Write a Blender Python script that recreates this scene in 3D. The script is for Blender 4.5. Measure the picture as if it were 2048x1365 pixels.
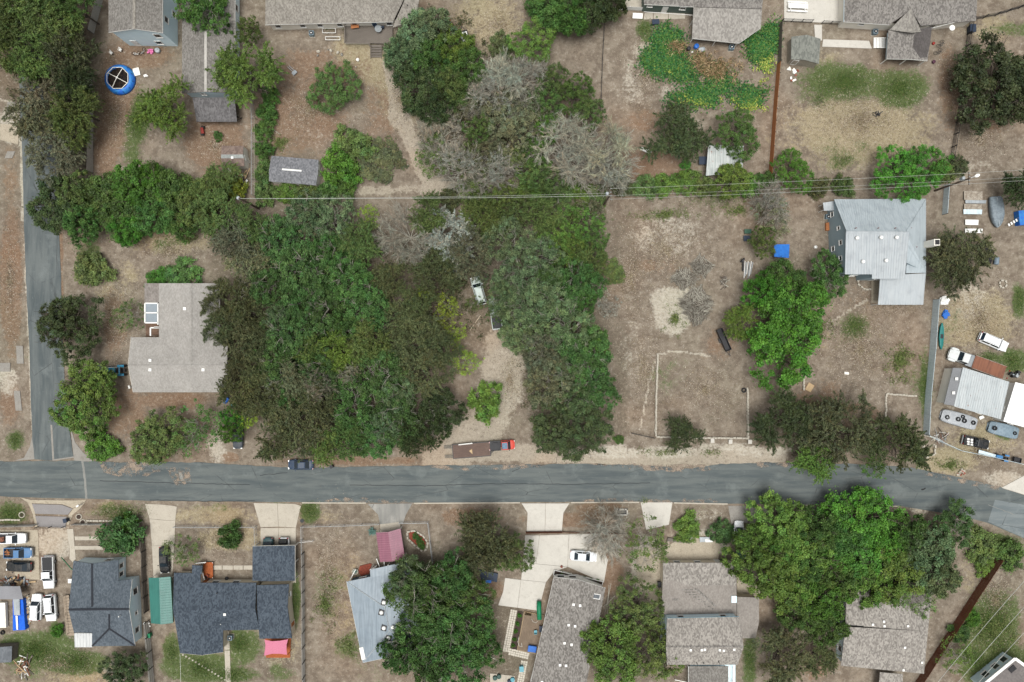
import bpy, math, random
import numpy as np
from mathutils import Vector, Matrix
from math import pi, sin, cos, sqrt, atan2, hypot, radians as R

for o in list(bpy.data.objects): bpy.data.objects.remove(o)
random.seed(7); rng = np.random.default_rng(7)
SC = bpy.context.scene; COL = SC.collection

# ---------------------------------------------------------------- camera
# A drone looking straight down: 1 photo pixel is 1/11 m on the ground, H metres up.
H = 124.0; S = 11.0
cam = bpy.data.cameras.new('camera'); cam.sensor_width = 36; cam.lens = 36 * H / (2048 / S)
cam.clip_start = 1; cam.clip_end = 3000
co = bpy.data.objects.new('camera', cam); COL.objects.link(co); co.location = (0, 0, H); SC.camera = co

def P(x, y, z=0.0):
    "photo pixel (2048 wide) of a point known to be z metres up -> world"
    k = (H - z) / H / S
    return Vector(((x - 1024) * k, (682.5 - y) * k, z))

# ---------------------------------------------------------------- light: bright overcast
w = bpy.data.worlds.new('World'); SC.world = w; w.use_nodes = True
nt = w.node_tree; nt.nodes.clear()
sky = nt.nodes.new('ShaderNodeTexSky'); sky.sky_type = 'NISHITA'; sky.sun_disc = False
SUN_EL, SUN_AZ = R(83), R(205)
sky.sun_elevation = SUN_EL; sky.sun_rotation = SUN_AZ
sky.air_density = 1.0; sky.dust_density = 6.0; sky.ozone_density = 1.0
hs = nt.nodes.new('ShaderNodeHueSaturation'); hs.inputs['Saturation'].default_value = 0.15
bg = nt.nodes.new('ShaderNodeBackground'); bg.inputs['Strength'].default_value = 0.07
ow = nt.nodes.new('ShaderNodeOutputWorld')
nt.links.new(sky.outputs[0], hs.inputs['Color']); nt.links.new(hs.outputs[0], bg.inputs[0]); nt.links.new(bg.outputs[0], ow.inputs[0])
sl = bpy.data.lights.new('sun', 'SUN'); sl.energy = 1.5; sl.angle = R(32); sl.color = (1, .985, .96)
so = bpy.data.objects.new('sun', sl); COL.objects.link(so)
so.rotation_euler = (pi / 2 - SUN_EL, 0, pi - SUN_AZ)
so.location = (0, 0, 300)
SC.view_settings.view_transform = 'Standard'; SC.view_settings.look = 'None'
SC.view_settings.exposure = 0.97; SC.view_settings.gamma = 1.0

# ---------------------------------------------------------------- materials
def srgb(r, g, b):
    f = lambda c: c / 12.92 if c <= .04045 else ((c + .055) / 1.055) ** 2.4
    return (f(r / 255), f(g / 255), f(b / 255), 1)

class NT:
    "small helper to write node trees"
    def __init__(s, name):
        s.m = bpy.data.materials.new(name); s.m.use_nodes = True
        s.t = s.m.node_tree; s.b = s.t.nodes['Principled BSDF']; s.tc = None
    def n(s, typ, **kw):
        nd = s.t.nodes.new('ShaderNode' + typ)
        for k, v in kw.items():
            if k in nd.inputs: s.set(nd.inputs[k], v)
            else: setattr(nd, k, v)
        return nd
    def set(s, sock, v):
        if hasattr(v, 'is_linked') or isinstance(v, bpy.types.NodeSocket): s.t.links.new(v, sock)
        else: sock.default_value = v
    def co(s, scale=(1, 1, 1), rot=(0, 0, 0)):
        if s.tc is None: s.tc = s.n('TexCoord')
        mp = s.n('Mapping'); mp.inputs['Scale'].default_value = scale; mp.inputs['Rotation'].default_value = rot
        s.t.links.new(s.tc.outputs['Object'], mp.inputs[0]); return mp.outputs[0]
    def noise(s, scale, detail=4, rough=.6, co=None, dist=0):
        nd = s.n('TexNoise'); nd.inputs['Scale'].default_value = scale; nd.inputs['Detail'].default_value = detail
        nd.inputs['Roughness'].default_value = rough; nd.inputs['Distortion'].default_value = dist
        s.t.links.new(co if co is not None else s.co(), nd.inputs['Vector']); return nd.outputs['Fac']
    def math(s, op, a, b=0.0, c=None):
        nd = s.n('Math'); nd.operation = op; s.set(nd.inputs[0], a); s.set(nd.inputs[1], b)
        if c is not None: s.set(nd.inputs[2], c)
        return nd.outputs[0]
    def rng(s, v, a, b, c=0., d=1.):
        nd = s.n('MapRange'); nd.interpolation_type = 'SMOOTHSTEP'
        for i, q in enumerate((v, a, b, c, d)): s.set(nd.inputs[i], q)
        return nd.outputs[0]
    def mix(s, f, a, b, mode='MIX'):
        nd = s.n('Mix'); nd.data_type = 'RGBA'; nd.blend_type = mode
        s.set(nd.inputs[0], f); s.set(nd.inputs[6], a); s.set(nd.inputs[7], b); return nd.outputs[2]
    def out(s, col, rough=.85, bump=None, bs=.3, bd=.05, spec=.3, metal=0):
        s.set(s.b.inputs['Base Color'], col); s.set(s.b.inputs['Roughness'], rough)
        s.b.inputs['Specular IOR Level'].default_value = spec; s.b.inputs['Metallic'].default_value = metal
        if bump is not None:
            bn = s.n('Bump'); bn.inputs['Strength'].default_value = bs; bn.inputs['Distance'].default_value = bd
            s.t.links.new(bump, bn.inputs['Height']); s.t.links.new(bn.outputs[0], s.b.inputs['Normal'])
        return s.m

MATS = {}
def pm(name, c1, c2=None, fine=9, big=.4, var=.3, rough=.8, bump=0, metal=0, spec=.3, stretch=(1, 1, 1), dirt=0):
    "plain surface: fine two-tone grain, broad tone drift, optional dirt blotches"
    if name in MATS: return MATS[name]
    s = NT(name); c2 = c2 or tuple(v * .7 for v in c1[:3]) + (1,)
    f = s.noise(fine, 5, .7, s.co(stretch)); g = s.noise(big, 3, .5)
    col = s.mix(s.rng(f, .35, .65), c1, c2)
    k = s.math('MULTIPLY_ADD', g, var * 2, 1 - var)
    cb = s.n('CombineColor')
    for i in range(3): s.set(cb.inputs[i], k)
    col = s.mix(1.0, col, cb.outputs[0], 'MULTIPLY')
    if dirt: col = s.mix(s.rng(s.noise(1.3, 6, .7), .5, .72, 0, dirt), col, srgb(92, 80, 66))
    MATS[name] = s.out(col, rough, f if bump else None, bump, .03, spec, metal); return MATS[name]

def shingle(name, c1, c2, fine=5.5, streak=0.0, rot=0.0):
    "asphalt shingles: courses, tab-to-tab tone, weather blotches"
    if name in MATS: return MATS[name]
    s = NT(name); c1, c2 = (tuple(v * 1.22 for v in c[:3]) + (1,) for c in (c1, c2))
    vo = s.n('TexVoronoi'); vo.inputs['Scale'].default_value = fine; vo.inputs['Randomness'].default_value = 1
    s.t.links.new(s.co((1, .55, 1) if not rot else (.55, 1, 1)), vo.inputs['Vector'])
    sep = s.n('SeparateColor'); s.t.links.new(vo.outputs['Color'], sep.inputs[0])
    f = s.noise(fine * 2.2, 5, .75)
    a = s.math('MULTIPLY_ADD', sep.outputs[0], .55, s.math('MULTIPLY', f, .45))
    col = s.mix(s.rng(a, .25, .75), c1, c2)
    g = s.noise(.35, 4, .6)
    k = s.math('MULTIPLY_ADD', g, .5, .75); cb = s.n('CombineColor')
    for i in range(3): s.set(cb.inputs[i], k)
    col = s.mix(1.0, col, cb.outputs[0], 'MULTIPLY')
    if streak:
        st = s.noise(1.0, 4, .6, s.co((2.2, .25, 1) if not rot else (.25, 2.2, 1)))
        col = s.mix(s.rng(st, .5, .75, 0, streak), col, tuple(v * .45 for v in c2[:3]) + (1,))
    MATS[name] = s.out(col, .92, a, .5, .04, .15); return MATS[name]

def sheet_metal(name, c1, c2, rough=.45, rust=0, rot=0):
    if name in MATS: return MATS[name]
    s = NT(name)
    st = s.noise(1.2, 5, .65, s.co((3, .18, 1) if not rot else (.18, 3, 1)))
    col = s.mix(s.rng(st, .35, .7), c1, c2)
    col = s.mix(s.rng(s.noise(.5, 4), .45, .75, 0, .35), col, tuple(v * .6 for v in c2[:3]) + (1,))
    if rust: col = s.mix(s.rng(s.noise(1.6, 8, .7), .62 - rust * .25, .7, 0, .9), col, srgb(120, 78, 56))
    MATS[name] = s.out(col, rough, None, spec=.4); return MATS[name]

def glass(name='window_glass', c=srgb(34, 42, 48)):
    if name in MATS: return MATS[name]
    s = NT(name); MATS[name] = s.out(s.mix(s.noise(1.5), c, tuple(v * 1.6 for v in c[:3]) + (1,)), .08, None, spec=.6); return MATS[name]

def paint(name, c, rough=.28, dust=.15):
    "vehicle paint, clear coat with road dust"
    if name in MATS: return MATS[name]
    s = NT(name); d = s.rng(s.noise(2.5, 6, .7), .4, .75, 0, dust)
    col = s.mix(d, c, srgb(150, 138, 120)); s.b.inputs['Coat Weight'].default_value = .06; s.b.inputs['Coat Roughness'].default_value = .25
    MATS[name] = s.out(col, s.math('MULTIPLY_ADD', d, 1.5, rough + .1), None, spec=.2); return MATS[name]

# ---------------------------------------------------------------- mesh builder
def sub(a, b): return (a[0] - b[0], a[1] - b[1], a[2] - b[2])
class MB:
    def __init__(s): s.v = []; s.f = []
    def add(s, vs, fs):
        n = len(s.v); s.v += [tuple(v) for v in vs]; s.f += [tuple(i + n for i in f) for f in fs]; return s
    def box(s, c, d, rz=0, tilt=None):
        x, y, z = (q / 2 for q in d); M = Matrix.Rotation(rz, 3, 'Z')
        if tilt is not None: M = M @ tilt
        vs = [Vector(c) + M @ Vector((a * x, b * y, e * z)) for a, b, e in ((-1,-1,-1),(1,-1,-1),(1,1,-1),(-1,1,-1),(-1,-1,1),(1,-1,1),(1,1,1),(-1,1,1))]
        return s.add(vs, ((3,2,1,0),(4,5,6,7),(0,1,5,4),(1,2,6,5),(2,3,7,6),(3,0,4,7)))
    def prism(s, pts, z0, z1):
        pts = ccw(pts); n = len(pts); zb = z0 if hasattr(z0, '__len__') else [z0] * n; zt = z1 if hasattr(z1, '__len__') else [z1] * n
        vs = [(p[0], p[1], zb[i]) for i, p in enumerate(pts)] + [(p[0], p[1], zt[i]) for i, p in enumerate(pts)]
        fs = [tuple(range(n))[::-1], tuple(range(n, 2 * n))] + [(i, (i + 1) % n, n + (i + 1) % n, n + i) for i in range(n)]
        return s.add(vs, fs)
    def slab(s, pts, t):
        "3D polygon, thickened downwards"
        pts = ccw([tuple(p) for p in pts]); n = len(pts)
        vs = [(p[0], p[1], p[2] - t) for p in pts] + [tuple(p) for p in pts]
        return s.add(vs, [tuple(range(n))[::-1], tuple(range(n, 2 * n))] + [(i, (i + 1) % n, n + (i + 1) % n, n + i) for i in range(n)])
    def beam(s, a, b, w, h):
        a = Vector(a); b = Vector(b); d = (b - a)
        if d.length < 1e-6: return s
        d.normalize(); up = Vector((0, 0, 1)) if abs(d.z) < .95 else Vector((1, 0, 0))
        x = d.cross(up).normalized() * (w / 2); y = x.cross(d).normalized() * (h / 2)
        vs = [p + i * x + j * y for p in (a, b) for i, j in ((-1,-1),(1,-1),(1,1),(-1,1))]
        return s.add(vs, ((0,1,2,3),(7,6,5,4),(0,4,5,1),(1,5,6,2),(2,6,7,3),(3,7,4,0)))
    def tube(s, pts, rad, n=6, cap=True):
        pts = [Vector(p) for p in pts]; m = len(pts)
        if not hasattr(rad, '__len__'): rad = [rad] * m
        vs = []; fs = []
        for i, p in enumerate(pts):
            d = (pts[min(i + 1, m - 1)] - pts[max(i - 1, 0)]).normalized()
            up = Vector((0, 0, 1)) if abs(d.z) < .9 else Vector((1, 0, 0))
            x = d.cross(up).normalized(); y = x.cross(d)
            vs += [p + rad[i] * (cos(2 * pi * k / n) * x + sin(2 * pi * k / n) * y) for k in range(n)]
        for i in range(m - 1):
            fs += [(i * n + k, i * n + (k + 1) % n, (i + 1) * n + (k + 1) % n, (i + 1) * n + k) for k in range(n)]
        if cap: fs += [tuple(range(n))[::-1], tuple((m - 1) * n + k for k in range(n))]
        return s.add(vs, fs)
    def lathe(s, c, prof, n=16, rx=1., ry=1., rz=0):
        c = Vector(c); vs = []; m = len(prof)
        for r, z in prof:
            for k in range(n):
                x = r * rx * cos(2 * pi * k / n); y = r * ry * sin(2 * pi * k / n)
                vs.append(c + Vector((x * cos(rz) - y * sin(rz), x * sin(rz) + y * cos(rz), z)))
        fs = [(i * n + k, i * n + (k + 1) % n, (i + 1) * n + (k + 1) % n, (i + 1) * n + k) for i in range(m - 1) for k in range(n)]
        fs += [tuple(range(n))[::-1], tuple((m - 1) * n + k for k in range(n))]
        return s.add(vs, fs)
    def mesh(s, name, mat, org=(0, 0, 0), smooth=False):
        me = bpy.data.meshes.new(name); me.from_pydata([sub(v, org) for v in s.v], [], s.f)
        if mat: me.materials.append(mat)
        if smooth: me.polygons.foreach_set('use_smooth', [True] * len(me.polygons))
        me.update(); return me
    def build(s, name, mat, parent=None, smooth=False, loc=None):
        org = wloc(parent) if parent is not None else (loc if loc is not None else (0, 0, 0))
        o = bpy.data.objects.new(name, s.mesh(name, mat, org, smooth)); COL.objects.link(o)
        if parent is not None: o.parent = parent
        elif loc is not None: o.location = loc
        return o
def wloc(o):
    v = Vector((0, 0, 0))
    while o is not None: v += o.location; o = o.parent
    return v
def ccw(p):
    a = sum(p[i][0] * p[(i + 1) % len(p)][1] - p[(i + 1) % len(p)][0] * p[i][1] for i in range(len(p)))
    return list(p) if a > 0 else list(p)[::-1]
def tag(o, label, cat, group=None, kind=None):
    if label: o['label'] = label
    if cat: o['category'] = cat
    if group: o['group'] = group
    if kind: o['kind'] = kind
    return o
def thing(name, label, cat, loc=(0, 0, 0), group=None):
    o = bpy.data.objects.new(name, None); COL.objects.link(o); o.location = loc; o.empty_display_size = .2
    return tag(o, label, cat, group)
def struct(o): o['kind'] = 'structure'; return o
def dup(root, loc=None, rz=None, scale=None, label=None):
    "copy of a thing, its parts and sub-parts"
    def rec(o, par):
        c = o.copy(); COL.objects.link(c); c.parent = par
        for ch in KIDS.get(o.name, ()): rec(ch, c)
        return c
    def reg(o):
        KIDS[o.name] = list(o.children)
        for ch in o.children: reg(ch)
    if root.name not in KIDS: reg(root)
    c = rec(root, None)
    if loc is not None: c.location = loc
    if rz is not None: c.rotation_euler = (0, 0, rz)
    if scale is not None: c.scale = scale
    if label: c['label'] = label
    return c
KIDS = {}
def inset(pts, d):
    "offset a closed polygon (x,y) inwards by d"
    pts = list(pts); n = len(pts)
    a = sum(pts[i][0] * pts[(i + 1) % n][1] - pts[(i + 1) % n][0] * pts[i][1] for i in range(n))
    sg = 1 if a > 0 else -1; out = []
    for i in range(n):
        p0, p1, p2 = (Vector(pts[(i + k) % n][:2]) for k in (-1, 0, 1))
        e1 = (p1 - p0).normalized(); e2 = (p2 - p1).normalized()
        n1 = Vector((-e1.y, e1.x)) * sg; n2 = Vector((-e2.y, e2.x)) * sg
        b = n1 + n2; q = b.length_squared
        b = b * (2 / q) if q > .2 else n1
        out.append(p1 + b * d)
    return out
# ================================================================ ground
GX0, GX1, GY0, GY1, GN = -60, 2108, -60, 1425, 4.6        # pixel window of the fine grid, step in pixels
def ground():
    xs = np.arange(GX0, GX1 + 1, GN); ys = np.arange(GY0, GY1 + 1, GN)
    X, Y = np.meshgrid(xs, ys)
    ch = {k: np.zeros_like(X) for k in 'gprdtc'}           # green, pale, red-brown, darker ground, tan straw, crushed gravel
    def E(k, cx, cy, rx, ry, v=1., rot=0):
        a = R(rot); u = (X - cx) * cos(a) + (Y - cy) * sin(a); t = -(X - cx) * sin(a) + (Y - cy) * cos(a)
        d = np.sqrt((u / rx) ** 2 + (t / ry) ** 2)
        ch[k] = np.maximum(ch[k], v * np.clip((1.5 - d) / .95, 0, 1))
    def L(k, pts, wd, v=1.):
        best = np.full_like(X, 1e9)
        for (x0, y0), (x1, y1) in zip(pts, pts[1:]):
            dx, dy = x1 - x0, y1 - y0; q = np.clip(((X - x0) * dx + (Y - y0) * dy) / (dx * dx + dy * dy), 0, 1)
            best = np.minimum(best, np.hypot(X - x0 - q * dx, Y - y0 - q * dy))
        ch[k] = np.maximum(ch[k], v * np.clip(1.5 - best / wd, 0, 1))
    for a in (  # green turf and weeds
        (275,245,22,60,.75,10),(262,300,18,40,.6),(1690,165,85,34,.95,5),(1800,178,55,38,.9),(1625,190,40,22,.4),(1690,300,70,40,.3),
        (75,1300,75,34,1.1),(150,1325,70,24,1.),(110,1258,14,14,.8),(20,1030,40,26,.6),(230,1025,60,20,.5),(620,1022,20,24,.8),(560,1012,40,6,.5),
        (400,1335,66,28,1.1),(345,1310,18,40,1.),(485,1295,36,36,.8),(560,1345,30,20,.5),(590,1200,10,60,.9),(470,1350,50,16,.7),(420,1015,70,10,.3),
        (2038,600,14,34,.9),(2028,722,30,24,.9),(1975,716,30,12,.7),(1712,655,34,30,.5),(1850,775,12,70,.7),(1835,905,14,30,.5),(2010,870,22,14,.6),
        (2000,1335,70,50,1.1),(1985,1250,60,70,.8),(1950,1320,40,50,.7),(1990,1080,50,12,.7),(1830,760,30,40,.4),(1330,750,50,40,.3),(1300,430,30,14,.35),(180,520,24,50,.5),
        (330,490,50,18,.35),(360,550,40,16,.6),(30,880,22,22,.6),(1290,60,18,26,.7),(1540,110,24,90,.35),(2030,60,50,16,.5),(700,1290,30,30,.5),(660,1180,40,60,.35),(1900,640,30,60,.3),(1400,1020,40,10,.3),(60,1340,70,30,.4),(1500,1320,14,60,.7),(760,1330,70,30,.25),(460,1200,40,10,.3),(100,540,10,60,.2)): E('g', *a)
    for a in (  # pale caliche, bleached straw
        (1338,605,34,28,1.25),(1346,642,30,26,1.2),(1365,590,26,16,.85),(1335,470,90,50,.55),(1260,560,40,60,.3),(1265,700,30,90,.4),(432,885,22,44,.75),(20,250,26,40,.9),(15,760,26,34,.7),
        (110,1085,40,34,.9),(30,1070,44,24,.5),(1940,600,50,60,.5),(1950,800,70,70,.35),(1300,110,36,50,.55),(1270,170,30,70,.5),(1340,185,40,16,.5),(1290,1140,30,80,.9),
        (1390,1090,60,30,.95),(1340,640,8,8,1),(1530,905,80,14,.6),(1230,905,70,16,.8),(1340,905,80,14,.7),(1440,895,60,10,.7),(1000,800,60,60,.45),(650,1080,50,30,.3),(640,1150,16,60,.4),(560,1340,40,30,.4),(1420,1030,40,14,.6),
        (1880,1110,16,30,.4),(1840,1020,40,8,.6),(1990,1170,40,30,.4),(2010,960,40,20,.8),(1940,700,26,26,.2),(1960,330,60,40,.3),(90,1350,50,14,.4),(490,820,20,40,.3)): E('p', *a)
    for a in (  # reddish brown bare earth
        (235,200,40,110,.8),(210,300,24,60,.8),(430,285,60,60,.85),(300,110,60,30,.7),(22,560,22,150,.85),(20,350,20,90,.5),(20,800,22,60,.7),(600,240,100,80,.62),(640,150,100,60,.6),(760,230,50,90,.5),(990,60,60,50,.3),
        (1300,335,80,36,.75),(1290,240,50,30,.5),(1680,835,90,30,.85),(1640,800,60,50,.5),(300,920,34,14,1),(250,830,50,60,.6),(700,922,150,10,.75),(460,915,20,10,.9),
        (1140,1040,90,14,.95),(940,1035,60,20,.7),(1200,1015,50,10,.9),(1900,180,26,90,.6),(1990,225,60,50,.4),(1730,590,90,30,.3),(1750,640,30,40,.3),(1220,1150,24,40,.9),(980,1180,30,22,.8),(1870,1010,16,8,.5),
        (1440,690,40,40,.5),(1320,530,60,20,.45),(990,60,90,70,.25),(230,650,30,80,.5),(1930,1270,20,80,.4),(1640,1340,40,30,.5),(330,800,80,20,.7)): E('r', *a)
    for a in (  # darker ground, in soil yards and under trees
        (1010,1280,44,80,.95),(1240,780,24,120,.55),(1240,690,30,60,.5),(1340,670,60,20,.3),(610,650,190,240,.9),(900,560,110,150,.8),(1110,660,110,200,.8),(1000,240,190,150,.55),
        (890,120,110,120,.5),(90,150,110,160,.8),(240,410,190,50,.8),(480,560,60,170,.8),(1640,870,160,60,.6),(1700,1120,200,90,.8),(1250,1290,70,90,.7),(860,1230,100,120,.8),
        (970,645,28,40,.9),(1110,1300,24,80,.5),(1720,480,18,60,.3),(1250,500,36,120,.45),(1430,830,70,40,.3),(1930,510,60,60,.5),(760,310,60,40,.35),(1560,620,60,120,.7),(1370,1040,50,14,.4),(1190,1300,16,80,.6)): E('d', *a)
    for a in (  # tan mown straw
        (1720,260,150,80,.7),(1650,170,60,80,.4),(1950,640,80,60,.8),(1900,920,60,30,.8),(1960,880,80,40,.6),(340,480,90,30,.6),(230,560,60,60,.4),(800,210,50,80,.3),
        (970,50,80,60,.7),(460,1075,90,30,.6),(430,1030,90,22,.6),(220,1020,60,18,.5),(150,1345,100,30,.6),(350,1290,30,60,.4),(700,1200,50,120,.4),(1300,100,30,60,.4),(1980,60,70,30,.5),
        (640,1030,60,20,.4),(1700,670,90,70,.25),(1950,1150,60,60,.4),(560,1290,40,60,.5),(1270,1020,30,12,.4)): E('t', *a)
    L('c', [(1010, 700), (1000, 790), (960, 860), (900, 905)], 42, .9); L('c', [(860, 918), (1000, 905), (1150, 912), (1300, 918), (1560, 912)], 17, .9)
    L('c', [(940, 380), (860, 372), (830, 300), (790, 230)], 16, .7); L('c', [(700, 384), (850, 378), (945, 380)], 10, .6)
    L('c', [(780, 130), (796, 210), (826, 290), (850, 350), (890, 376), (945, 384)], 15, 1.); L('t', [(700, 110), (780, 150), (800, 220)], 40, .8); L('p', [(600, 230), (640, 290), (760, 270)], 26, .35)
    L('p', [(1280, 860), (1300, 760), (1315, 710), (1350, 702), (1420, 712)], 2.6, .8)           # foot tracks
    L('p', [(1655, 648), (1735, 600)], 3.2, .7); L('r', [(1655, 648), (1735, 600)], 3, .5)
    L('p', [(1215, 130), (1240, 210), (1280, 270)], 5, .35)
    L('p', [(0, 200), (42, 210), (45, 440)], 3.5, .8); L('p', [(48, 480), (60, 720), (64, 860)], 3, .8); L('r', [(122, 470), (126, 700)], 4, .6)
    L('p', [(500, 936), (660, 940), (850, 937)], 3.0, .9)
    # coarse ring reaching the horizon
    ext = [-16000, -7000, -3200, -1500, -700, -300]
    xs2 = np.concatenate([np.array(ext) + GX0, xs, GX1 - np.array(ext[::-1])]); ys2 = np.concatenate([np.array(ext) + GY0, ys, GY1 - np.array(ext[::-1])])
    X2, Y2 = np.meshgrid(xs2, ys2); pad = len(ext)
    for k in ch: ch[k] = np.pad(ch[k], pad)
    nx, ny = len(xs2), len(ys2)
    wx = (X2 - 1024) / S; wy = (682.5 - Y2) / S
    z = -.05 + .02 * np.sin(wx * .9 + 2 * np.sin(wy * .31)) * np.sin(wy * .7 + 1.3 * np.sin(wx * .23)) + .012 * rng.standard_normal(wx.shape)
    me = bpy.data.meshes.new('ground'); nv = nx * ny
    me.vertices.add(nv); me.vertices.foreach_set('co', np.stack([wx, wy, z], -1).astype(np.float32).ravel())
    i = np.arange(nx - 1)[None, :] + nx * np.arange(ny - 1)[:, None]
    q = np.stack([i, i + nx, i + nx + 1, i + 1], -1).reshape(-1, 4)
    me.loops.add(q.size); me.loops.foreach_set('vertex_index', q.ravel().astype(np.int32))
    me.polygons.add(len(q)); me.polygons.foreach_set('loop_start', np.arange(0, q.size, 4, dtype=np.int32)); me.polygons.foreach_set('loop_total', np.full(len(q), 4, np.int32))
    me.update(); me.validate()
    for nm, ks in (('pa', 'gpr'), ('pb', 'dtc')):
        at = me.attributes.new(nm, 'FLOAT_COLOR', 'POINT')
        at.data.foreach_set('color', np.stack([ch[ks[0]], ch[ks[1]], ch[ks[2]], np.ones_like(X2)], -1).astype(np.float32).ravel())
    o = bpy.data.objects.new('ground', me); COL.objects.link(o); struct(o)
    # ---- material
    s = NT('earth'); 
    def att(nm):
        a = s.n('Attribute'); a.attribute_name = nm; q = s.n('SeparateColor'); s.t.links.new(a.outputs['Color'], q.inputs[0]); return q.outputs
    pa, pb = att('pa'), att('pb')
    n1 = s.noise(.55, 6, .65); n2 = s.noise(2.2, 6, .7); n3 = s.noise(7, 4, .75); n4 = s.noise(.12, 3, .5); n5 = s.noise(3.4, 5, .8, s.co((1, 1, 1), (0, 0, 1)), 1.5)
    edge = s.math('ADD', s.math('MULTIPLY_ADD', n2, .7, -.35), s.math('ADD', s.math('MULTIPLY_ADD', n1, .9, -.45), s.math('MULTIPLY_ADD', s.noise(.2, 4, .6), .8, -.4)))
    mk = lambda v, lo=.3, hi=.62, amp=1.: s.rng(s.math('MULTIPLY_ADD', edge, amp, v), lo, hi)
    C = lambda r, g, b, k=.62: tuple(v * k for v in srgb(r, g, b)[:3]) + (1,)
    n6 = s.noise(1.4, 8, .8); col = s.mix(s.rng(n1, .35, .65), C(126, 113, 99), C(157, 145, 129))
    col = s.mix(mk(pb[1]), col, s.mix(s.rng(n5, .35, .62), C(152, 136, 106), C(184, 172, 142)))
    col = s.mix(mk(pa[2]), col, s.mix(s.rng(n5, .35, .65), C(124, 99, 80), C(156, 132, 110)))
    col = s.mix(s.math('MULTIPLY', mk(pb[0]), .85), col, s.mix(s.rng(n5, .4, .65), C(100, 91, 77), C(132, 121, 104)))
    col = s.mix(mk(pb[2]), col, s.mix(s.rng(n5, .4, .65), C(172, 160, 142), C(196, 186, 168)))
    col = s.mix(s.math('MULTIPLY', mk(pa[1], .35, .75), .85), col, s.mix(s.rng(n2, .35, .65), C(190, 181, 162), C(214, 207, 192)))
    col = s.mix(s.math('MULTIPLY', mk(pa[0], .24, .62), .95), col, s.mix(s.rng(n5, .35, .65), C(64, 90, 40), C(100, 118, 62)))
    drift = s.noise(.055, 3, .5, s.co((1, 1, 1), (0, 0, 2))); col = s.mix(s.rng(drift, .5, .66, 0, .45), col, s.mix(1., col, (1.10, .92, .80, 1), 'MULTIPLY')); col = s.mix(s.rng(drift, .48, .34, 0, .5), col, s.mix(1., col, (.93, .99, .93, 1), 'MULTIPLY'))
    gr = s.noise(16, 3, .8); col = s.mix(s.rng(gr, .5, .72, 0, .4), col, C(196, 186, 166)); col = s.mix(s.rng(gr, .5, .3, 0, .4), col, C(94, 84, 70))
    # bleached leaves / stones and dark twigs scattered all over
    vo = s.n('TexVoronoi'); vo.inputs['Scale'].default_value = 2.6; s.t.links.new(s.co((1, 1.4, 1), (0, 0, .6)), vo.inputs['Vector'])
    fl = s.math('MULTIPLY', s.rng(vo.outputs['Distance'], .12, .3, 1, 0), s.rng(n1, .42, .6))
    col = s.mix(s.math('MULTIPLY', fl, .1), col, C(205, 194, 172))
    col = s.mix(s.math('MULTIPLY', s.rng(n3, .56, .68), .5), col, C(92, 80, 66))
    col = s.mix(s.math('MULTIPLY', s.rng(n5, .6, .72), .5), col, C(196, 184, 164))
    col = s.mix(s.math('MULTIPLY', s.rng(n6, .52, .66), .42), col, C(206, 198, 182)); col = s.mix(s.math('MULTIPLY', s.rng(n6, .48, .34), .55), col, C(100, 89, 77))
    k = s.math('MULTIPLY_ADD', n4, .4, .8); cb = s.n('CombineColor')
    for j in range(3): s.set(cb.inputs[j], k)
    col = s.mix(1., col, cb.outputs[0], 'MULTIPLY')
    me.materials.append(s.out(col, .95, s.math('ADD', n2, s.math('MULTIPLY', n3, .5)), .8, .08, .1))
    return o
GROUND = ground()

# ================================================================ streets
def wobble(pts, amp, step=14, seed=1):
    "resample a pixel polyline and give it an uneven edge"
    r = random.Random(seed); out = []
    for (x0, y0), (x1, y1) in zip(pts, pts[1:]):
        n = max(1, int(hypot(x1 - x0, y1 - y0) / step))
        for i in range(n):
            t = i / n; nx, ny = -(y1 - y0), x1 - x0; l = hypot(nx, ny); a = r.uniform(-amp, amp)
            out.append((x0 + (x1 - x0) * t + nx / l * a, y0 + (y1 - y0) * t + ny / l * a))
    return out + [pts[-1]]
def asphalt(name, axis, c1, c2):
    s = NT(name)
    st = (.1, .8, 1) if axis == 'x' else (.8, .1, 1)
    a = s.noise(1.0, 5, .6, s.co(st)); b = s.noise(.28, 5, .65); c = s.noise(14, 3, .7); d = s.noise(2.4, 6, .75, s.co((.35, 1, 1) if axis == 'x' else (1, .35, 1)))
    col = s.mix(s.rng(a, .32, .68), c1, c2)
    col = s.mix(s.rng(b, .52, .7, 0, .55), col, tuple(v * 1.35 for v in c2[:3]) + (1,))
    col = s.mix(s.rng(d, .6, .78, 0, .5), col, srgb(150, 150, 144))
    col = s.mix(s.rng(c, .5, .7, 0, .3), col, tuple(v * .5 for v in c1[:3]) + (1,))
    vo = s.n('TexVoronoi'); vo.feature = 'DISTANCE_TO_EDGE'; vo.inputs['Scale'].default_value = .16
    wv = s.n('Mix'); wv.data_type = 'VECTOR'; wv.inputs[0].default_value = .12
    nn = s.n('TexNoise'); nn.inputs['Scale'].default_value = .8; nn.inputs['Detail'].default_value = 5
    s.t.links.new(s.co(), nn.inputs['Vector']); s.t.links.new(s.co((.6, 1.4, 1) if axis == 'x' else (1.4, .6, 1)), wv.inputs[4]); s.t.links.new(nn.outputs['Color'], wv.inputs[5])
    s.t.links.new(wv.outputs[1], vo.inputs['Vector'])
    crack = s.math('MULTIPLY', s.rng(vo.outputs['Distance'], .002, .008, 1, 0), s.rng(b, .42, .6))
    col = s.mix(s.math('MULTIPLY', crack, .7), col, srgb(52, 54, 54))
    return s.out(col, .88, c, .25, .01, .25)
def sheet(name, pts, mat, z=.012, t=.05, parent=None):
    m = MB(); m.prism([P(x, y)[:2] for x, y in pts], z - t, z); o = m.build(name, mat, parent)
    return struct(o) if parent is None else o
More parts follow.
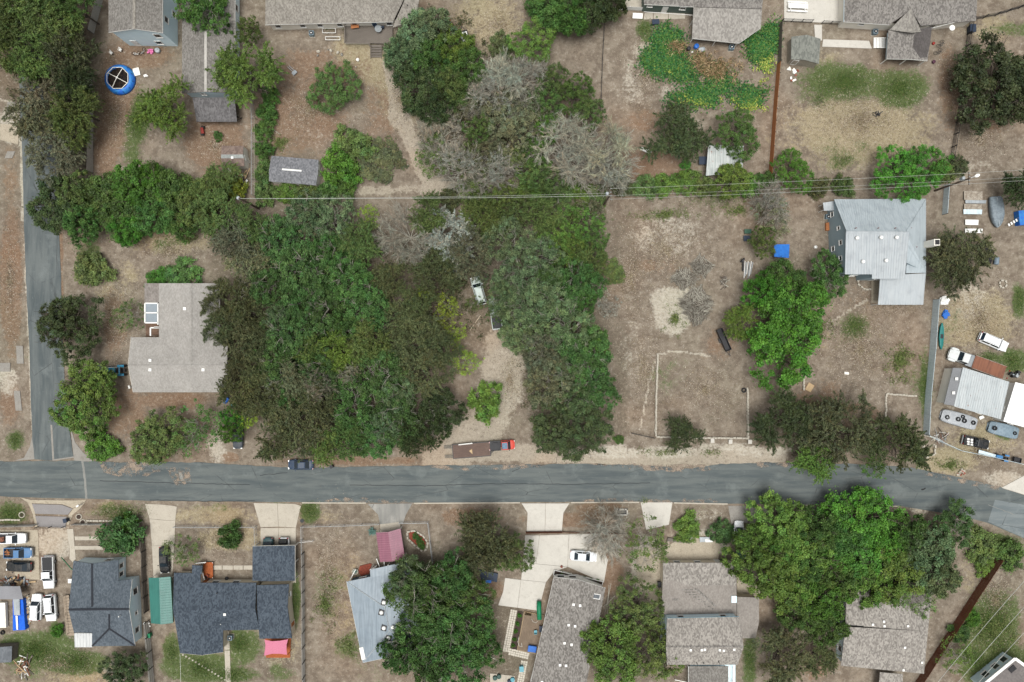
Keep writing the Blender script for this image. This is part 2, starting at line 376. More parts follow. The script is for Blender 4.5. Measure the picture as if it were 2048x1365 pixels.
ROAD_T = [(-500,930),(0,923),(140,922),(250,925),(400,925),(512,932),(590,937),(662,935),(837,932),(1024,930),(1174,928),(1274,930),(1374,938),(1424,930),(1536,925),(1586,927),(1700,928),(1823,936),(1911,954),(2001,975),(2048,991),(2400,1130)]
ROAD_B = [(-500,990),(0,993),(50,995),(180,998),(287,1002),(512,1004),(600,1005),(840,1006),(1024,1005),(1290,1004),(1430,1007),(1536,1009),(1620,1010),(1798,1012),(1873,1024),(1941,1037),(1973,1045),(2048,1077),(2400,1225)]
sheet('road', wobble(ROAD_T, 1.1, 9, 3) + wobble(ROAD_B, .5, 16, 4)[::-1], asphalt('road_asphalt', 'x', srgb(72, 79, 80), srgb(93, 98, 96)), .014)
SIDE_L = [(20,-400),(34,0),(40,200),(45,330),(48,450),(52,560),(58,680),(62,800),(65,880),(69,919)]
SIDE_R = [(86,-400),(100,0),(108,200),(113,330),(118,465),(122,560),(125,660),(129,760),(138,850),(147,915)]
sheet('side_street', wobble(SIDE_L, .5, 16, 5) + [(108, 922)] + wobble(SIDE_R, .5, 16, 6)[::-1], asphalt('side_asphalt', 'y', srgb(72, 79, 80), srgb(94, 99, 98)), .020)
CONC = pm('concrete', C1 := tuple(v * .72 for v in srgb(196, 188, 172)[:3]) + (1,), tuple(v * .72 for v in srgb(180, 172, 157)[:3]) + (1,), 12, .5, .16, .9, .2, dirt=.3)
CONC2 = pm('pale_concrete', tuple(v * .74 for v in srgb(208, 204, 194)[:3]) + (1,), tuple(v * .74 for v in srgb(194, 189, 178)[:3]) + (1,), 12, .5, .12, .9, .2, dirt=.2)
OLDC = pm('grey_concrete', tuple(v * .7 for v in srgb(160, 156, 148)[:3]) + (1,), tuple(v * .7 for v in srgb(140, 136, 128)[:3]) + (1,), 9, .6, .2, .9, .2, dirt=.4)
GRAVEL = pm('caliche', tuple(v * .7 for v in srgb(190, 180, 160)[:3]) + (1,), tuple(v * .7 for v in srgb(168, 156, 136)[:3]) + (1,), 6, .5, .2, .95, .4, dirt=.5)
# corner flares of the side street
sheet('street_corner', [(28, 922), (48, 916), (60, 893), (66, 862), (69.5, 919)], OLDC, .010)
sheet('street_corner', [(147.5, 916), (140, 850), (150, 885), (166, 905), (186, 923), (150, 924)], OLDC, .010)
sheet('concrete_strip', [(101, 850), (104.5, 850), (108.5, 919), (149, 913), (149, 916), (105, 922)], OLDC, .026, .02)
sheet('road_patch', [(1990, 1000), (2048, 1010), (2048, 1076), (1976, 1044)], asphalt('patch_asphalt', 'x', srgb(92, 100, 102), srgb(112, 118, 118)), .020, .02)
# seams and pale scars on the carriageway
WEAR = pm('road_scar', tuple(v * .8 for v in srgb(142, 142, 136)[:3]) + (1,), None, 8, .8, .3)
TAR = pm('tar', srgb(44, 47, 48), None, 6)
for k, (pts, wd, mt) in enumerate((([(165,922),(170,960),(173,998)],2.2,WEAR),([(360,945),(366,962)],3.2,WEAR),([(368,936),(377,939)],2,WEAR),([(1976,1010),(2030,1030)],1.2,WEAR),([(1930,1018),(1938,1022)],1.6,WEAR))):
    a = wobble(pts, .6, 5, k); 
    sheet('road_scar', [(x - wd, y) for x, y in a] + [(x + wd, y) for x, y in a][::-1], mt, .022 + .001 * k, .004)
for k, pts in enumerate(([(700,970),(850,972),(1000,968),(1150,969),(1300,966)],[(200,962),(330,966),(500,970)],[(520,951),(575,946)],[(1040,938),(1024,944)],[(300,1000),(420,1003),(510,1002)])):
    a = wobble(pts, .8, 8, k + 20)
    sheet('crack_seal', [(x, y - .55) for x, y in a] + [(x, y + .55) for x, y in a][::-1], TAR, .019 + .0007 * k, .004)
# low concrete kerb along the south edge, and soil washed onto the asphalt
kr = bpy.data.objects.new('kerb', None); COL.objects.link(kr); struct(kr); kr.location = P(1100, 1006)
for (x0, x1) in ((604,732),(828,1040),(1142,1278),(1348,1455),(1548,1622),(1648,1796)):
    q = [(x, np.interp(x, [p[0] for p in ROAD_B], [p[1] for p in ROAD_B]) + .9) for x in np.arange(x0, x1, 22)] + [(x1, np.interp(x1, [p[0] for p in ROAD_B], [p[1] for p in ROAD_B]) + .9)]
    for a, b in zip(q, q[1:]): MB().beam(P(*a, .03), P(*b, .03), .22, .2).build('kerb_stone', CONC, kr)
sp_ = NT('washed_soil'); nn_ = sp_.noise(.5, 7, .75); sp_.set(sp_.b.inputs['Alpha'], sp_.rng(nn_, .47, .62, 0, .75)); SPILL = sp_.out(sp_.mix(sp_.noise(3, 5), tuple(v*.62 for v in srgb(170,150,132)[:3])+(1,), tuple(v*.62 for v in srgb(190,176,158)[:3])+(1,)), .95)
for k, q in enumerate(([(196,924),(310,925),(330,938),(296,952),(240,956),(206,946)],[(330,936),(380,936),(384,968),(352,972)],[(860,932),(1100,929),(1080,936),(900,940)],[(1180,928),(1440,930),(1440,938),(1376,946),(1260,937)],[(640,1005),(860,1005),(850,998),(660,997)],[(1120,1004),(1440,1006),(1430,999),(1180,998)],[(1500,924),(1600,926),(1600,934),(1500,933)],[(1840,940),(2000,974),(1996,982),(1850,950)])):
    sheet('soil_spill', wobble(q + q[:1], 2.5, 10, 50 + k)[:-1], SPILL, .030 + .0006 * k, .003)
# tyre rubber on the bend
t = thing('tyre_scrap', 'curled strip of black tyre tread lying on the bend of the road', 'tyre scrap', P(1847, 978))
m = MB(); 
for i in range(8):
    a, b = i / 8, (i + 1) / 8; f = lambda q: P(1843 + 8 * q, 980 - 1.5 * q - 4.5 * max(0, q - .5) ** 1.2, .05 + .05 * sin(q * 5))
    m.beam(f(a), f(b), .22, .03)
m.build('tread', pm('rubber', srgb(26, 26, 27), srgb(40, 40, 40), 14), t)

# driveways: separate slabs with open joints
def drive(name, polys, mat=CONC, z=.045):
    r = MB(); allp = [p for q in polys for p in q]
    root = bpy.data.objects.new(name, None); COL.objects.link(root); struct(root)
    cx = sum(p[0] for p in allp) / len(allp); cy = sum(p[1] for p in allp) / len(allp); root.location = P(cx, cy)
    for q in polys:
        pts = inset([P(x, y)[:2] for x, y in q], .025)
        MB().prism(pts, -.08, z + random.uniform(-.006, .006)).build('slab', mat, root)
    return root
drive('driveway', [[(290,1008),(320,1009),(348,1012),(354,1014),(351,1041),(332,1041),(299,1038)],[(299,1038),(332,1041),(351,1041),(349,1092),(304,1092)],[(304,1092),(349,1092),(345,1157),(307,1157)]])
drive('driveway', [[(507,1006),(555,1007),(557,1054),(521,1055)],[(555,1007),(590,1008),(602,1012),(592,1056),(557,1054)],[(521,1056),(557,1056),(557,1098),(521,1098)],[(557,1056),(592,1056),(592,1098),(557,1098)]])
drive('driveway', [[(1043,1007),(1091,1007),(1090,1063),(1053,1063),(1055,1026)],[(1091,1007),(1139,1007),(1127,1026),(1124,1063),(1090,1063)]], CONC2)
drive('parking_court', [[(1050,1071),(1079,1071),(1072,1128),(1046,1122)],[(1079,1071),(1138,1069),(1135,1134),(1072,1128)],[(1138,1069),(1199,1067),(1210,1107),(1216,1120),(1208,1166),(1135,1134)],[(1046,1122),(1072,1128),(1135,1134),(1108,1144),(1092,1165),(1042,1160)],[(1010,1156),(1042,1160),(1035,1216),(996,1211),(1006,1184)],[(1042,1160),(1092,1165),(1077,1222),(1035,1216)]], CONC2)
drive('driveway', [[(1281,1005),(1345,1005),(1338,1050),(1292,1060)]], CONC2)
drive('courtyard', [[(1330,1094),(1372,1072),(1440,1070),(1440,1098),(1435,1128),(1326,1128)],[(1473,1098),(1545,1100),(1540,1192),(1474,1193)],[(1270,1100),(1322,1090),(1320,1230),(1280,1240)]], GRAVEL, .02)
drive('driveway', [[(62,1008),(125,1010),(146,1018),(136,1030),(70,1028)],[(70,1032),(134,1034),(131,1056),(76,1054)]], pm('driveway_asphalt', tuple(v*.7 for v in srgb(152,148,146)[:3])+(1,), tuple(v*.7 for v in srgb(136,132,130)[:3])+(1,), 12, .6, .15))
drive('driveway_edge', [[(40,995),(62,1000),(72,1030),(76,1056),(71,1056),(66,1030),(56,1006)],[(62,1000),(152,1001),(175,999),(170,1004),(146,1017),(125,1009),(62,1007)],[(146,1018),(172,1003),(160,1018),(146,1030),(138,1050),(133,1050),(137,1030)]], GRAVEL, .05)
drive('driveway', [[(1456,1012),(1495,1012),(1496,1046),(1462,1048)],[(1498,1013),(1520,1012),(1522,1052),(1498,1054)],[(1525,1012),(1546,1012),(1540,1060),(1524,1058)]], OLDC)
drive('driveway', [[(1624,1014),(1632,1014),(1630,1042),(1622,1042)],[(1638,1014),(1646,1014),(1645,1042),(1637,1042)]], OLDC)
drive('driveway', [[(2002,976),(2060,945),(2060,1003),(2048,990)]], CONC2)
drive('gravel_apron', [[(735,1008),(825,1007),(812,1030),(806,1048),(760,1050),(756,1030)]], asphalt('apron_asphalt', 'y', srgb(112,112,108), srgb(136,134,128)), .02)
drive('walkway', [[(760,1049),(800,1044),(802,1060),(760,1066)]], CONC)
drive('walkway', [[(426,1131),(444,1131),(444,1140),(426,1140)],[(445,1131),(466,1131),(466,1140),(445,1140)],[(467,1131),(486,1131),(486,1140),(467,1140)],[(487,1131),(505,1131),(505,1140),(487,1140)]])
drive('walkway', [[(448,1262),(458,1262),(460,1300),(449,1300)],[(449,1301),(460,1301),(462,1365),(451,1365)],[(451,1366),(462,1366),(464,1420),(453,1420)]])
drive('slab_yard', [[(-40,1060),(20,1060),(22,1110),(-40,1112)],[(20,1060),(76,1060),(78,1112),(22,1110)],[(22,1111),(78,1113),(80,1160),(40,1158),(30,1150)]], GRAVEL, .03)
drive('walkway', [[(134,1058),(147,1058),(149,1085),(152,1118),(146,1126),(139,1118),(140,1095),(136,1080)]], CONC)
for y0 in (1073, 1092):
    drive('wheel_track', [[(149, y0), (205, y0), (207, y0 + 8), (150, y0 + 8)]], CONC)
drive('patio', [[(1568,0),(1612,-20),(1680,-20),(1680,46),(1640,46),(1568,42)],[(1612,-20),(1612,-40),(1680,-40),(1680,-21)],[(1628,50),(1644,50),(1644,82),(1630,82)],[(1646,79),(1738,82),(1744,98),(1644,94)]], CONC2)
drive('patio', [[(1244,-20),(1286,-20),(1286,18),(1244,15)],[(1289,26),(1306,25),(1306,39),(1287,40)],[(1307,25),(1336,24),(1336,39),(1307,39)],[(1337,24),(1370,23),(1370,38),(1337,39)]], CONC)
drive('culvert_slab', [[(0,248),(38,250),(37,290),(0,280)]], GRAVEL, .02)
for x, y, w_, h_, a in ((22,215,16,22,.1),(20,310,16,14,.4),(40,710,14,36,-.05),(36,802,13,40,-.1),(8,735,26,18,0)):
    o = drive('roadside_slab', [[(x-w_/2+a*h_/2,y-h_/2),(x+w_/2+a*h_/2,y-h_/2),(x+w_/2-a*h_/2,y+h_/2),(x-w_/2-a*h_/2,y+h_/2)]], OLDC, .06)
# ================================================================ houses
def W3(p): return P(*p)
class House:
    """roof polygons are given as photo pixels with their height; walls drop from the outline, set in by the eaves"""
    def __init__(s, name, label, cat, base, group=None):
        s.t = thing(name, label, cat, P(*base), group); s.roofs = []; s.wl = None
    def roof(s, polys, mat, th=.16, name='roof'):
        m = MB()
        for q in polys: m.slab([W3(p) for p in q], th)
        s.roofs += [[W3(p) for p in q] for q in polys]; s.last = m.build(name, mat, s.t); return s.last
    def walls(s, outline, mat, ov=.45, drop=.2, z0=-.1, name='wall'):
        w3 = [W3(p) for p in outline]; pts = inset([(v.x, v.y) for v in w3], ov); n = len(pts)
        m = MB(); zt = [v.z - drop for v in w3]
        vs = [(p.x, p.y, z0) for p in pts] + [(p.x, p.y, zt[i]) for i, p in enumerate(pts)]
        m.add(vs, [(i, (i + 1) % n, n + (i + 1) % n, n + i) for i in range(n)])
        # top lid (fan over centroid) keeps light out of the loft
        s.wp = [(Vector((pts[i].x, pts[i].y)), Vector((pts[(i + 1) % n].x, pts[(i + 1) % n].y))) for i in range(n)]
        a = sum(pts[i].x * pts[(i + 1) % n].y - pts[(i + 1) % n].x * pts[i].y for i in range(n)); s.sg = -1 if a > 0 else 1
        s.wall = m.build(name, mat, s.t); return s.wall
    def ray(s, px, py):
        "point of the roof seen at a photo pixel"
        o = Vector((0, 0, H)); d = (P(px, py) - o)
        best = None
        for q in s.roofs:
            n = None
            for i in range(1, len(q) - 1):
                n = (q[i] - q[0]).cross(q[i + 1] - q[0])
                if n.length > 1e-6: break
            if abs(n.dot(d)) < 1e-9: continue
            t = n.dot(q[0] - o) / n.dot(d); h = o + d * t; ins = False; j = len(q) - 1
            for i in range(len(q)):
                a, b = q[i], q[j]
                if (a.y > h.y) != (b.y > h.y) and h.x < (b.x - a.x) * (h.y - a.y) / (b.y - a.y) + a.x: ins = not ins
                j = i
            if ins and (best is None or h.z > best[0].z): best = (h, n.normalized() * (1 if n.z > 0 else -1))
        return best or (P(px, py, 3), Vector((0, 0, 1)))
    def vent(s, px, py, kind='cap', mat=None, d=.4):
        h, n = s.ray(px, py)
        if kind == 'pipe': MB().lathe(h - Vector((0, 0, .1)), [(.07, 0), (.07, .5), (.09, .5), (.09, .55)], 8).build('vent_pipe', mat or WHITE, s.t)
        elif kind == 'turbine': MB().lathe(h - Vector((0, 0, .1)), [(.2, 0), (.2, .3), (.3, .4), (.33, .55), (.25, .7), (.05, .75)], 10).build('vent_turbine', mat or WHITE, s.t)
        else:
            m = MB(); m.box(h + Vector((0, 0, .05)), (d, d, .22)); m.box(h + Vector((0, 0, .17)), (d * 1.25, d * 1.25, .05)); m.build('roof_vent', mat or WHITE, s.t)
    def win(s, e, t, w=1.0, z0=.9, z1=2.1, door=False, frame=None, pane=None):
        a, b = s.wp[e]; d = (b - a).normalized(); nn = Vector((d.y, -d.x)) * (-s.sg); c = a + (b - a) * t; ang = atan2(d.y, d.x)
        q = c + nn * .03; zc = (z0 + z1) / 2; fr = MB(); k = .09
        for off, dim in (((-w / 2, 0), (k, z1 - z0)), ((w / 2, 0), (k, z1 - z0)), ((0, (z1 - z0) / 2), (w + k, k)), ((0, -(z1 - z0) / 2), (w + k, k))):
            p = q + d * off[0]; fr.box((p.x, p.y, zc + off[1]), (dim[0], .12, dim[1]), ang)
        if door:
            o = MB().box((q.x, q.y, zc), (w, .08, z1 - z0), ang).build('door', frame or WHITE, s.t)
            fr.build('door_frame', WHITE, o); p = q + d * (w * .36) + nn * .06; MB().box((p.x, p.y, 1.0), (.05, .08, .12), ang).build('handle', DARKM, o); return
        o = fr.build('window', frame or WHITE, s.t)
        MB().box((q.x, q.y, zc), (w - k, .05, z1 - z0 - k), ang).build('pane', pane or glass(), o)
        p = q + nn * .06; MB().box((p.x, p.y, z0 - .07), (w + .2, .14, .05), ang).build('sill', frame or WHITE, o)
    def ridge(s, a, b, mat, w=.35):
        A, B = W3(a), W3(b); m = MB(); d = (B - A).normalized(); x = d.cross(Vector((0, 0, 1))).normalized() * w / 2; u = Vector((0, 0, .05))
        m.add([A - x - u * .6, A + u, A + x - u * .6, B - x - u * .6, B + u, B + x - u * .6], ((0, 1, 4, 3), (1, 2, 5, 4), (0, 2, 1), (3, 4, 5))); m.build('ridge_cap', mat, s.t)
    def fascia(s, pts, mat, h=.2, t=.05, name='fascia'):
        m = MB(); w3 = [W3(p) - Vector((0, 0, .11)) for p in pts]
        for a, b in zip(w3, w3[1:]): m.beam(a, b, t, h)
        return m.build(name, mat, s.t)
    def ribs(s, quads, mat, step=.4, w=.05, h=.05):
        "standing seams laid down the slope; quad = eave-left, eave-right, ridge-right, ridge-left"
        m = MB()
        for q in quads:
            a, b, c, d = (W3(p) + Vector((0, 0, .02)) for p in q); n = max(2, int(max((b - a).length, (c - d).length) / step))
            for i in range(n + 1): m.beam(a.lerp(b, i / n), d.lerp(c, i / n), w, h)
        o = m.build('roof_rib', mat, s.t); o['kind'] = 'stuff'
k_ = lambda r, g, b, k=.66: tuple(v * k for v in srgb(r, g, b)[:3]) + (1,)
WHITE = pm('white_paint', srgb(222, 222, 218), srgb(205, 204, 198), 8, .6, .1, .55)
DARKM = pm('dark_metal', srgb(38, 38, 40), srgb(28, 28, 29), 8, .6, .2, .5)
GALV = sheet_metal('galvanised', k_(190,196,198), k_(160,168,172), .4)
SKYBLUE = pm('pale_blue_siding', k_(208,226,232,1.), k_(198,218,226,1.), 7, .5, .08, .7, stretch=(.2,.2,6))
BEIGE = pm('beige_siding', k_(208,200,182,1.), k_(198,188,168,1.), 7, .5, .1, .8, stretch=(.2,.2,6))
CREAM = pm('cream_siding', k_(222,218,208,1.), k_(212,208,196,1.), 7, .5, .1, .75, stretch=(.2,.2,6))
GREEN = pm('dark_green_siding', k_(96,110,102,.85), k_(84,98,92,.85), 7, .5, .1, .8, stretch=(.2,.2,6))
BLUEGREY = pm('blue_grey_siding', k_(150,168,174,.95), k_(136,154,162,.95), 7, .5, .1, .8, stretch=(.2,.2,6))
WOOD = pm('weathered_wood', k_(140,132,122), k_(100,92,84), 5, .5, .3, .9, .3, stretch=(6,6,1))
CEDAR = pm('cedar', k_(190,126,80,.85), k_(150,96,60,.85), 5, .5, .25, .85, .2, stretch=(6,6,1))
SH_TAUPE = shingle('taupe_shingle', k_(152,147,138), k_(124,119,111), 5.5)
SH_BROWN = shingle('brown_grey_shingle', k_(132,129,123), k_(106,102,97), 6)
SH_PALE = shingle('pale_grey_shingle', k_(160,157,151), k_(146,142,136), 6)
SH_GREY = shingle('grey_shingle', k_(142,138,132), k_(106,102,98), 5.5)
SH_SLATE = shingle('slate_shingle', k_(94,102,109), k_(76,84,91), 5.0)
SH_BLUE = shingle('dark_blue_shingle', k_(82,91,100), k_(58,66,75), 5.0)
SH_MIX = shingle('mottled_shingle', k_(160,155,147), k_(122,117,111), 5.0, .0)
SH_OLD = shingle('old_brown_shingle', k_(144,140,134), k_(106,102,97), 5.0, .15)
SH_SHED = shingle('shed_shingle', k_(132,133,136), k_(104,105,108), 5, .25)

# ---- two-storey light blue house, top left
h = House('blue_house', 'two-storey pale blue house with brown shingle roof beside the round blue pool', 'house', (280, 20))
e, r = 6.0, 7.5
h.roof([[(217,-70,e),(217,65,e),(268,58,r),(268,-78,r)],[(268,-78,r),(268,58,r),(325,66,e),(325,-70,e)]], SH_BROWN)
h.walls([(217,-70,e),(217,65,e),(268,58,r),(325,66,e),(325,-70,e)], SKYBLUE, .3)
h.ridge((268,-78,r+.03),(268,58,r+.03), SH_TAUPE, .5); h.fascia([(217,65,e),(268,58,r),(325,66,e)], WHITE); h.fascia([(325,66,e),(325,-70,e)], WHITE)
h.win(2, .62, 1.1, 3.6, 4.9); h.win(2, .3, 1.1, .9, 2.1); h.win(1, .35, .95, .1, 2.15, door=True); h.win(3, .25, 1.0, 3.6, 4.8); h.win(3, .45, 1.0, 1, 2.1)
# ---- long house beside it
h = House('blue_house', 'long single-storey pale blue house with white ridge strip on brown roof', 'house', (430, 80))
e, r = 2.9, 4.0
h.roof([[(364,-70,e),(364,187,e),(411,184,r),(411,-75,r)],[(411,-75,r),(411,184,r),(470,187,e),(470,-70,e)]], SH_BROWN)
h.walls([(364,-70,e),(364,187,e),(411,184,r),(470,187,e),(470,-70,e)], SKYBLUE, .35)
h.ridge((411,62,r+.04),(411,184,r+.04), pm('ridge_metal', k_(200,196,188), k_(184,180,172), 3), .45); h.ridge((411,-75,r+.04),(411,62,r+.04), SH_TAUPE, .4)
h.win(1, .7, .9, 1.6, 2.4); h.win(3, .3, 1.1); h.win(3, .7, 1.1)
h.fascia([(470,187,e),(470,-70,e)], WHITE)
h.roof([[(385,196,2.6),(469,195,2.6),(474,244,2.2),(393,244,2.2)]], shingle('porch_shingle', k_(112,110,110), k_(88,86,86), 5), .1, 'porch_roof')
m = MB()
for x in (396, 415, 434, 453, 472): m.beam(P(x, 243, 2.1), P(x*.982+20, 236, .02) , .09, .09)
m.beam(P(394, 243, 2.12), P(474, 243, 2.12), .1, .14); m.build('porch_post', DARKM, h.t)
MB().box(P(435, 232, 1.0), (7.0, .04, 2.0)).build('insect_screen', pm('screen_mesh', srgb(34,35,36), srgb(46,47,48), 20), h.t)
MB().prism([P(392,200)[:2],P(470,200)[:2],P(470,240)[:2],P(395,240)[:2]], -.05, .12).build('porch_floor', OLDC, h.t)
# ---- cream ranch house with deck
h = House('ranch_house', 'cream ranch house with grey-brown roof and a weathered deck', 'house', (690, 10))
e, r = 2.9, 4.4
h.roof([[(530,50,e),(531,3,r),(808,-2,r),(786,44,e)],[(531,3,r),(530,-48,e),(838,-52,e),(826,-2,r)]], SH_TAUPE)
h.roof([[(785,56,e-.05),(812,-6,r+.05),(840,-6,r-.2),(829,40,e-.05)]], SH_TAUPE, .14)
h.walls([(530,50,e),(531,3,r),(530,-48,e),(838,-52,e),(836,20,e),(829,38,e),(786,44,e)], CREAM, .4)
h.fascia([(530,50,e),(786,44,e)], WHITE)
for i, (x, d) in enumerate(((.06,0),(.26,0),(.4,0),(.56,0),(.68,0),(.84,1),(.96,0))): h.win(6, 1 - x, .95, .9 if not d else .75, 2.0 if not d else 2.6, door=bool(d), frame=None if not d else pm('blue_door', k_(80,110,140), None))
h.vent(815, 12, 'pipe', DARKM)
dk = thing('deck', 'weathered grey wooden deck with railing and steps behind the ranch house', 'deck', P(735, 70))
def planks(m, a, b, c, d, n, th=.04, gap=.12, z=None):
    "n boards running a->b, laid side by side towards d"
    for i in range(n):
        t0, t1 = (i + gap / 2) / n, (i + 1 - gap / 2) / n
        m.slab([a.lerp(d, t0), b.lerp(c, t0), b.lerp(c, t1), a.lerp(d, t1)], th)
def deck_floor(par, corners, n, mat, name='floor_board'):
    m = MB(); planks(m, *[W3(p) for p in corners], n); o = m.build(name, mat, par); o['kind'] = 'stuff'; return o
deck_floor(dk, [(690,52,.8),(785,48,.8),(785,88,.8),(690,86,.8)], 18, WOOD)
m = MB()
for a, b in (((689,50),(689,86)),((689,86),(738,87)),((738,87),(739,92))):
    m.beam(P(*a,1.75),P(*b,1.75),.14,.06); m.beam(P(*a,1.3),P(*b,1.3),.06,.08)
m.build('rail', WOOD, dk)
for x, y in ((689,50),(689,68),(689,86),(713,86.5),(738,87),(739,92),(764,92)): MB().beam(P(x,y,-.05),P(x*.995+5,y,1.8),.1,.1).build('post', WOOD, dk)
m = MB(); a, b = P(690,86.5,.4), P(738,87.5,.4); m.box((a+b)/2,((b-a).length,.05,.72)); m.build('skirt', CREAM, dk)
for i in range(5): MB().box(P(752, 92.5+5.2*i, .72-.16*i), (2.1, .36, .05)).build('step', WOOD, dk)
for x in (741.5, 763): MB().beam(P(x,91,.75), P(x,118,.0), .06, .2).build('stringer', WOOD, dk)
MB().beam(P(741,92,1.6), P(741,118,.9), .08, .06).build('handrail', WOOD, dk)
# ---- dark green house with vegetable garden
h = House('green_house', 'dark green house with grey roof beside the overgrown vegetable garden', 'house', (1400, 10))
e = 2.9
h.roof([[(1288,9,e),(1388,14,e),(1388,-30,4.1),(1286,-30,4.1)],[(1388,14,e),(1524,18,e),(1530,-30,4.1),(1388,-30,4.1)],[(1286,-30,4.1),(1530,-30,4.1),(1530,-75,e),(1286,-75,e)]], SH_GREY)
h.roof([[(1387,15,2.75),(1524,19,2.75),(1522,56,2.45),(1478,87,2.25),(1384,77,2.35)]], shingle('wavy_shingle', k_(158,154,147), k_(130,126,120), 4.5, 0), .12, 'porch_roof')
h.walls([(1288,9,e),(1388,14,e),(1524,18,e),(1530,-75,e),(1286,-75,e)], GREEN, .15)
h.fascia([(1288,9,e),(1388,14,e)], WHITE); h.fascia([(1384,77,2.35),(1478,87,2.25),(1522,56,2.45)], WHITE)
h.win(0, .8, 1.0, 1.5, 2.3); h.win(0, .12, .9, 1.9, 2.5); h.win(0, .45, .9, .05, 2.05, door=True)
m = MB()
for x, y in ((1386,40),(1386,76),(1432,81),(1476,85),(1519,56)): MB().beam(P(x,y,2.3), Vector((P(x,y,2.3).x, P(x,y,2.3).y, -.05)), .1, .1).build('porch_post', WHITE, h.t)
MB().prism([P(1390,24)[:2],P(1510,26)[:2],P(1508,58)[:2],P(1470,82)[:2],P(1390,72)[:2]], -.05, .1).build('porch_floor', OLDC, h.t)
MB().beam(P(1288,24,1.2),P(1386,31,1.2),.06,.08).build('rail', WHITE, h.t)
# ---- large grey-roofed house, top right
h = House('gable_house', 'cream house with speckled grey hip roof and a gabled rear porch', 'house', (1820, 10))
e, r = 2.9, 4.6
h.roof([[(1688,44,e),(1779,50,e),(1822,20,4.0),(1842,52,e),(1912,45,e),(1952,42,e),(1920,-30,r),(1730,-30,r)],[(1730,-30,r),(1920,-30,r),(1960,-90,e),(1690,-90,e)],[(1952,42,e),(1920,-30,r),(1960,-90,e)],[(1688,44,e),(1690,-90,e),(1730,-30,r)]], SH_GREY)
h.roof([[(1779,60,e+.02),(1822,17,4.3),(1824,66,4.2)],[(1822,17,4.3),(1843,64,e+.02),(1824,66,4.2)]], shingle('gable_shingle', k_(150,146,138), k_(122,118,112), 5), .12, 'gable_roof')
h.roof([[(1777,61,2.75),(1824,62,3.1),(1822,119,2.9),(1773,118,2.5)],[(1824,62,3.1),(1864,54,2.75),(1855,122,2.5),(1822,119,2.9)]], SH_GREY, .12, 'porch_roof')
h.roof([[(1840,58,2.97),(1864,54,2.79),(1860,90,2.65),(1854,115,2.56),(1840,116,2.74),(1826,95,2.98),(1828,72,3.07)]], shingle('patch_shingle', k_(92,88,86), k_(80,76,74), 6), .03, 'roof_patch')
h.walls([(1688,44,e),(1779,50,e),(1842,52,e),(1952,42,e),(1960,-90,e),(1690,-90,e)], CREAM, .35)
h.fascia([(1688,44,e),(1779,50,e)], WHITE); h.fascia([(1690,-90,e),(1688,44,e)], SKYBLUE); h.fascia([(1773,118,2.5),(1822,119,2.9),(1855,122,2.5)], WHITE); h.fascia([(1866,56,e),(1910,45,e)], WHITE)
h.win(0, .42, 1.0, 1.6, 2.2); h.win(2, .3, 1.0); h.win(5, .2, 1.0)
for x, y in ((1776,117),(1853,120),(1815,118)): MB().beam(P(x,y,2.5), Vector((*P(x,y,2.5)[:2], -.05)), .12, .12).build('porch_post', WHITE, h.t)
MB().prism([P(1774,60)[:2],P(1858,58)[:2],P(1852,119)[:2],P(1772,117)[:2]], .3, .5).build('porch_floor', WOOD, h.t)
m = MB()
for a, b in (((1776,66),(1773,117)),((1773,117),(1851,120)),((1851,120),(1858,66))): m.beam(P(*a,1.4),P(*b,1.4),.1,.08); m.beam(P(*a,.8),P(*b,.8),.06,.5)
m.build('porch_rail', SKYBLUE, h.t)
for i in range(4): MB().box(P(1768-6*i, 86, .45-.12*i), (.5, 1.9, .05)).build('step', WHITE, h.t)
for y in (76, 96): MB().beam(P(1772,y,1.4), P(1747,y,1.0), .06, .08).build('handrail', WHITE, h.t)
# ---- big L-shaped house by the side street
h = House('grey_roof_house', 'L-shaped house with wide pale grey shingle roof beside the dense wood', 'house', (370, 690))
e, r = 2.7, 4.2
h.roof([[(318,567,e),(382,567,r),(382,731,r),(318,675,e)],[(262,675,e),(318,675,e),(382,731,r),(256,731,r)],[(382,567,r),(440,567,e),(440,680,e),(382,731,r)],[(440,680,e),(456,680,e),(454,731,r),(382,731,r)],[(256,731,r),(454,731,r),(457,785,e),(266,785,e)]], SH_PALE)
h.roof([[(289,567,2.55),(318,567,2.65),(318,605,2.65),(289,605,2.55)]], shingle('patio_shingle', k_(142,136,130), k_(122,116,110), 5, .4), .1, 'patio_roof')
h.walls([(318,567,e),(382,567,r),(440,567,e),(440,680,e),(456,680,e),(454,731,r),(457,785,e),(266,785,e),(256,731,r),(262,675,e),(318,675,e)], BEIGE, .5)
h.ridge((382,567,r+.03),(382,731,r+.03), SH_PALE, .35); h.ridge((256,731,r+.03),(454,731,r+.03), SH_PALE, .35)
h.fascia([(256,731,r),(262,675,e)], CREAM); h.fascia([(256,731,r),(266,785,e)], CREAM)
for x, y in ((370,618),(301,721),(301,740),(407,740)): h.vent(x, y)
MB().prism([P(457,766,2.4)[:2],P(470,766,2.4)[:2],P(470,779,2.4)[:2],P(457,779,2.4)[:2]], 2.2, 2.35).build('side_porch_roof', CREAM, h.t)
MB().beam(P(468,777,2.2), Vector((*P(468,777,2.2)[:2],-.05)), .1, .1).build('porch_post', WHITE, h.t)
m = MB()
for a, b in (((290,607),(316,607)),((290,607),(290,646)),((316,607),(316,650)),((290,646),(316,646)),((290,626),(316,626)),((308,655),(318,655)),((301,656),(301,672)),((301,656),(318,656))): m.beam(P(*a,2.4),P(*b,2.4),.22,.12)
m.build('pergola_frame', WHITE, h.t)
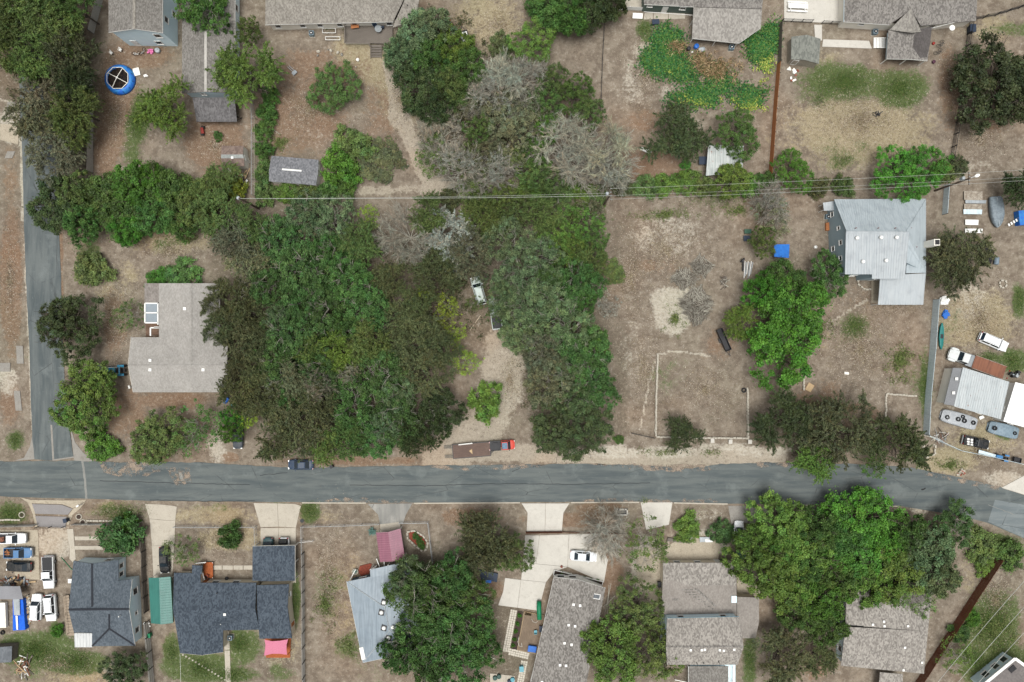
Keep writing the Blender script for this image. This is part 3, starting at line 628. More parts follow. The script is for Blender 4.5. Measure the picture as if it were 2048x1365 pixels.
for y in (616, 636): MB().box(P(303, y, 2.38), (2.0, 1.5, .04)).build('skylight_panel', glass('patio_panel', k_(130,140,146)), h.t)
for x, y in ((291,608),(291,645),(302,672)): MB().beam(P(x,y,2.3), Vector((*P(x,y,2.3)[:2],-.05)), .1, .1).build('pergola_post', WHITE, h.t)
MB().prism([P(292,606)[:2],P(318,606)[:2],P(318,674)[:2],P(292,674)[:2]], -.05, .08).build('porch_floor', pm('brown_deck', k_(134,108,90), k_(112,88,72), 4), h.t)
# ---- metal roofed house on the right
h = House('metal_roof_house', 'tall blue-grey house with pale ribbed metal roof and white chimney', 'house', (1760, 500))
MR = sheet_metal('pale_metal_roof', k_(200,206,208,.6), k_(184,192,196,.6), .5); MR2 = sheet_metal('grey_metal_roof', k_(186,196,200,.72), k_(166,177,182,.72), .5)  # one roof metal in two tones: slope-to-slope sunlight is adjusted in the colour
rz_ = 7.2
N_ = [(1668,399,3.2),(1852,398,3.2),(1811,464,rz_),(1694,465,rz_)]
h.roof([N_,[(1852,398,3.2),(1852,546,3.2),(1815,490,6.0),(1811,464,rz_)]], MR2, .1); h.ribs([N_,[(1852,398,3.2),(1852,546,3.2),(1815,490,6.0),(1811,464,rz_)]], MR2, .45)
h.roof([[(1692,464,7.3),(1818,466,7.3),(1809,558,5.9),(1744,558,5.9),(1744,549,6.02),(1690,549,6.02)]], MR, .1, 'upper_roof')
h.ribs([[(1690,549,6.02),(1744,549,6.02),(1744,465.5,7.3),(1692,464,7.3)],[(1748,558,5.9),(1809,558,5.9),(1818,466,7.3),(1749,465.5,7.3)]], MR, .45)
h.roof([[(1815,490,6.0),(1852,546,3.2),(1812,547,3.9)]], MR2, .1)
h.roof([[(1760,556,3.7),(1812,549,3.8),(1852,547,3.4),(1846,610,2.8),(1756,610,2.8)]], MR, .08, 'porch_roof'); h.ribs([[(1756,610,2.8),(1846,610,2.8),(1851,548,3.42),(1761,556,3.72)]], MR, .45)
h.walls([(1668,399,3.2),(1694,465,7.3),(1690,549,6.02),(1744,549,6.02),(1744,558,5.9),(1809,558,5.9),(1818,530,5.5),(1852,546,3.2),(1852,398,3.2)], BLUEGREY, .25)
h.ridge((1692,464.5,7.36),(1818,466,7.36), MR, .4)
h.win(0, .35, .8, 1.4, 2.3); h.win(0, .8, .6, 3.6, 4.4); h.win(1, .2, .8, 4.1, 5.0); h.win(1, .3, .8, 1.2, 2.1); h.win(1, .82, .95, .9, 2.2); h.win(1, .6, .8, 3.8, 4.7); h.win(2, .7, 1.2, 1.0, 2.2); h.win(4, .5, .95, .05, 2.1, door=True)
for x, y in ((1712,477),(1760,476),(1791,476),(1724,524),(1770,522)): h.vent(x, y, 'turbine')
for x, y in ((1710,457),(1755,457),(1789,457),(1820,457),(1831,495)): h.vent(x, y, 'pipe', pm('red_boot', k_(150,110,104), None))
for x, y in ((1759,609),(1800,609),(1843,609)): MB().beam(P(x,y,2.7), Vector((*P(x,y,2.7)[:2],-.05)), .12, .12).build('porch_post', WHITE, h.t)
MB().prism([P(1742,555)[:2],P(1840,555)[:2],P(1838,606)[:2],P(1742,606)[:2]], -.05, .15).build('porch_floor', GRAVEL, h.t)
c = P(1880,485,6.6); MB().box((c.x-.5,c.y,3.25), (1.0,1.1,6.7)).build('chimney', CREAM, h.t); MB().box((c.x-.5,c.y,6.68), (.7,.8,.16)).build('chimney_cap', DARKM, h.t)
for y in (405,): 
    MB().slab([P(1646,406,2.4),P(1672,402,2.6),P(1672,421,2.6),P(1648,422,2.4)], .08).build('side_porch_roof', GALV, h.t)
    for q in (408, 420): MB().beam(P(1649,q,2.35), Vector((*P(1649,q,2.35)[:2],-.05)), .08, .08).build('porch_post', WHITE, h.t)
MB().prism([P(1650,447)[:2],P(1662,445)[:2],P(1662,462)[:2],P(1650,462)[:2]], -.05, .5).build('side_step', CEDAR, h.t)
# ---- slate house, bottom left
h = House('slate_house', 'pale blue cottage with slate-grey cross-gable roof and white metal porch', 'house', (210, 1200))
e, r = 2.8, 4.4
h.roof([[(147,1122,e),(183,1128,4.1),(184,1213,4.1),(184,1220,r),(137,1220,r),(143,1166,e)],[(183,1128,4.1),(237,1120,e),(237,1162,e),(184,1213,4.1)],[(184,1213,4.1),(237,1162,e),(264,1159,e),(258,1219,r),(184,1220,r)],
  [(137,1220,r),(258,1219,r),(218,1229,4.25),(218,1258,4.1),(184,1266,e+.1),(148,1266,e)],[(258,1219,r),(270,1292,e),(218,1258,4.1),(218,1229,4.25)],[(218,1258,4.1),(270,1292,e),(184,1293,e),(184,1266,e+.1)]], SH_SLATE)
h.walls([(147,1122,e),(183,1128,4.1),(237,1120,e),(237,1162,e),(264,1159,e),(258,1219,r),(270,1292,e),(184,1293,e),(184,1266,e),(148,1266,e),(137,1220,r),(143,1166,e)], SKYBLUE, .3)
SLR = pm('slate_ridge', k_(52,56,64), None, 6)
h.ridge((183.5,1128,4.14),(184,1215,4.14), SLR, .35); h.ridge((137,1220,r+.04),(258,1219,r+.04), SLR, .35); h.ridge((218,1229,4.3),(218,1258,4.15), SLR, .3); h.ridge((218,1258,4.15),(270,1292,e+.05), SLR, .3); h.ridge((218,1258,4.15),(184,1293,e+.05), SLR, .3)
h.win(4, .5, 1.1, 1.0, 2.3); h.win(5, .25, .6, 1.4, 2.1); h.win(5, .7, 1.0, 1, 2.2); h.win(2, .3, .8); h.win(2, .7, .8); h.win(1, .4, 1.0)
h.fascia([(264,1159,e),(258,1219,r),(270,1292,e)], WHITE)
WM = sheet_metal('white_metal', srgb(186,187,185), srgb(168,170,169), .4)
h.roof([[(149,1267,2.55),(184,1267,2.6),(184,1295,2.2),(150,1295,2.2)]], WM, .06, 'porch_roof'); h.ribs([[(150,1295,2.2),(184,1295,2.2),(184,1267,2.6),(149,1267,2.55)]], WM, .5)
for x in (152, 182): MB().beam(P(x,1293,2.15), Vector((*P(x,1293,2.15)[:2],-.05)), .1, .1).build('porch_post', WHITE, h.t)
h.vent(240, 1232, 'pipe')
dk = thing('side_deck', 'pale plank side deck against the slate-roofed cottage', 'deck', P(138, 1240))
deck_floor(dk, [(126,1192,.4),(137,1190,.4),(149,1272,.4),(133,1272,.4)], 14, pm('bleached_plank', k_(180,164,144), k_(156,140,120), 5)); 
for x, y in ((127,1193),(130,1230),(134,1270)): MB().beam(P(x,y,-.05),P(x,y,.9),.1,.1).build('post', WOOD, dk)
MB().beam(P(127,1193,.9),P(134,1270,.9),.1,.06).build('rail', pm('bleached_plank', None), dk)
# ---- dark blue shingle house
h = House('dark_roof_house', 'cream house with dark blue shingle roof and orange front deck', 'house', (430, 1220))
e, r = 2.7, 4.2
h.roof([[(348,1146,2.15),(401,1147,2.17),(401,1166,e),(512,1166,e),(510,1219,r),(346,1220,r)],[(384,1131,2.2),(405,1132,2.2),(403,1149,2.28),(384,1149,2.28)],[(346,1220,r),(510,1219,r),(518,1260,e),(446,1261,e),(404,1262,3.9),(353,1262,e+.1)],[(353,1262,e+.1),(404,1262,3.9),(404,1311,3.9),(360,1307,e)],[(404,1262,3.9),(446,1261,e),(446,1305,e),(404,1311,3.9)]], SH_BLUE)
h.roof([[(513,1171,e-.1),(578,1169,e-.1),(575,1215,3.4),(514,1218,3.4)],[(514,1218,3.4),(575,1215,3.4),(584,1277,e-.1),(519,1278,e-.1)]], SH_BLUE, .16, 'wing_roof')
h.walls([(348,1146,2.15),(401,1148,2.15),(401,1166,e),(512,1166,e),(510,1219,r),(518,1260,e),(446,1261,e),(446,1305,e),(404,1311,3.9),(360,1307,e),(353,1262,e),(346,1220,r)], BEIGE, .35)
h.win(2, .25, 1.2, .9, 2.0); h.win(2, .62, 1.2, .9, 2.0); h.win(2, .05, .9, .05, 2.05, door=True, frame=CEDAR); h.win(8, .5, 1.0)
h.walls([(513,1171,e-.1),(578,1169,e-.1),(575,1215,3.4),(584,1277,e-.1),(519,1278,e-.1)], BEIGE, .25, name='wing_wall'); h.win(1, .55, .7, 1.2, 2.0); h.win(2, .7, .9, .05, 2.0, door=True, frame=CEDAR)
h.fascia([(360,1307,e),(404,1311,3.9),(446,1305,e)], BEIGE); h.fascia([(512,1166,e),(510,1219,r),(518,1260,e)], SH_BLUE)
h.vent(450, 1229, 'cap', WHITE, .35); h.vent(443, 1247, 'pipe'); h.vent(435, 1186, 'pipe', DARKM)
h.roof([[(505,1093,2.7),(544,1092,3.5),(544,1163,3.5),(505,1162,2.7)],[(544,1092,3.5),(590,1091,2.7),(590,1162,2.7),(544,1163,3.5)]], SH_BLUE, .16, 'carport_roof')
h.fascia([(505,1093,2.7),(544,1092,3.5),(590,1091,2.7)], CREAM); h.fascia([(590,1091,2.7),(590,1162,2.7)], CREAM)
for x, y in ((507,1095),(507,1127),(507,1160),(588,1094),(588,1127),(588,1160)): MB().beam(P(x,y,2.6), Vector((*P(x,y,2.6)[:2],-.05)), .14, .14).build('carport_post', WHITE, h.t)
MB().prism([P(506,1097)[:2],P(592,1097)[:2],P(592,1166)[:2],P(506,1166)[:2]], -.06, .04).build('carport_floor', CONC, h.t)
dk = thing('front_deck', 'orange stained front deck with white railing before the dark-roofed house', 'deck', P(414, 1142))
deck_floor(dk, [(407,1125,.5),(426,1125,.5),(426,1157,.5),(407,1157,.5)], 14, pm('orange_deck', k_(176,98,52,.8), k_(146,76,40,.8), 5))
for a, b in (((392,1127),(412,1125)),((405,1146),(409,1160)),((360,1148),(380,1144))):
    m = MB(); m.beam(P(*a,1.35),P(*b,1.35),.1,.08); m.beam(P(*a,.6),P(*b,.6),.08,.08)
    for i in range(6): q = P(*a,.6).lerp(P(*b,.6), i/5); m.beam(q, q+Vector((0,0,.75)), .05, .05)
    m.build('railing', WHITE, dk)
for x, y in ((407,1126),(425,1126),(425,1156),(391,1128),(362,1148)): MB().beam(P(x,y,-.05),P(x,y,1.3),.1,.1).build('post', WHITE, dk)
# ---- blue-grey hip roof under the oaks
h = House('hip_roof_house', 'house with blue-grey hipped metal roof half under big oaks', 'house', (765, 1230))
e, r = 2.8, 4.0
HM = sheet_metal('blue_grey_metal', k_(150,162,170,.7), k_(124,138,148,.7), .45)
h.roof([[(693,1164,e),(818,1138,e),(769,1215,r)],[(818,1138,e),(851,1299,e),(779,1262,r),(769,1215,r)],[(851,1299,e),(726,1326,e),(779,1262,r)],[(726,1326,e),(693,1164,e),(769,1215,r),(779,1262,r)]], HM, .14)
h.roof([[(740,1140,2.75),(812,1124,2.75),(818,1140,2.95),(741,1156,2.95)]], HM, .1, 'porch_roof')
h.walls([(693,1164,e),(818,1138,e),(851,1299,e),(726,1326,e)], pm('slate_blue_wall', k_(96,118,134), k_(84,104,120), 6), .4); h.win(0, .2, 1.3, .9, 2.1); h.win(0, .55, .95, .05, 2.1, door=True)
RC = pm('ridge_trim', k_(186,194,198), None, 4)
for a, b in (((693,1164,e+.05),(769,1215,r+.05)),((769,1215,r+.05),(779,1262,r+.05)),((726,1326,e+.05),(779,1262,r+.05)),((851,1299,e+.05),(779,1262,r+.05)),((818,1138,e+.05),(769,1215,r+.05))): h.ridge(a, b, RC, .2)
h.fascia([(693,1164,e),(726,1326,e),(851,1299,e)], WHITE)
for x, y in ((768,1205),(763,1225),(768,1256),(777,1276)): 
    p, n = h.ray(x, y); o = MB().box(p+Vector((0,0,.06)), (1.0,1.0,.18), R(-12)).build('skylight', DARKM, h.t); MB().lathe(p+Vector((0,0,.14)), [(.36,0),(.34,.1),(.2,.2),(.02,.24)], 10).build('dome', WHITE, o)
h.vent(789, 1234, 'pipe', DARKM); h.vent(786, 1253, 'turbine'); h.vent(788, 1281, 'pipe')
p, n = h.ray(725, 1307); MB().box(p+Vector((0,0,.08)), (.7,2.2,.1), R(12)).build('roof_panel', WHITE, h.t)
for x, y in ((742,1139),(776,1131),(810,1124)): MB().beam(P(x,y,2.7), Vector((*P(x,y,2.7)[:2],-.05)), .12, .12).build('porch_post', WHITE, h.t)
m = MB()
for a, b in (((700,1160),(711,1140)),((741,1140),(753,1132)),((753,1118),(760,1136)),((768,1122),(769,1136)),((740,1140),(752,1136))): m.beam(P(*a,1.2),P(*b,1.2),.12,.1); m.beam(P(*a,.6),P(*b,.6),.08,.08); m.beam(P(*a,-.05),P(*a,1.2),.1,.1); m.beam(P(*b,-.05),P(*b,1.2),.1,.1)
m.build('porch_rail', WHITE, h.t)
# ---- brown shingle house with paver path
h = House('brown_roof_house', 'long white house with streaky brown shingle roof beside the paver path', 'house', (1140, 1270))
e, r = 2.8, 3.9
h.roof([[(1108,1155,e),(1160,1161,r),(1106,1440,r),(1045,1440,e)],[(1160,1161,r),(1211,1177,e),(1158,1440,e),(1106,1440,r)]], SH_OLD)
h.walls([(1108,1155,e),(1160,1161,r),(1211,1177,e),(1158,1440,e),(1045,1440,e)], WHITE, .3)
h.fascia([(1108,1155,e),(1045,1440,e)], WHITE); h.fascia([(1108,1155,e),(1160,1161,r),(1211,1177,e)], WHITE)
for x, y in ((1147,1209),(1160,1211),(1137,1250),(1150,1252),(1129,1286),(1143,1289),(1120,1330),(1132,1331),(1084,1364)): h.vent(x, y, 'cap', WHITE, .34)
p, n = h.ray(1193, 1193); o = MB().box(p+Vector((0,0,.05)), (1.3,.9,.14), R(-9)).build('skylight', WHITE, h.t); MB().box(p+Vector((0,0,.11)), (1.1,.7,.06), R(-9)).build('pane', glass(), o)
h.win(0, .25, 1.3, .9, 2.1); h.win(0, .75, 1.3, .9, 2.1); h.win(4, .25, 1.0); h.win(4, .1, .9, .05, 2.1, door=True)
for a, b in (((1109,1141),(1144,1149)),((1160,1153),(1206,1164))):
    A, B = P(*a,.5), P(*b,.5); d = (B-A); ang = atan2(d.y, d.x); pl = MB(); c = (A+B)/2; c2 = c - Vector((-sin(ang),cos(ang),0))*.45
    for off, dim in (((0,.45),(d.length,.08)),((0,-.45),(d.length,.08)),((-d.length/2,0),(.08,.9)),((d.length/2,0),(.08,.9))):
        q = c2 + Vector((cos(ang),sin(ang),0))*off[0] + Vector((-sin(ang),cos(ang),0))*off[1]; pl.box((q.x,q.y,.25),(dim[0],dim[1],.6),ang)
    o = pl.build('planter', WHITE, h.t); MB().box((c2.x,c2.y,.2),(d.length-.1,.82,.5),ang).build('planter_soil', pm('potting_soil', srgb(58,46,38), None, 6), o)
# ---- two-storey house, bottom centre-right
h = House('split_level_house', 'blue-trimmed two-storey house with taupe shingle roofs on several levels', 'house', (1410, 1240))
TA = shingle('fine_taupe_shingle', k_(146,140,133), k_(132,126,119), 6); 
h.roof([[(1326,1126,2.7),(1473,1126,2.7),(1473,1171,3.0),(1372,1171,3.0),(1352,1162,2.95),(1326,1160,2.93)]], SH_MIX, .16); h.roof([[(1326,1160,2.93),(1352,1162,2.95),(1372,1171,3.0),(1473,1171,3.0),(1473,1232,3.4),(1322,1229,3.4)]], TA, .16)
# darker weathered bars left by a ladder of patched courses
h.roof([[(1396,1178,3.1),(1434,1213,3.34),(1428,1213,3.34),(1386,1176,3.09)]], SH_OLD, .03, 'roof_patch')
for i in range(9): h.roof([[(1363+7.5*i,1179+4.8*i,3.08+.035*i),(1386+5.2*i,1179+4.8*i,3.08+.035*i),(1386+5.2*i,1181.2+4.8*i,3.09+.035*i),(1363+7.5*i,1181.2+4.8*i,3.09+.035*i)]], SH_OLD, .02, 'roof_patch')
e2, r2 = 5.6, 6.8
h.roof([[(1334,1237,e2),(1478,1234,e2),(1487,1294,r2),(1332,1294,r2)],[(1332,1294,r2),(1487,1294,r2),(1476,1330,e2),(1334,1330,e2)]], SH_MIX, .16, 'upper_roof')
h.ridge((1332,1294,r2+.04),(1487,1294,r2+.04), SH_OLD, .3)
h.walls([(1334,1237,e2),(1478,1234,e2),(1487,1294,r2),(1476,1330,e2),(1334,1330,e2),(1332,1294,r2)], SKYBLUE, .3, name='upper_wall'); h.win(0, .2, 1.0, 3.9, 5.0); h.win(0, .82, 1.0, 3.9, 5.0); h.win(1, .5, 1, 3.6, 4.8)
h.fascia([(1334,1237,e2),(1478,1234,e2)], pm('bright_blue_trim', k_(150,196,214,.85), None))
h.walls([(1326,1126,2.7),(1473,1126,2.7),(1473,1232,3.4),(1322,1229,3.4)], BEIGE, .35); h.win(0, .2, 1.1); h.win(0, .5, 1.1); h.win(0, .8, .95, .05, 2.1, door=True)
h.roof([[(1474,1194,2.9),(1518,1196,2.6),(1518,1245,2.7),(1511,1277,2.5),(1485,1277,2.9),(1474,1235,3.0)]], TA, .14, 'side_roof'); h.walls([(1474,1194,2.9),(1518,1196,2.6),(1518,1245,2.7),(1511,1277,2.5),(1485,1277,2.9)], BEIGE, .3, name='side_wall')
h.roof([[(1378,1333,2.8),(1456,1333,2.8),(1456,1420,2.5),(1378,1420,2.5)]], SH_BROWN, .12, 'porch_roof')
for x in (1377, 1457): h.fascia([(x,1333,2.85),(x,1420,2.55)], WHITE)
for x, y in ((1380,1340),(1454,1340),(1380,1400),(1454,1400)): MB().beam(P(x,y,2.55), Vector((*P(x,y,2.55)[:2],-.05)), .12, .12).build('porch_post', WHITE, h.t)
MB().prism([P(1380,1325)[:2],P(1470,1325)[:2],P(1470,1420)[:2],P(1380,1420)[:2]], -.05, .2).build('porch_floor', SKYBLUE, h.t)
m = MB()
for a, b in (((1466,1336),(1466,1380)),((1456,1366),(1466,1364)),((1350,1360),(1378,1366))): m.beam(P(*a,1.2),P(*b,1.2),.1,.08); m.beam(P(*a,.6),P(*b,.6),.06,.08); m.beam(P(*a,-.05),P(*a,1.2),.09,.09); m.beam(P(*b,-.05),P(*b,1.2),.09,.09)
m.build('porch_rail', WHITE, h.t)
for x, y in ((1381,1300),(1403,1300),(1409,1299),(1439,1300),(1447,1301),(1468,1299)): h.vent(x, y, 'cap', WHITE, .3)
for x, y in ((1393,1326),(1406,1325),(1437,1324)): h.vent(x, y, 'pipe', DARKM)
p, n = h.ray(1468, 1199); MB().box(p+Vector((0,0,.04)), (.9,1.2,.08)).build('roof_panel', SKYBLUE, h.t); p, n = h.ray(1351, 1199); MB().box(p+Vector((0,0,.05)), (1.1,.35,.12)).build('roof_vent', SH_OLD, h.t)
# ---- house under bright trees, bottom right
h = House('mottled_roof_house', 'house with mottled grey shingle roof below the stained cedar fence', 'house', (1770, 1260))
e, r = 2.8, 4.0
h.roof([[(1693,1166,e),(1864,1180,e),(1856,1263,r),(1691,1251,r)],[(1691,1254,r-.1),(1856,1263,r),(1848,1348,e),(1682,1332,e)]], SH_MIX)
h.walls([(1693,1166,e),(1864,1180,e),(1856,1263,r),(1848,1348,e),(1682,1332,e),(1691,1251,r)], SKYBLUE, .4); h.win(4, .3, 1.0); h.win(5, .4, 1.0); h.win(0, .5, 1.2)
h.roof([[(1760,1345,2.6),(1806,1349,2.6),(1804,1400,2.3),(1756,1396,2.3)]], SH_MIX, .1, 'porch_roof')
for x, y in ((1760,1392),(1800,1396)): MB().beam(P(x,y,2.2), Vector((*P(x,y,2.2)[:2],-.05)), .1, .1).build('porch_post', WHITE, h.t)
for x, y in ((1745,1249),(1767,1243),(1768,1252),(1815,1252),(1809,1295),(1843,1325),(1806,1340)): h.vent(x, y, 'cap', WHITE, .3)
h.ridge((1691,1251,r+.04),(1727,1253.6,r+.04), DARKM, .15)
# ---- mobile home at the corner
h = House('mobile_home', 'pale blue mobile home with flat roof edge below the overhead wires', 'mobile home', (2030, 1370))
h.roof([[(1962,1375,3.2),(2031,1318,3.2),(2100,1368,3.3),(2030,1440,3.3)]], pm('mobile_roof', k_(128,122,118), k_(112,106,104), 3), .12)
h.fascia([(1962,1375,3.32),(2031,1318,3.32),(2100,1368,3.42)], WHITE, .16, .5)
h.walls([(1962,1375,3.2),(2031,1318,3.2),(2100,1368,3.3),(2030,1440,3.3)], SKYBLUE, .15); h.win(0, .3, 1.1); h.win(0, .6, 1.1); h.win(0, .85, 1.1)
p, n = h.ray(2024, 1338); MB().box(p+Vector((0,0,.06)), (1.3,.9,.1), R(40)).build('skylight', DARKM, h.t)
# ---- ribbed-roof trailer in the junk yard
h = House('trailer_house', 'trailer with streaked ribbed metal roof among junked vehicles', 'trailer', (1950, 790))
TR = sheet_metal('streaked_metal', k_(204,210,210,.66), k_(182,190,192,.66), .5, .08)
h.roof([[(1906,736,2.6),(1926,737,2.9),(1908,812,2.9),(1888,809,2.6)]], pm('grey_felt', k_(142,144,146), k_(128,130,132), 6), .1, 'lean_to_roof')
h.roof([[(1926,735,3.05),(2018,764,3.05),(2001,839,2.8),(1908,813,2.8)]], TR, .08); h.ribs([[(1908,813,2.8),(2001,839,2.8),(2018,764,3.05),(1926,735,3.05)]], TR, .4)
h.walls([(1906,736,2.6),(1926,736,3.0),(2018,764,3.0),(2001,839,2.75),(1908,812,2.75),(1888,809,2.6)], CREAM, .2); h.win(3, .3, 1.0); h.win(3, .75, 1.0); h.win(3, .5, .8, .1, 2.0, door=True)
for x, y in ((1912,758),(1906,786)): h.vent(x, y)
h = House('white_roof_trailer', 'trailer with plain bright white roof beside the ribbed-roof trailer', 'trailer', (2040, 810))
h.roof([[(2031,765,3.0),(2140,792,3.0),(2110,872,3.0),(2007,843,3.0)]], pm('white_roof', srgb(232,232,230), srgb(222,222,220), 2, .3, .05, .5), .1)
h.walls([(2031,765,3.0),(2140,792,3.0),(2110,872,3.0),(2007,843,3.0)], WHITE, .12); h.win(3, .3, 1.0); h.win(2, .3, 1.0); h.win(2, .7, 1.0)
# ---- sheds, carports, lean-tos
def shed(label, roofs, outline, rm, wm, base, ov=.12, name='shed', door=None, ribs=None, cat='shed'):
    h = House(name, label, cat, base); h.roof(roofs, rm, .08); h.walls(outline, wm, ov)
    if door is not None: h.win(door[0], door[1], .9, .05, 1.85, door=True, frame=wm)
    if ribs: h.ribs(ribs, rm, .4, .04, .04)
    return h
h = shed('small brown-roofed barn shed with pale ridge strip beside the wire fence', [[(443,292,2.1),(487,292,2.1),(486,309,2.8),(442,309,2.8)],[(442,309,2.8),(486,309,2.8),(488,317,2.8),(442,317,2.8)],[(442,317,2.8),(488,317,2.8),(489,333,2.1),(446,333,2.1)]], [(443,292,2.1),(487,292,2.1),(486,309,2.8),(488,317,2.8),(489,333,2.1),(446,333,2.1),(442,317,2.8),(442,309,2.8)], shingle('brown_shed_shingle', k_(134,118,108), k_(112,97,90), 4), CREAM, (470,312), door=(2,.5))
h.roof([[(442,309.5,2.86),(486,309.5,2.86),(488,317,2.86),(442,317,2.86)]], pm('shed_ridge', k_(168,172,168), None, 4), .03, 'ridge_strip'); p,n=h.ray(465,316); MB().box(p+Vector((0,0,.08)),(.4,.4,.15)).build('roof_vent', WHITE, h.t)
h = shed('grey gable shed with white ridge strip in the brush', [[(543,312,2.2),(637,320,2.2),(636,345,2.9),(538,340,2.9)],[(538,340,2.9),(636,345,2.9),(632,371,2.2),(538,363,2.2)]], [(543,312,2.2),(637,320,2.2),(636,345,2.9),(632,371,2.2),(538,363,2.2),(538,340,2.9)], SH_SHED, CREAM, (588,342), door=(1,.5))
h.ridge((564,338.8,2.97),(603,342,2.97), WHITE, .3)
h = shed('beige garden shed with grey gable roof near the patio', [[(1583,74,2.1),(1614,70,2.7),(1608,120,2.7),(1582,119,2.1)],[(1614,70,2.7),(1641,78,2.1),(1638,128,2.1),(1608,120,2.7)]], [(1583,74,2.1),(1614,70,2.7),(1641,78,2.1),(1638,128,2.1),(1608,120,2.7),(1582,119,2.1)], shingle('green_grey_shingle', k_(132,134,126), k_(108,110,104), 4), pm('beige_panel', k_(184,176,160), None, 6), (1608,102), door=(4,.5))
h = House('lean_to', 'open lean-to with pale corrugated metal roof under a leafy tree', 'lean-to', (1450, 322))
CM = sheet_metal('corrugated', k_(196,200,196,.75), k_(150,158,154,.75), .5, .15)
h.roof([[(1417,290,2.4),(1487,292,2.4),(1484,345,2.0),(1412,352,2.0)]], CM, .05); h.ribs([[(1412,352,2.0),(1484,345,2.0),(1487,292,2.4),(1417,290,2.4)]], CM, .35, .08, .06)
for x, y in ((1419,293),(1484,295),(1415,349),(1481,343)): MB().beam(P(x,y,1.95), Vector((*P(x,y,2.0)[:2],-.05)), .1, .1).build('post', WOOD, h.t)
h = House('carport', 'teal ribbed metal carport beside the dark-roofed house', 'carport', (322, 1200))
TL = sheet_metal('teal_metal', k_(66,134,122,.6), k_(56,120,110,.6), .4)
Q1 = [(297,1156,2.3),(318,1156,2.9),(321,1249,2.9),(302,1247,2.3)]; Q2 = [(318,1156,2.9),(341,1154,2.4),(346,1246,2.4),(321,1249,2.9)]
h.roof([Q1, Q2, [(341,1154,2.4),(344,1156,1.9),(348,1243,1.9),(346,1246,2.4)]], TL, .05); h.ribs([[Q2[1],Q2[2],Q2[3],Q2[0]]], pm('teal_rib', k_(120,170,160,.65), None), .45, .05, .05)
for x, y in ((299,1158),(303,1245),(341,1157),(346,1243),(300,1200),(343,1200)): MB().beam(P(x,y,2.2), Vector((*P(x,y,2.3)[:2],-.05)), .08, .08).build('post', WHITE, h.t)
h = House('carport', 'burgundy ribbed metal carport behind the chain-link fence', 'carport', (780, 1092))
BG = sheet_metal('burgundy_metal', k_(140,84,102,.75), k_(124,72,90,.75), .4)
Q1 = [(752,1066,2.4),(776,1065,2.8),(784,1123,2.8),(760,1124,2.4)]; Q2 = [(776,1065,2.8),(801,1058,2.4),(810,1117,2.4),(784,1123,2.8)]
h.roof([Q1, Q2], BG, .05); h.ribs([[Q1[3],Q1[0],Q1[1],Q1[2]],[Q2[1],Q2[2],Q2[3],Q2[0]]], pm('burgundy_rib', k_(170,120,134,.8), None), .4, .05, .05)
h.fascia([(752,1066,2.42),(776,1065,2.82),(801,1058,2.42)], WHITE, .1); h.fascia([(760,1124,2.42),(784,1123,2.82),(810,1117,2.42)], WHITE, .1)
for x, y in ((754,1068),(762,1122),(800,1060),(808,1115)): MB().beam(P(x,y,2.3), Vector((*P(x,y,2.4)[:2],-.05)), .1, .1).build('post', WHITE, h.t)
h = House('shade_sail', 'pink shade sail over a small orange deck behind the dark-roofed house', 'shade sail', (550, 1295))
SAIL = pm('pink_cloth', k_(226,140,164,.62), k_(216,128,154,.62), 5, .5, .08, .8)
g = [[P(529,1280,2.3),P(544,1283,2.15),P(560,1282,2.15),P(576,1279,2.3)],[P(531,1290,2.1),P(545,1291,2.0),P(560,1291,2.0),P(573,1290,2.1)],[P(530,1300,2.1),P(545,1300,2.0),P(560,1300,2.0),P(573,1300,2.1)],[P(528,1312,2.3),P(544,1308,2.12),P(560,1308,2.12),P(574,1310,2.3)]]
m = MB()
for zz in (0, -.03): m.add([v + Vector((0,0,zz)) for rw in g for v in rw], [(4*i+j,4*i+j+1,4*i+j+5,4*i+j+4) for i in range(3) for j in range(3)])
m.build('cloth', SAIL, h.t, True)
for x, y in ((528,1279),(577,1278),(527,1313),(575,1311)): MB().beam(P(x,y,2.45), Vector((*P(x,y,2.3)[:2],-.05)), .09, .09).build('post', CEDAR, h.t)
deck_floor(h.t, [(530,1276,.2),(582,1276,.2),(580,1316,.2),(532,1316,.2)], 22, pm('orange_deck', None))
h = House('lean_to', 'grey plank lean-to roof with blue tarp beside the scrap heap', 'lean-to', (20, 1185))
h.roof([[(-20,1173,2.3),(40,1173,2.3),(46,1199,2.0),(-20,1199,2.0)]], pm('grey_plank_roof', k_(156,156,158), k_(138,138,142), 4, stretch=(1,6,1)), .08)
for x, y in ((-16,1175),(37,1175),(-16,1197),(43,1197)): MB().beam(P(x,y,1.95), Vector((*P(x,y,2.0)[:2],-.05)), .1, .1).build('post', WOOD, h.t)
h = shed('low grey-roofed shed beside the heap of boards', [[(-20,1296,1.9),(24,1293,1.9),(23,1325,1.7),(-20,1327,1.7)]], [(-20,1296,1.9),(24,1293,1.9),(23,1325,1.7),(-20,1327,1.7)], shingle('flat_felt', k_(112,116,120), k_(96,100,104), 4), WOOD, (8,1310))
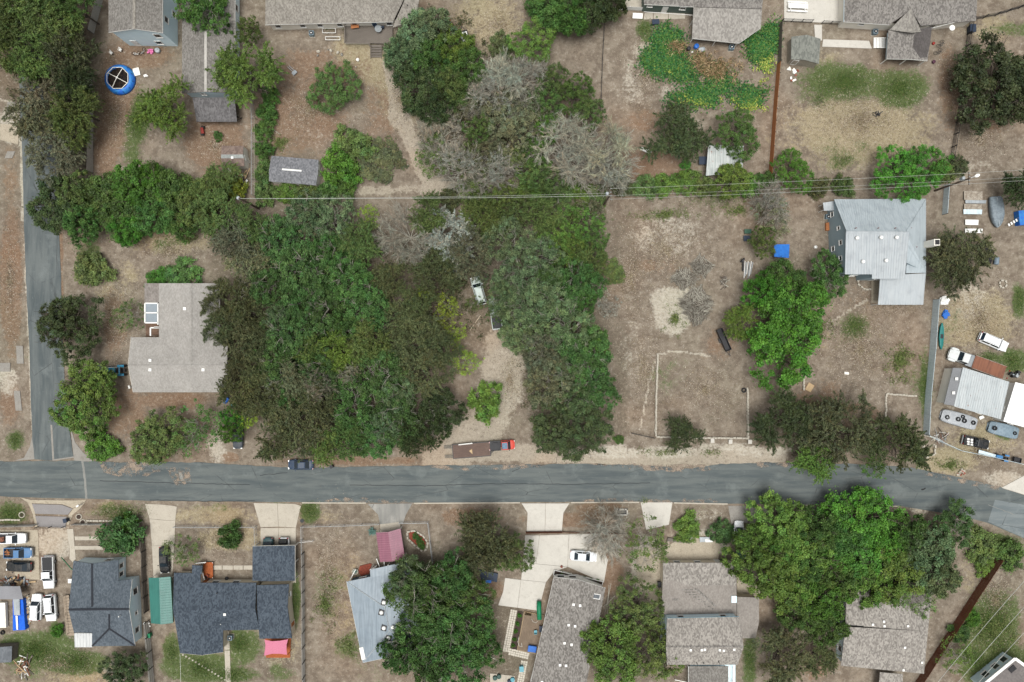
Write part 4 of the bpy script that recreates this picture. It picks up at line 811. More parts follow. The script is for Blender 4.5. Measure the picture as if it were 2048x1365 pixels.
# ================================================================ trees
def leaf_material():
    s = NT('foliage'); oi = s.n('ObjectInfo'); a = s.n('Attribute'); a.attribute_name = 'tint'
    col = s.mix(1., oi.outputs['Color'], a.outputs['Color'], 'MULTIPLY')
    hs = s.n('HueSaturation'); s.set(hs.inputs['Color'], col); s.set(hs.inputs['Hue'], s.math('MULTIPLY_ADD', oi.outputs['Random'], .03, .485)); s.set(hs.inputs['Value'], s.math('MULTIPLY_ADD', oi.outputs['Random'], .3, .85))
    s.out(hs.outputs[0], .6, None, spec=.25)
    tr = s.n('BsdfTranslucent'); s.set(tr.inputs[0], hs.outputs[0]); mx = s.n('MixShader'); mx.inputs[0].default_value = .07
    s.t.links.new(s.b.outputs[0], mx.inputs[1]); s.t.links.new(tr.outputs[0], mx.inputs[2]); s.t.links.new(mx.outputs[0], s.t.nodes['Material Output'].inputs[0]); return s.m
LEAF = leaf_material()
BARK = pm('bark', k_(112,102,90), k_(80,72,64), 6, .6, .3, .95, .4); GREYB = pm('grey_twig', k_(176,172,158,.75), k_(140,136,124,.75), 6, .6, .25, .95)
PALEB = pm('pale_twig', k_(184,180,166,.75), k_(150,146,132,.75), 6, .6, .2, .95)
def leafmesh(name, C, U, V, T):
    "rhombic leaves: centre C, half axes U and V, tint T (n,3)"
    n = len(C); v = np.stack([C - U, C - V * .9 + U * .1, C + U, C + V * .9 + U * .1], 1).reshape(-1, 3)
    me = bpy.data.meshes.new(name); me.vertices.add(4 * n); me.vertices.foreach_set('co', v.astype(np.float32).ravel())
    me.loops.add(4 * n); me.loops.foreach_set('vertex_index', np.arange(4 * n, dtype=np.int32)); me.polygons.add(n)
    me.polygons.foreach_set('loop_start', np.arange(0, 4 * n, 4, dtype=np.int32)); me.polygons.foreach_set('loop_total', np.full(n, 4, np.int32))
    at = me.attributes.new('tint', 'FLOAT_COLOR', 'POINT'); t = np.concatenate([T, np.ones((n, 1))], 1)
    at.data.foreach_set('color', np.repeat(t, 4, 0).astype(np.float32).ravel()); me.materials.append(LEAF); me.update(); me.validate(); return me
def unit(a): return a / np.maximum(np.linalg.norm(a, axis=-1, keepdims=True), 1e-9)
def orient(n, up=.6, along=None, r=None):
    r = r or rng
    N = unit(r.standard_normal((n, 3)) + np.array([0, 0, up * 2.2])); A = r.standard_normal((n, 3)) if along is None else along
    U = unit(A - (A * N).sum(1, keepdims=True) * N); return U, np.cross(N, U)
def tints(nc, idx, r, amp=.42, yel=.07):
    b = 1 + amp * (r.random(nc) * 2 - 1); y = yel * r.standard_normal(nc)
    b = b[idx] * (1 + .34 * (r.random(len(idx)) * 2 - 1)); y = y[idx] + .05 * r.standard_normal(len(idx))
    return np.clip(np.stack([b * (1 + y), b, b * (1 - .35 * y)], 1), .25, 1.8)
def lobes(a, r):
    p = r.random(4) * 6.28; return 1 + .13 * np.sin(2 * a + p[0]) + .10 * np.sin(3 * a + p[1]) + .08 * np.sin(5 * a + p[2]) + .05 * np.sin(9 * a + p[3])
def crown_clumps(name, seed, Rc=5., h=7., nclump=150, per=75, cr=(.5, 1.0), leaf=(.13, .24), base=.36, flat=.6):
    r = np.random.default_rng(seed); a = r.random(nclump) * 6.28; u = r.random(nclump)
    rad = np.sqrt(u) * .93; lb = lobes(a, r); p0 = r.random(2) * 6.28
    ztop = np.sqrt(np.clip(1 - rad ** 2, 0, 1)); depth = np.where(r.random(nclump) < .62, .14 * r.random(nclump), .5 + .5 * r.random(nclump))
    z0, zr = h * base, h * (1 - base)
    bump = .74 + .26 * np.sin(4.6 * rad * np.cos(a) * 2 + p0[0]) * np.sin(4.1 * rad * np.sin(a) * 2 + p0[1])
    z = z0 + zr * ztop * bump * (1 - .78 * depth)
    C0 = np.stack([rad * lb * Rc * np.cos(a), rad * lb * Rc * np.sin(a), z], 1); cs = cr[0] * .75 + (cr[1] * 1.15 - cr[0] * .75) * r.random(nclump) ** 1.4
    idx = np.repeat(np.arange(nclump), per); n = len(idx)
    d = unit(r.standard_normal((n, 3))) * (r.random((n, 1)) ** .45); d[:, 2] *= flat; d *= np.where(r.random((n, 1)) < .13, 1.2 + .8 * r.random((n, 1)), 1.)
    C = C0[idx] + d * cs[idx][:, None]; U, V = orient(n, .55, None, r); s = (leaf[0] + (leaf[1] - leaf[0]) * r.random(n))[:, None]
    return leafmesh(name, C, U * s, V * s * .62, tints(nclump, idx, r))
def crown_sprays(name, seed, Rc=5., h=7., ns=330, per=46, leaf=(.12, .24), base=.34, droop=.35, ln=(.8, 1.7), slim=.34, jit=.55):
    "feathery drooping sprays radiating from the limbs"
    r = np.random.default_rng(seed); nb = 20; ba = r.random(nb) * 6.28; br = .15 + .6 * np.sqrt(r.random(nb))   # branch heads
    lb = lobes(ba, r); bz = h * base + h * (1 - base) * np.sqrt(1 - br ** 2) * (.7 + .3 * r.random(nb))
    B = np.stack([br * lb * Rc * np.cos(ba), br * lb * Rc * np.sin(ba), bz], 1)
    bi = r.integers(0, nb, ns); a = r.random(ns) * 6.28; el = r.random(ns) * .9 - .1
    d = np.stack([np.cos(a), np.sin(a), el], 1) + .5 * np.stack([np.cos(ba[bi]) * br[bi], np.sin(ba[bi]) * br[bi], np.zeros(ns)], 1); d = unit(d)
    L = (ln[0] + (ln[1] - ln[0]) * r.random(ns)) * Rc / 5 * 1.15; st = B[bi] + d * (.1 + .55 * r.random(ns))[:, None] + .3 * r.standard_normal((ns, 3))
    idx = np.repeat(np.arange(ns), per); n = len(idx); t = r.random(n)
    C = st[idx] + d[idx] * (t * L[idx])[:, None]; C[:, 2] -= droop * (t * L[idx]) ** 2 * .6
    C += .12 * r.standard_normal((n, 3)) * (1.2 - .6 * t)[:, None]; C[:, 2] = np.maximum(C[:, 2], h * .18)
    al = d[idx] + jit * r.standard_normal((n, 3)); U, V = orient(n, .5, al, r); s = (leaf[0] + (leaf[1] - leaf[0]) * r.random(n))[:, None]
    T = tints(ns, idx, r, .3, .05) * tints(nb, bi[idx], r, .25, .05) 
    return leafmesh(name, C, U * s, V * s * slim, np.clip(T, .3, 1.7))
def branches(seed, wig=1., lf=1., *, Rc=5., h=7., nl=7, levels=2, r0=.2, spread=.8, fork=.42, twig=.035, kids=3, sides=5, pts=None):
    rd = random.Random(seed); m = MB(); lean = Vector((rd.uniform(-.3, .3), rd.uniform(-.3, .3), 0)); top = Vector((0, 0, h * fork)) + lean
    m.tube([(0, 0, -.15), (0, 0, .05), Vector((0, 0, h * fork * .5)) + lean * .4, top], [r0 * 1.6, r0 * 1.25, r0, r0 * .85], 7)
    def grow(p, d, L, r_, lv):
        q = [p]; dd = d.copy(); n = 4
        for i in range(n):
            dd = (dd + Vector((rd.gauss(0, .16), rd.gauss(0, .16), rd.gauss(.03, .1))) * wig).normalized(); q.append(q[-1] + dd * L / n)
        m.tube(q, [max(twig * .6, r_ * (1 - .62 * i / n)) for i in range(n + 1)], sides if lv > 1 else 3, False)
        if pts is not None and lv <= 1: pts.extend(q[2:])
        if lv <= 0: return
        for k in range(kids + rd.randint(0, 1)):
            t = rd.uniform(.3, 1); i = min(n - 1, int(t * n)); b = q[i].lerp(q[i + 1], t * n - i)
            nd = (dd + Vector((rd.gauss(0, .55), rd.gauss(0, .55), rd.gauss(.1, .3))) * wig).normalized(); grow(b, nd, L * rd.uniform(.45, .7), max(twig, r_ * .45), lv - 1)
    for k in range(nl):
        a = 2 * pi * k / nl + rd.uniform(-.35, .35); el = rd.uniform(.25, 1.0) / spread
        d = Vector((cos(a), sin(a), el)).normalized(); L = min(Rc * .62, h * .62) * rd.uniform(.8, 1.15) * lf
        grow(top - Vector((0, 0, rd.uniform(0, h * .08))), d, L, r0 * .62, levels)
    return m
PROTO = {}
def proto(sp, n, fc, fb, bm):
    PROTO[sp] = [(fc('crown', 100 * len(PROTO) + i), fb(100 * len(PROTO) + i).mesh('trunk', bm, smooth=True)) for i in range(n)]
proto('oak', 4, lambda nm, s: crown_clumps(nm, s, nclump=200, per=92, cr=(.3, .66), leaf=(.09, .18)), lambda s: branches(s, nl=8, levels=2), GREYB)
proto('big', 3, lambda nm, s: crown_clumps(nm, s, nclump=190, per=96, cr=(.36, .76), leaf=(.11, .21), flat=.7), lambda s: branches(s, nl=7, levels=2), BARK)
proto('fine', 4, lambda nm, s: crown_clumps(nm, s, nclump=240, per=74, cr=(.26, .58), leaf=(.08, .15), flat=.8), lambda s: branches(s, nl=8, levels=2), BARK)
proto('mesq', 5, lambda nm, s: crown_sprays(nm, s), lambda s: branches(s, nl=8, levels=2, r0=.17), BARK)
proto('thin', 3, lambda nm, s: crown_clumps(nm, s, nclump=85, per=34, cr=(.4, .9), leaf=(.11, .2)), lambda s: branches(s, nl=8, levels=3, r0=.14, twig=.03, kids=2), GREYB)
proto('bush', 4, lambda nm, s: crown_clumps(nm, s, Rc=2.5, h=3., nclump=70, per=80, cr=(.35, .65), leaf=(.1, .19), base=.12, flat=.8), lambda s: branches(s, Rc=2.2, h=2.6, nl=6, levels=1, r0=.08, fork=.15), BARK)
proto('bare', 4, lambda nm, s: crown_sprays(nm, s, ns=200, per=16, leaf=(.3, .6), slim=.05, droop=.1, jit=.22), lambda s: branches(s, nl=16, levels=3, r0=.15, fork=.2, twig=.032, kids=4, sides=4, spread=1.0, wig=.6, lf=1.15), PALEB)
PR = {'bush': (2.5, 3.)}
LC = {k: tuple(q * .8 for q in srgb(*v)[:3]) + (1,) for k, v in dict(o=(72,102,52), O=(98,116,78), m=(84,90,56), M=(108,110,82), y=(94,122,52), b=(76,120,42), l=(136,156,58), d=(62,74,42), g=(76,104,48), x=(146,144,126), n=(90,108,56)).items()}
NAMES = dict(oak='oak_tree', big='shade_tree', fine='elm_tree', mesq='mesquite_tree', thin='sparse_tree', bush='shrub', bare='bare_tree')
TN = 0
def tree(x, y, r, sp, h, c, label, group=None, cat=None):
    global TN; TN += 1; rd = random.Random(TN * 77 + 5)
    zc = h * .62; base = P(x, y, zc); base.z = -.02; Rw = r / S * (H - zc) / H
    R0, H0 = PR.get(sp, (5., 7.)); k = Rw / R0 * 1.02
    cm, tm = PROTO[sp][rd.randrange(len(PROTO[sp]))]
    t = thing(NAMES[sp], label, cat or ('shrub' if sp == 'bush' else 'tree'), base, group); t.rotation_euler = (0, 0, rd.uniform(0, 6.28)); t.scale = (k * rd.uniform(.95, 1.06), k * rd.uniform(.95, 1.06), h / H0)
    for nm, me in (('crown', cm), ('trunk', tm)):
        o = bpy.data.objects.new(nm, me); COL.objects.link(o); o.parent = t
        if nm == 'crown':
            q = LC[c]; f = rd.uniform(.88, 1.12); o.color = (q[0] * f * rd.uniform(.93, 1.07), q[1] * f, q[2] * f * rd.uniform(.9, 1.1), 1)
    return t
# --- single trees, each told apart by its place
for a in (
 (405,16,52,'oak',8,'g','grey-green tree leaning over the top end of the long brown roof'),
 (500,155,70,'mesq',8,'y','large olive tree beside the long pale blue house'),
 (495,62,28,'fine',6,'n','small olive tree between the large olive tree and grey-green tree'),
 (336,226,58,'mesq',6.5,'y','brownish olive tree in front of the screened porch'),
 (140,657,68,'fine',7,'d','dark round tree by the side street near the grey-roofed house'),
 (168,800,74,'fine',7,'y','yellow-green tree by the side street beside the blue garden tractor'),
 (158,822,54,'fine',6,'y','yellow-green tree crowding the one beside the blue garden tractor'),
 (186,772,46,'fine',6,'y','smaller yellow-green tree nearest the blue garden tractor'),
 (300,884,42,'fine',5,'n','smaller olive tree in front of the grey-roofed house'),
 (120,640,44,'fine',6,'d','dark tree merged with the round one by the side street'),
 (200,893,34,'bush',2.2,'b','bright green bush at the street corner'),
 (318,872,58,'fine',6,'n','olive tree in front of the grey-roofed house'),
 (388,858,56,'thin',6.5,'g','open-crowned green tree before the grey-roofed house'),
 (256,632,34,'thin',4,'n','thin pale tree beside the white pergola'),
 (182,540,36,'bush',2.4,'n','ragged shrub in dry grass by the side street'),
 (365,548,34,'bush',1.6,'g','low green weeds along the grey roof edge'),
 (310,560,22,'bush',1.8,'b','bright arching shrub at the patio roof corner'),
 (667,172,52,'fine',4,'g','round green bush island in the bare yard'),
 (676,334,38,'bush',4,'b','bright green bush beside the gable shed'),
 (702,290,40,'bush',2.6,'n','olive brush north of the bright bush beside the gable shed'),
 (755,322,46,'bush',1.2,'m','low olive brush in the curve of the track'),
 (1065,82,48,'fine',5,'y','round yellow-green tree alone in the dry yard'),
 (1352,268,62,'mesq',6,'d','round dark olive tree beside the corrugated lean-to'),
 (1474,268,50,'fine',5.5,'g','leafy open tree reaching over the corrugated lean-to'),
 (1462,362,36,'big',4.5,'y','yellow-green bushy tree below the corrugated lean-to'),
 (1586,344,44,'fine',5,'b','round bright green tree at the foot of the cedar fence'),
 (1798,352,58,'fine',6,'b','bright green tree under the overhead wires beside the metal-roofed house'),
 (1848,340,54,'fine',6,'b','bright green tree next to the leaning power pole'),
 (1990,168,80,'big',8,'d','large dark olive tree over the black rail fence'),
 (2046,175,60,'big',8,'d','dark tree joined to the large one over the rail fence'),
 (2040,378,42,'mesq',6,'d','dark tree overhanging the old grey boat hull'),
 (1546,432,44,'thin',5,'M','pale sparse tree near the blue tarp'),
 (1528,482,32,'fine',5,'n','olive tree beside the blue tarp near storage boxes'),
 (1662,552,46,'oak',6,'o','dark green tree at the corner of the metal-roofed house'),
 (1572,562,44,'big',7,'g','green tree just below the blue tarp'),
 (1592,625,70,'big',9,'b','tall vivid green tree in the middle of the yard clump'),
 (1568,700,72,'big',9,'b','vivid green tree with the lowest crown of the yard clump'),
 (1530,580,40,'big',7,'b','vivid green tree on the clump side near the white pipes'),
 (1480,645,38,'mesq',4.5,'y','olive tree over the black trailer'),
 (1925,505,60,'mesq',6,'m','feathery olive mesquite beside the white chimney'),
 (1898,548,44,'mesq',5,'m','lower feathery mesquite beside the metal-roofed house porch'),
 (1362,870,38,'mesq',4,'d','small dark mesquite at the block wall corner'),
 (1140,852,76,'fine',6,'d','broad dark evergreen beside the gravel drive mouth'),
 (1122,858,56,'fine',5,'d','dark evergreen joined to the broad one on its gravel side'),
 (1166,856,54,'fine',5,'d','dark evergreen joined to the broad one on its gate side'),
 (970,803,36,'bush',4,'y','small yellow-green tree in the gravel drive'),
 (232,1074,42,'bush',4.5,'o','dark glossy tree before the slate-roofed cottage'),
 (255,1048,18,'bush',2.6,'b','small bright shrub beside the dark glossy tree'),
 (457,1074,26,'bush',3.5,'o','neat dark green tree on the front lawn of the dark-roofed house'),
 (362,1100,38,'thin',4,'n','sparse grey-leaved tree over the black car'),
 (245,1342,44,'oak',5,'d','dark tree behind the slate-roofed cottage'),
 (112,1264,12,'bush',1.6,'b','small bright bush beside the plank side deck'),
 (982,1078,60,'mesq',7,'m','olive tree beside the pale driveway'),
 (1024,1108,44,'fine',6,'n','greener tree over the edge of the pale parking court'),
 (955,1120,40,'mesq',6,'m','smaller olive tree touching the oaks over the hip roof'),
 (1215,1066,50,'bare',6,'x','bare tree behind the concrete drain box'),
 (1292,1092,54,'thin',6,'n','thin pale tree over the gravel side yard'),
 (1275,1215,58,'fine',6.5,'n','olive tree beside the split-level house'),
 (1225,1302,66,'big',7,'y','yellowish tree over the streaky brown roof'),
 (1310,1308,60,'fine',7,'n','olive tree against the upper storey of the split-level house'),
 (1376,1058,28,'bush',1.8,'y','clipped yellowish hedge at the courtyard edge'),
 (1442,1066,26,'bush',2.2,'o','dark hedge beside the yellowish hedge'),
 (1522,1135,62,'big',8,'y','yellow-green tree over the white courtyard'),
 (1562,1045,56,'big',6.5,'y','yellow-green tree hanging over the kerb beside the white car'),
 (1560,1312,58,'mesq',6,'m','feathery olive tree below the side roof'),
 (1638,1318,34,'mesq',4,'m','low feathery tree left of the mottled roof'),
 (1910,1050,44,'oak',5,'o','dark green tree at the inside of the road bend'),
 (1842,1192,52,'thin',6,'n','sparse olive tree over the mottled roof corner'),
 (1968,1092,34,'bush',2.2,'n','olive hedge along the wire fence at the bend'),
 (2022,1110,30,'bush',2.4,'g','green hedge beside the olive hedge at the bend'),
 (1970,1132,22,'bush',1.2,'y','straw-coloured shrub beside the stained cedar fence top'),
 (1947,1238,18,'bush',1.6,'b','small bright shrub leaning on the stained cedar fence'),
 (1922,1268,20,'bush',1.6,'g','small green shrub in the middle of the stained cedar fence'),
 (1915,1312,38,'thin',4,'y','yellowish sapling beside the stained cedar fence'),
 (1560,838,62,'mesq',6.5,'d','dark mesquite at the block wall by the road'),
 (1672,858,72,'mesq',7,'m','large olive mesquite overhanging the road'),
 (1632,922,44,'mesq',6,'y','yellowish mesquite hanging low over the asphalt'),
 (1788,888,62,'mesq',6.5,'d','dark round mesquite near the sheet metal fence end'),
 (1748,935,26,'thin',4,'b','small bright leafy sapling at the road edge'),
 (435,272,9,'bush',1.1,'g','tiny green bush in bare red earth'),
 (1372,328,11,'bush',.5,'b','bright green grass clump in bare earth'),
 (465,372,22,'bush',3.4,'l','lime green shrub beside the brown-roofed barn shed'),
 (1000,90,24,'bush',2,'m','grey-green shrub beside the round yellow-green tree'),
 (1230,545,22,'bush',1.0,'n','low pale green brush at the edge of the open lot'),
 (1238,880,10,'bush',.9,'g','yucca-like clump at the iron gate'),
 ): tree(*a)
# --- trees of the woods: look-alikes share label and group
WOOD_L = {
 'oak': ('dark green live oak crowded in the dense wood', 'oaks of the dense wood'),
 'O': ('grey-green live oak of the wood with pale twigs showing', 'grey-green oaks of the wood'),
 'mesq': ('feathery olive mesquite growing in the dense wood', 'mesquites of the wood'),
 'fine': ('fine-leaved elm filling the thicket', 'elms of the thicket'),
 'big': ('broad-leaved tree with coarse crown in the thicket', 'broad-leaved trees of the thicket'),
 'lime': ('small lime yellow tree standing out in the dense wood', 'lime trees of the wood'),
 'bare': ('leafless grey tree with fine twigs among the brush', 'leafless trees in the brush'),
 'thin': ('half-bare tree with sparse foliage in the thicket', 'half-bare trees in the thicket'),
 'bush': ('waist-high scrub bush under the overhead wires', 'scrub bushes under the wires'),
 'row': ('leafy tree in the row at the top of the dry corner lot', 'tree row of the corner lot'),
 'nw': ('olive tree in the grove along the side street', 'grove along the side street'),
 'se': ('vivid green tree in the clump south of the road bend', 'green clump at the road bend'),
 'so': ('dense dark live oak shading the blue-grey hip roof', 'oaks over the hip roof'),
 'ne': ('bushy tree hanging over the dark green house patio', 'trees by the dark green house'),
 'yd': ('tree in the mixed clump beside the ranch house deck', 'clump beside the deck')}
CW = dict(o='dark green', O='grey-green', m='olive', M='greyish olive', y='yellow-green', b='vivid green', l='lime yellow', d='very dark', g='mid-green', x='grey-brown', n='olive green')
SW = dict(oak='oak', big='broad-leaved tree', fine='fine-leaved tree', mesq='feathery mesquite', thin='sparse tree', bush='scrub bush', bare='leafless tree')
MARKS = [('the grey-roofed house',452,690),('the charcoal sedan',475,880),('the dark blue sedan',600,920),('the plank trailer',930,890),('the abandoned cars',975,605),('the barn shed',470,330),('the gable shed',590,345),('the open lot',1225,560),('the power pole',1222,388),('the gravel drive',960,770),('the long blue house',420,110),('the round pool',236,157),('the deck steps',752,110),('the bare yard track',830,330),('the side street',60,300),('the street corner',150,900),('the corner lot grass',320,480),('the round green bush',667,172),('the panel trailer',930,78),('the garden wire fence',1204,140),('the yellow-green round tree',1065,82),('the dark green house',1290,20),('the split-level house',1480,1150),('the mottled roof',1770,1200),('the road bend',1860,1030),('the white hatchback',1478,1050),('the wheel-track drive',1635,1030),('the burgundy carport',800,1110),('the hip roof',760,1240),('the dark soil yard',985,1270),('the blue tarp edge',975,1160),('the corrugated lean-to',1450,320),('the cedar fence foot',1540,350),('the metal roof',1700,410),('the lamp pole',1930,355),('the broad evergreen',1140,850),('the lone leafless crown',815,470),('the overhead cable',720,402),('the overhead cable',980,402)]
def woods(key, sp, c, h, spots):
    l0, g = WOOD_L[key]
    def lab(q):
        cc = q[3] if len(q) > 3 else c; a, b = sorted(MARKS, key=lambda m_: hypot(m_[1] - q[0], m_[2] - q[1]))[:2]
        sz = 'large ' if q[2] >= 56 else ('' if q[2] >= 38 else 'small ')
        return sz + CW[cc] + ' ' + (SW[sp] if sp != 'bare' else 'leafless tree').replace('olive ', '') + ' beside ' + a[0] + (', towards ' + b[0] if b[0] != a[0] else '')
    for q in spots: tree(q[0], q[1], q[2], sp, (q[4] if len(q) > 4 else h) * random.uniform(.92, 1.1), q[3] if len(q) > 3 else c, lab(q).replace('grey-brown leafless', 'bare leafless'), g)
woods('oak','oak','o',7.5, [(560,478,58),(606,545,66),(642,622,60),(582,662,58),(702,560,56),(735,618,50),(560,728,58),(640,738,48),(760,752,66,'o'),(702,806,54),(790,832,58),(738,872,48),(540,570,46),(660,505,44),(1160,560,50),(1172,716,56),(1192,772,48),(690,650,40),(610,600,40),(880,822,48,'d'),(868,852,36,'d'),(1100,560,40),(580,800,40)])
woods('O','oak','O',7.5, [(662,440,50),(610,432,46),(1050,618,56),(1102,592,56),(1132,660,60),(1016,482,54),(1036,545,52),(1042,668,46),(1108,762,56,'M'),(800,782,44),(770,850,40),(1090,510,40),(560,640,36),(1140,740,40,'O'),(1010,590,36),(1075,700,44,'M'),(1150,800,40)])
woods('mesq','mesq','m',6.5, [(720,482,46,'n'),(500,522,48,'M'),(462,602,52,'m',6),(490,682,48,'m',6.5),(446,655,36,'m',5.5),(482,785,44),(542,800,48),(602,852,66,'m',7.5),(556,880,42),(652,890,42,'n'),(680,704,42,'y'),(742,690,48,'n'),(832,672,56),(800,642,42),(852,742,52),(872,540,52),(902,478,56,'x'),(942,512,48,'M'),(520,740,38),(600,760,42,'M'),(640,800,44),(830,882,36,'d'),(700,880,40,'n'),(440,430,52,'n'),(470,482,46,'M'),(880,700,40),(840,600,40),(620,700,36,'n'),(530,690,40),(1092,432,38,'n'),(1182,520,34,'n'),(780,560,40,'m'),(482,745,34),(508,640,36),(510,460,44,'n'),(960,440,44,'n'),(860,430,44,'n')])
woods('lime','thin','l',5, [(736,432,24,'l',6),(895,612,26),(912,662,22),(932,726,30,'l',4),(886,636,20),(490,834,26),(908,690,16),(845,590,18,'l',6.5),(515,818,18)])
woods('fine','fine','n',6, [(1120,482,46,'y'),(1162,448,44,'y'),(1092,205,40,'g'),(1152,190,42,'g'),(1108,160,34,'n'),(1040,275,52,'M'),(1012,235,46,'M'),(956,258,32,'n'),(1165,600,34,'g'),(1195,690,30,'y'),(1066,345,36,'n'),(1090,260,30,'b'),(1180,225,34,'n'),(985,305,36,'M'),(1135,500,40,'y'),(1070,300,30,'g'),(1100,360,34,'n'),(1185,490,34,'g'),(930,310,34,'n'),(468,830,28,'b'),(1040,420,40,'n'),(1000,400,34,'n'),(460,865,24,'b')])
woods('bare','bare','x',6, [(1005,172,60),(882,272,58,'x',5),(1130,302,74),(1212,312,58),(915,335,52),(815,470,62),(975,195,44),(985,340,46),(1160,330,50),(560,770,34),(640,770,34,'x',7.6),(1050,160,44),(700,745,26,'x',7.5),(1545,405,40,'x',5),(905,510,36,'x',6.5),(1225,350,40)])
woods('thin','thin','M',5.5, [(1000,210,46),(870,310,46,'n'),(1030,330,44,'n'),(940,230,36),(620,470,34),(500,580,36),(520,560,30),(1180,430,36,'M'),(1185,580,30,'x',3),(1215,610,28,'x',2.5),(950,370,40,'n'),(1060,220,40,'M')])
woods('bush','bush','n',2.2, [(530,385,26),(570,384,24,'y'),(610,382,26),(655,384,24,'g'),(690,370,24,'g'),(900,398,22,'m'),(960,402,26),(1010,405,30,'m'),(1050,392,28,'y'),(1085,385,26,'y'),(1125,388,26),(1165,384,24,'y'),(1195,392,24),(1245,372,22,'m'),(1290,372,24),(1330,368,24,'y'),(1375,362,26,'y'),(1410,372,24),(1500,372,24,'y'),(1535,360,20,'g'),(525,300,18,'g'),(527,260,20,'g'),(532,225,22,'g'),(528,340,22,'n'),(1640,375,22,'m'),(1690,372,22,'n'),(540,190,18,'g'),(1890,345,24,'n'),(1920,330,20,'m')])
woods('row','big','g',6, [(112,408,56,'d'),(202,398,58,'g'),(240,432,50,'g'),(275,378,56,'b'),(332,388,58,'g'),(380,415,46,'n'),(160,445,42,'g'),(250,455,36,'b'),(310,430,44,'g'),(150,385,40,'n'),(410,390,40,'n'),(355,440,36,'g'),(300,360,36,'b')])
woods('nw','mesq','m',8, [(45,40,62,'n'),(122,60,58,'n'),(20,112,44,'n'),(150,118,54,'m'),(98,190,62,'M',7),(160,222,48,'n'),(60,0,56,'n'),(115,308,58,'M',5.5),(80,120,52,'n'),(160,20,44,'n'),(150,170,44,'d'),(70,240,46,'M',6),(100,10,50,'n'),(10,70,46,'n'),(150,270,36,'n',6),(450,352,34,'n',5)])
woods('se','big','b',6.8, [(1722,1040,66,'b'),(1702,1112,64,'b'),(1772,1082,50,'b'),(1642,1202,54,'b'),(1660,1258,40,'g'),(1790,1152,62,'y'),(1852,1112,58,'O',7),(1882,1150,46,'O',7),(1622,1102,62,'y'),(1582,1172,58,'y'),(1672,1160,50,'g'),(1640,1060,46,'g'),(1740,1170,46,'y'),(1820,1070,40,'g'),(1560,1100,44,'y'),(1600,1230,40,'g'),(1690,1075,46,'g'),(1500,1090,36,'y'),(1610,1140,44,'g')])
woods('so','oak','o',9, [(852,1185,74,'o'),(922,1250,60,'o'),(832,1292,62,'o'),(902,1322,72,'o'),(820,1160,44,'O'),(870,1240,60,'o'),(942,1192,40,'n',7),(800,1310,40,'o'),(860,1330,50,'o'),(905,1150,44,'o'),(965,1300,40,'o',7)])
woods('thin','thin','g',5, [(992,632,22,'g',4.5),(950,606,18,'n',4),(965,560,16,'O',4)])
woods('ne','big','g',7, [(1118,4,54,'g'),(1182,14,50,'d'),(1150,30,40,'g'),(1220,0,40,'d'),(1085,-10,36,'g')])
woods('yd','big','g',7, [(828,82,54,'O'),(872,60,44,'O'),(902,98,46,'y'),(840,165,60,'d'),(932,142,46,'g'),(872,215,40,'d'),(895,170,40,'n'),(800,110,36,'O'),(920,190,36,'n',5),(860,120,44,'g')])
# ================================================================ fences and walls
GREYW = pm('grey_fence_wood', k_(184,182,176,.95), k_(150,146,138,.95), 5, .5, .2, .9, .2, stretch=(6,6,1))
STAIN = pm('stained_cedar', k_(118,70,48,.8), k_(92,54,38,.8), 5, .5, .2, .85, .2, stretch=(6,6,1))
SHEETB = sheet_metal('fence_sheet', k_(196,210,214,1.), k_(176,192,198,1.), .5)
STONE = pm('limestone', k_(196,190,176,.75), k_(166,158,142,.75), 5, .6, .2, .95, .4)
def panel_mesh(kind, L, h, mat):
    m = MB()
    if kind == 'wood':
        n = max(3, int(L / .15)); rd = random.Random(int(L * 100))
        for i in range(n): m.box((L * (i + .5) / n, 0, h / 2 + rd.uniform(-.03, .02)), (L / n * .93, .022, h + rd.uniform(-.02, .02)))
        for z in (.3, h * .5, h - .25): m.box((L / 2, .045, z), (L, .05, .09))
    elif kind == 'rail':
        for z in (.25, .6, .95, h - .06): m.box((L / 2, 0, z), (L, .05, .1))
    elif kind == 'iron':
        for z in (.15, h - .1): m.box((L / 2, 0, z), (L, .04, .05))
        n = int(L / .16)
        for i in range(n): m.box((L * (i + .5) / n, 0, h / 2), (.03, .03, h))
    elif kind == 'sheet':
        n = max(4, int(L / .2))
        for i in range(n): m.box((L * (i + .5) / n, .012 * (i % 2), h / 2), (L / n, .01, h))
        m.box((L / 2, .03, h - .05), (L, .06, .06))
    elif kind == 'chain':
        m.tube([(0, 0, h), (L, 0, h)], .035, 6); m.tube([(0, 0, .06), (L, 0, .06)], .008, 4); n = max(4, int(L / .3))
        for i in range(-int(h / .3), n):
            for sg in (0, 1):
                x0, x1 = i * .3, i * .3 + h; z0, z1 = 0.06, h
                if x0 < 0: z0 = .06 - x0; x0 = 0
                if x1 > L: z1 = h - (x1 - L); x1 = L
                if x1 > x0:
                    a, b = (x0, 0, z0), (x1, 0, z1)
                    if sg: a, b = (L - x0, 0, z0), (L - x1, 0, z1)
                    m.beam(a, b, .006, .006)
    return m.mesh(kind + '_panel', mat)
PMC = {}
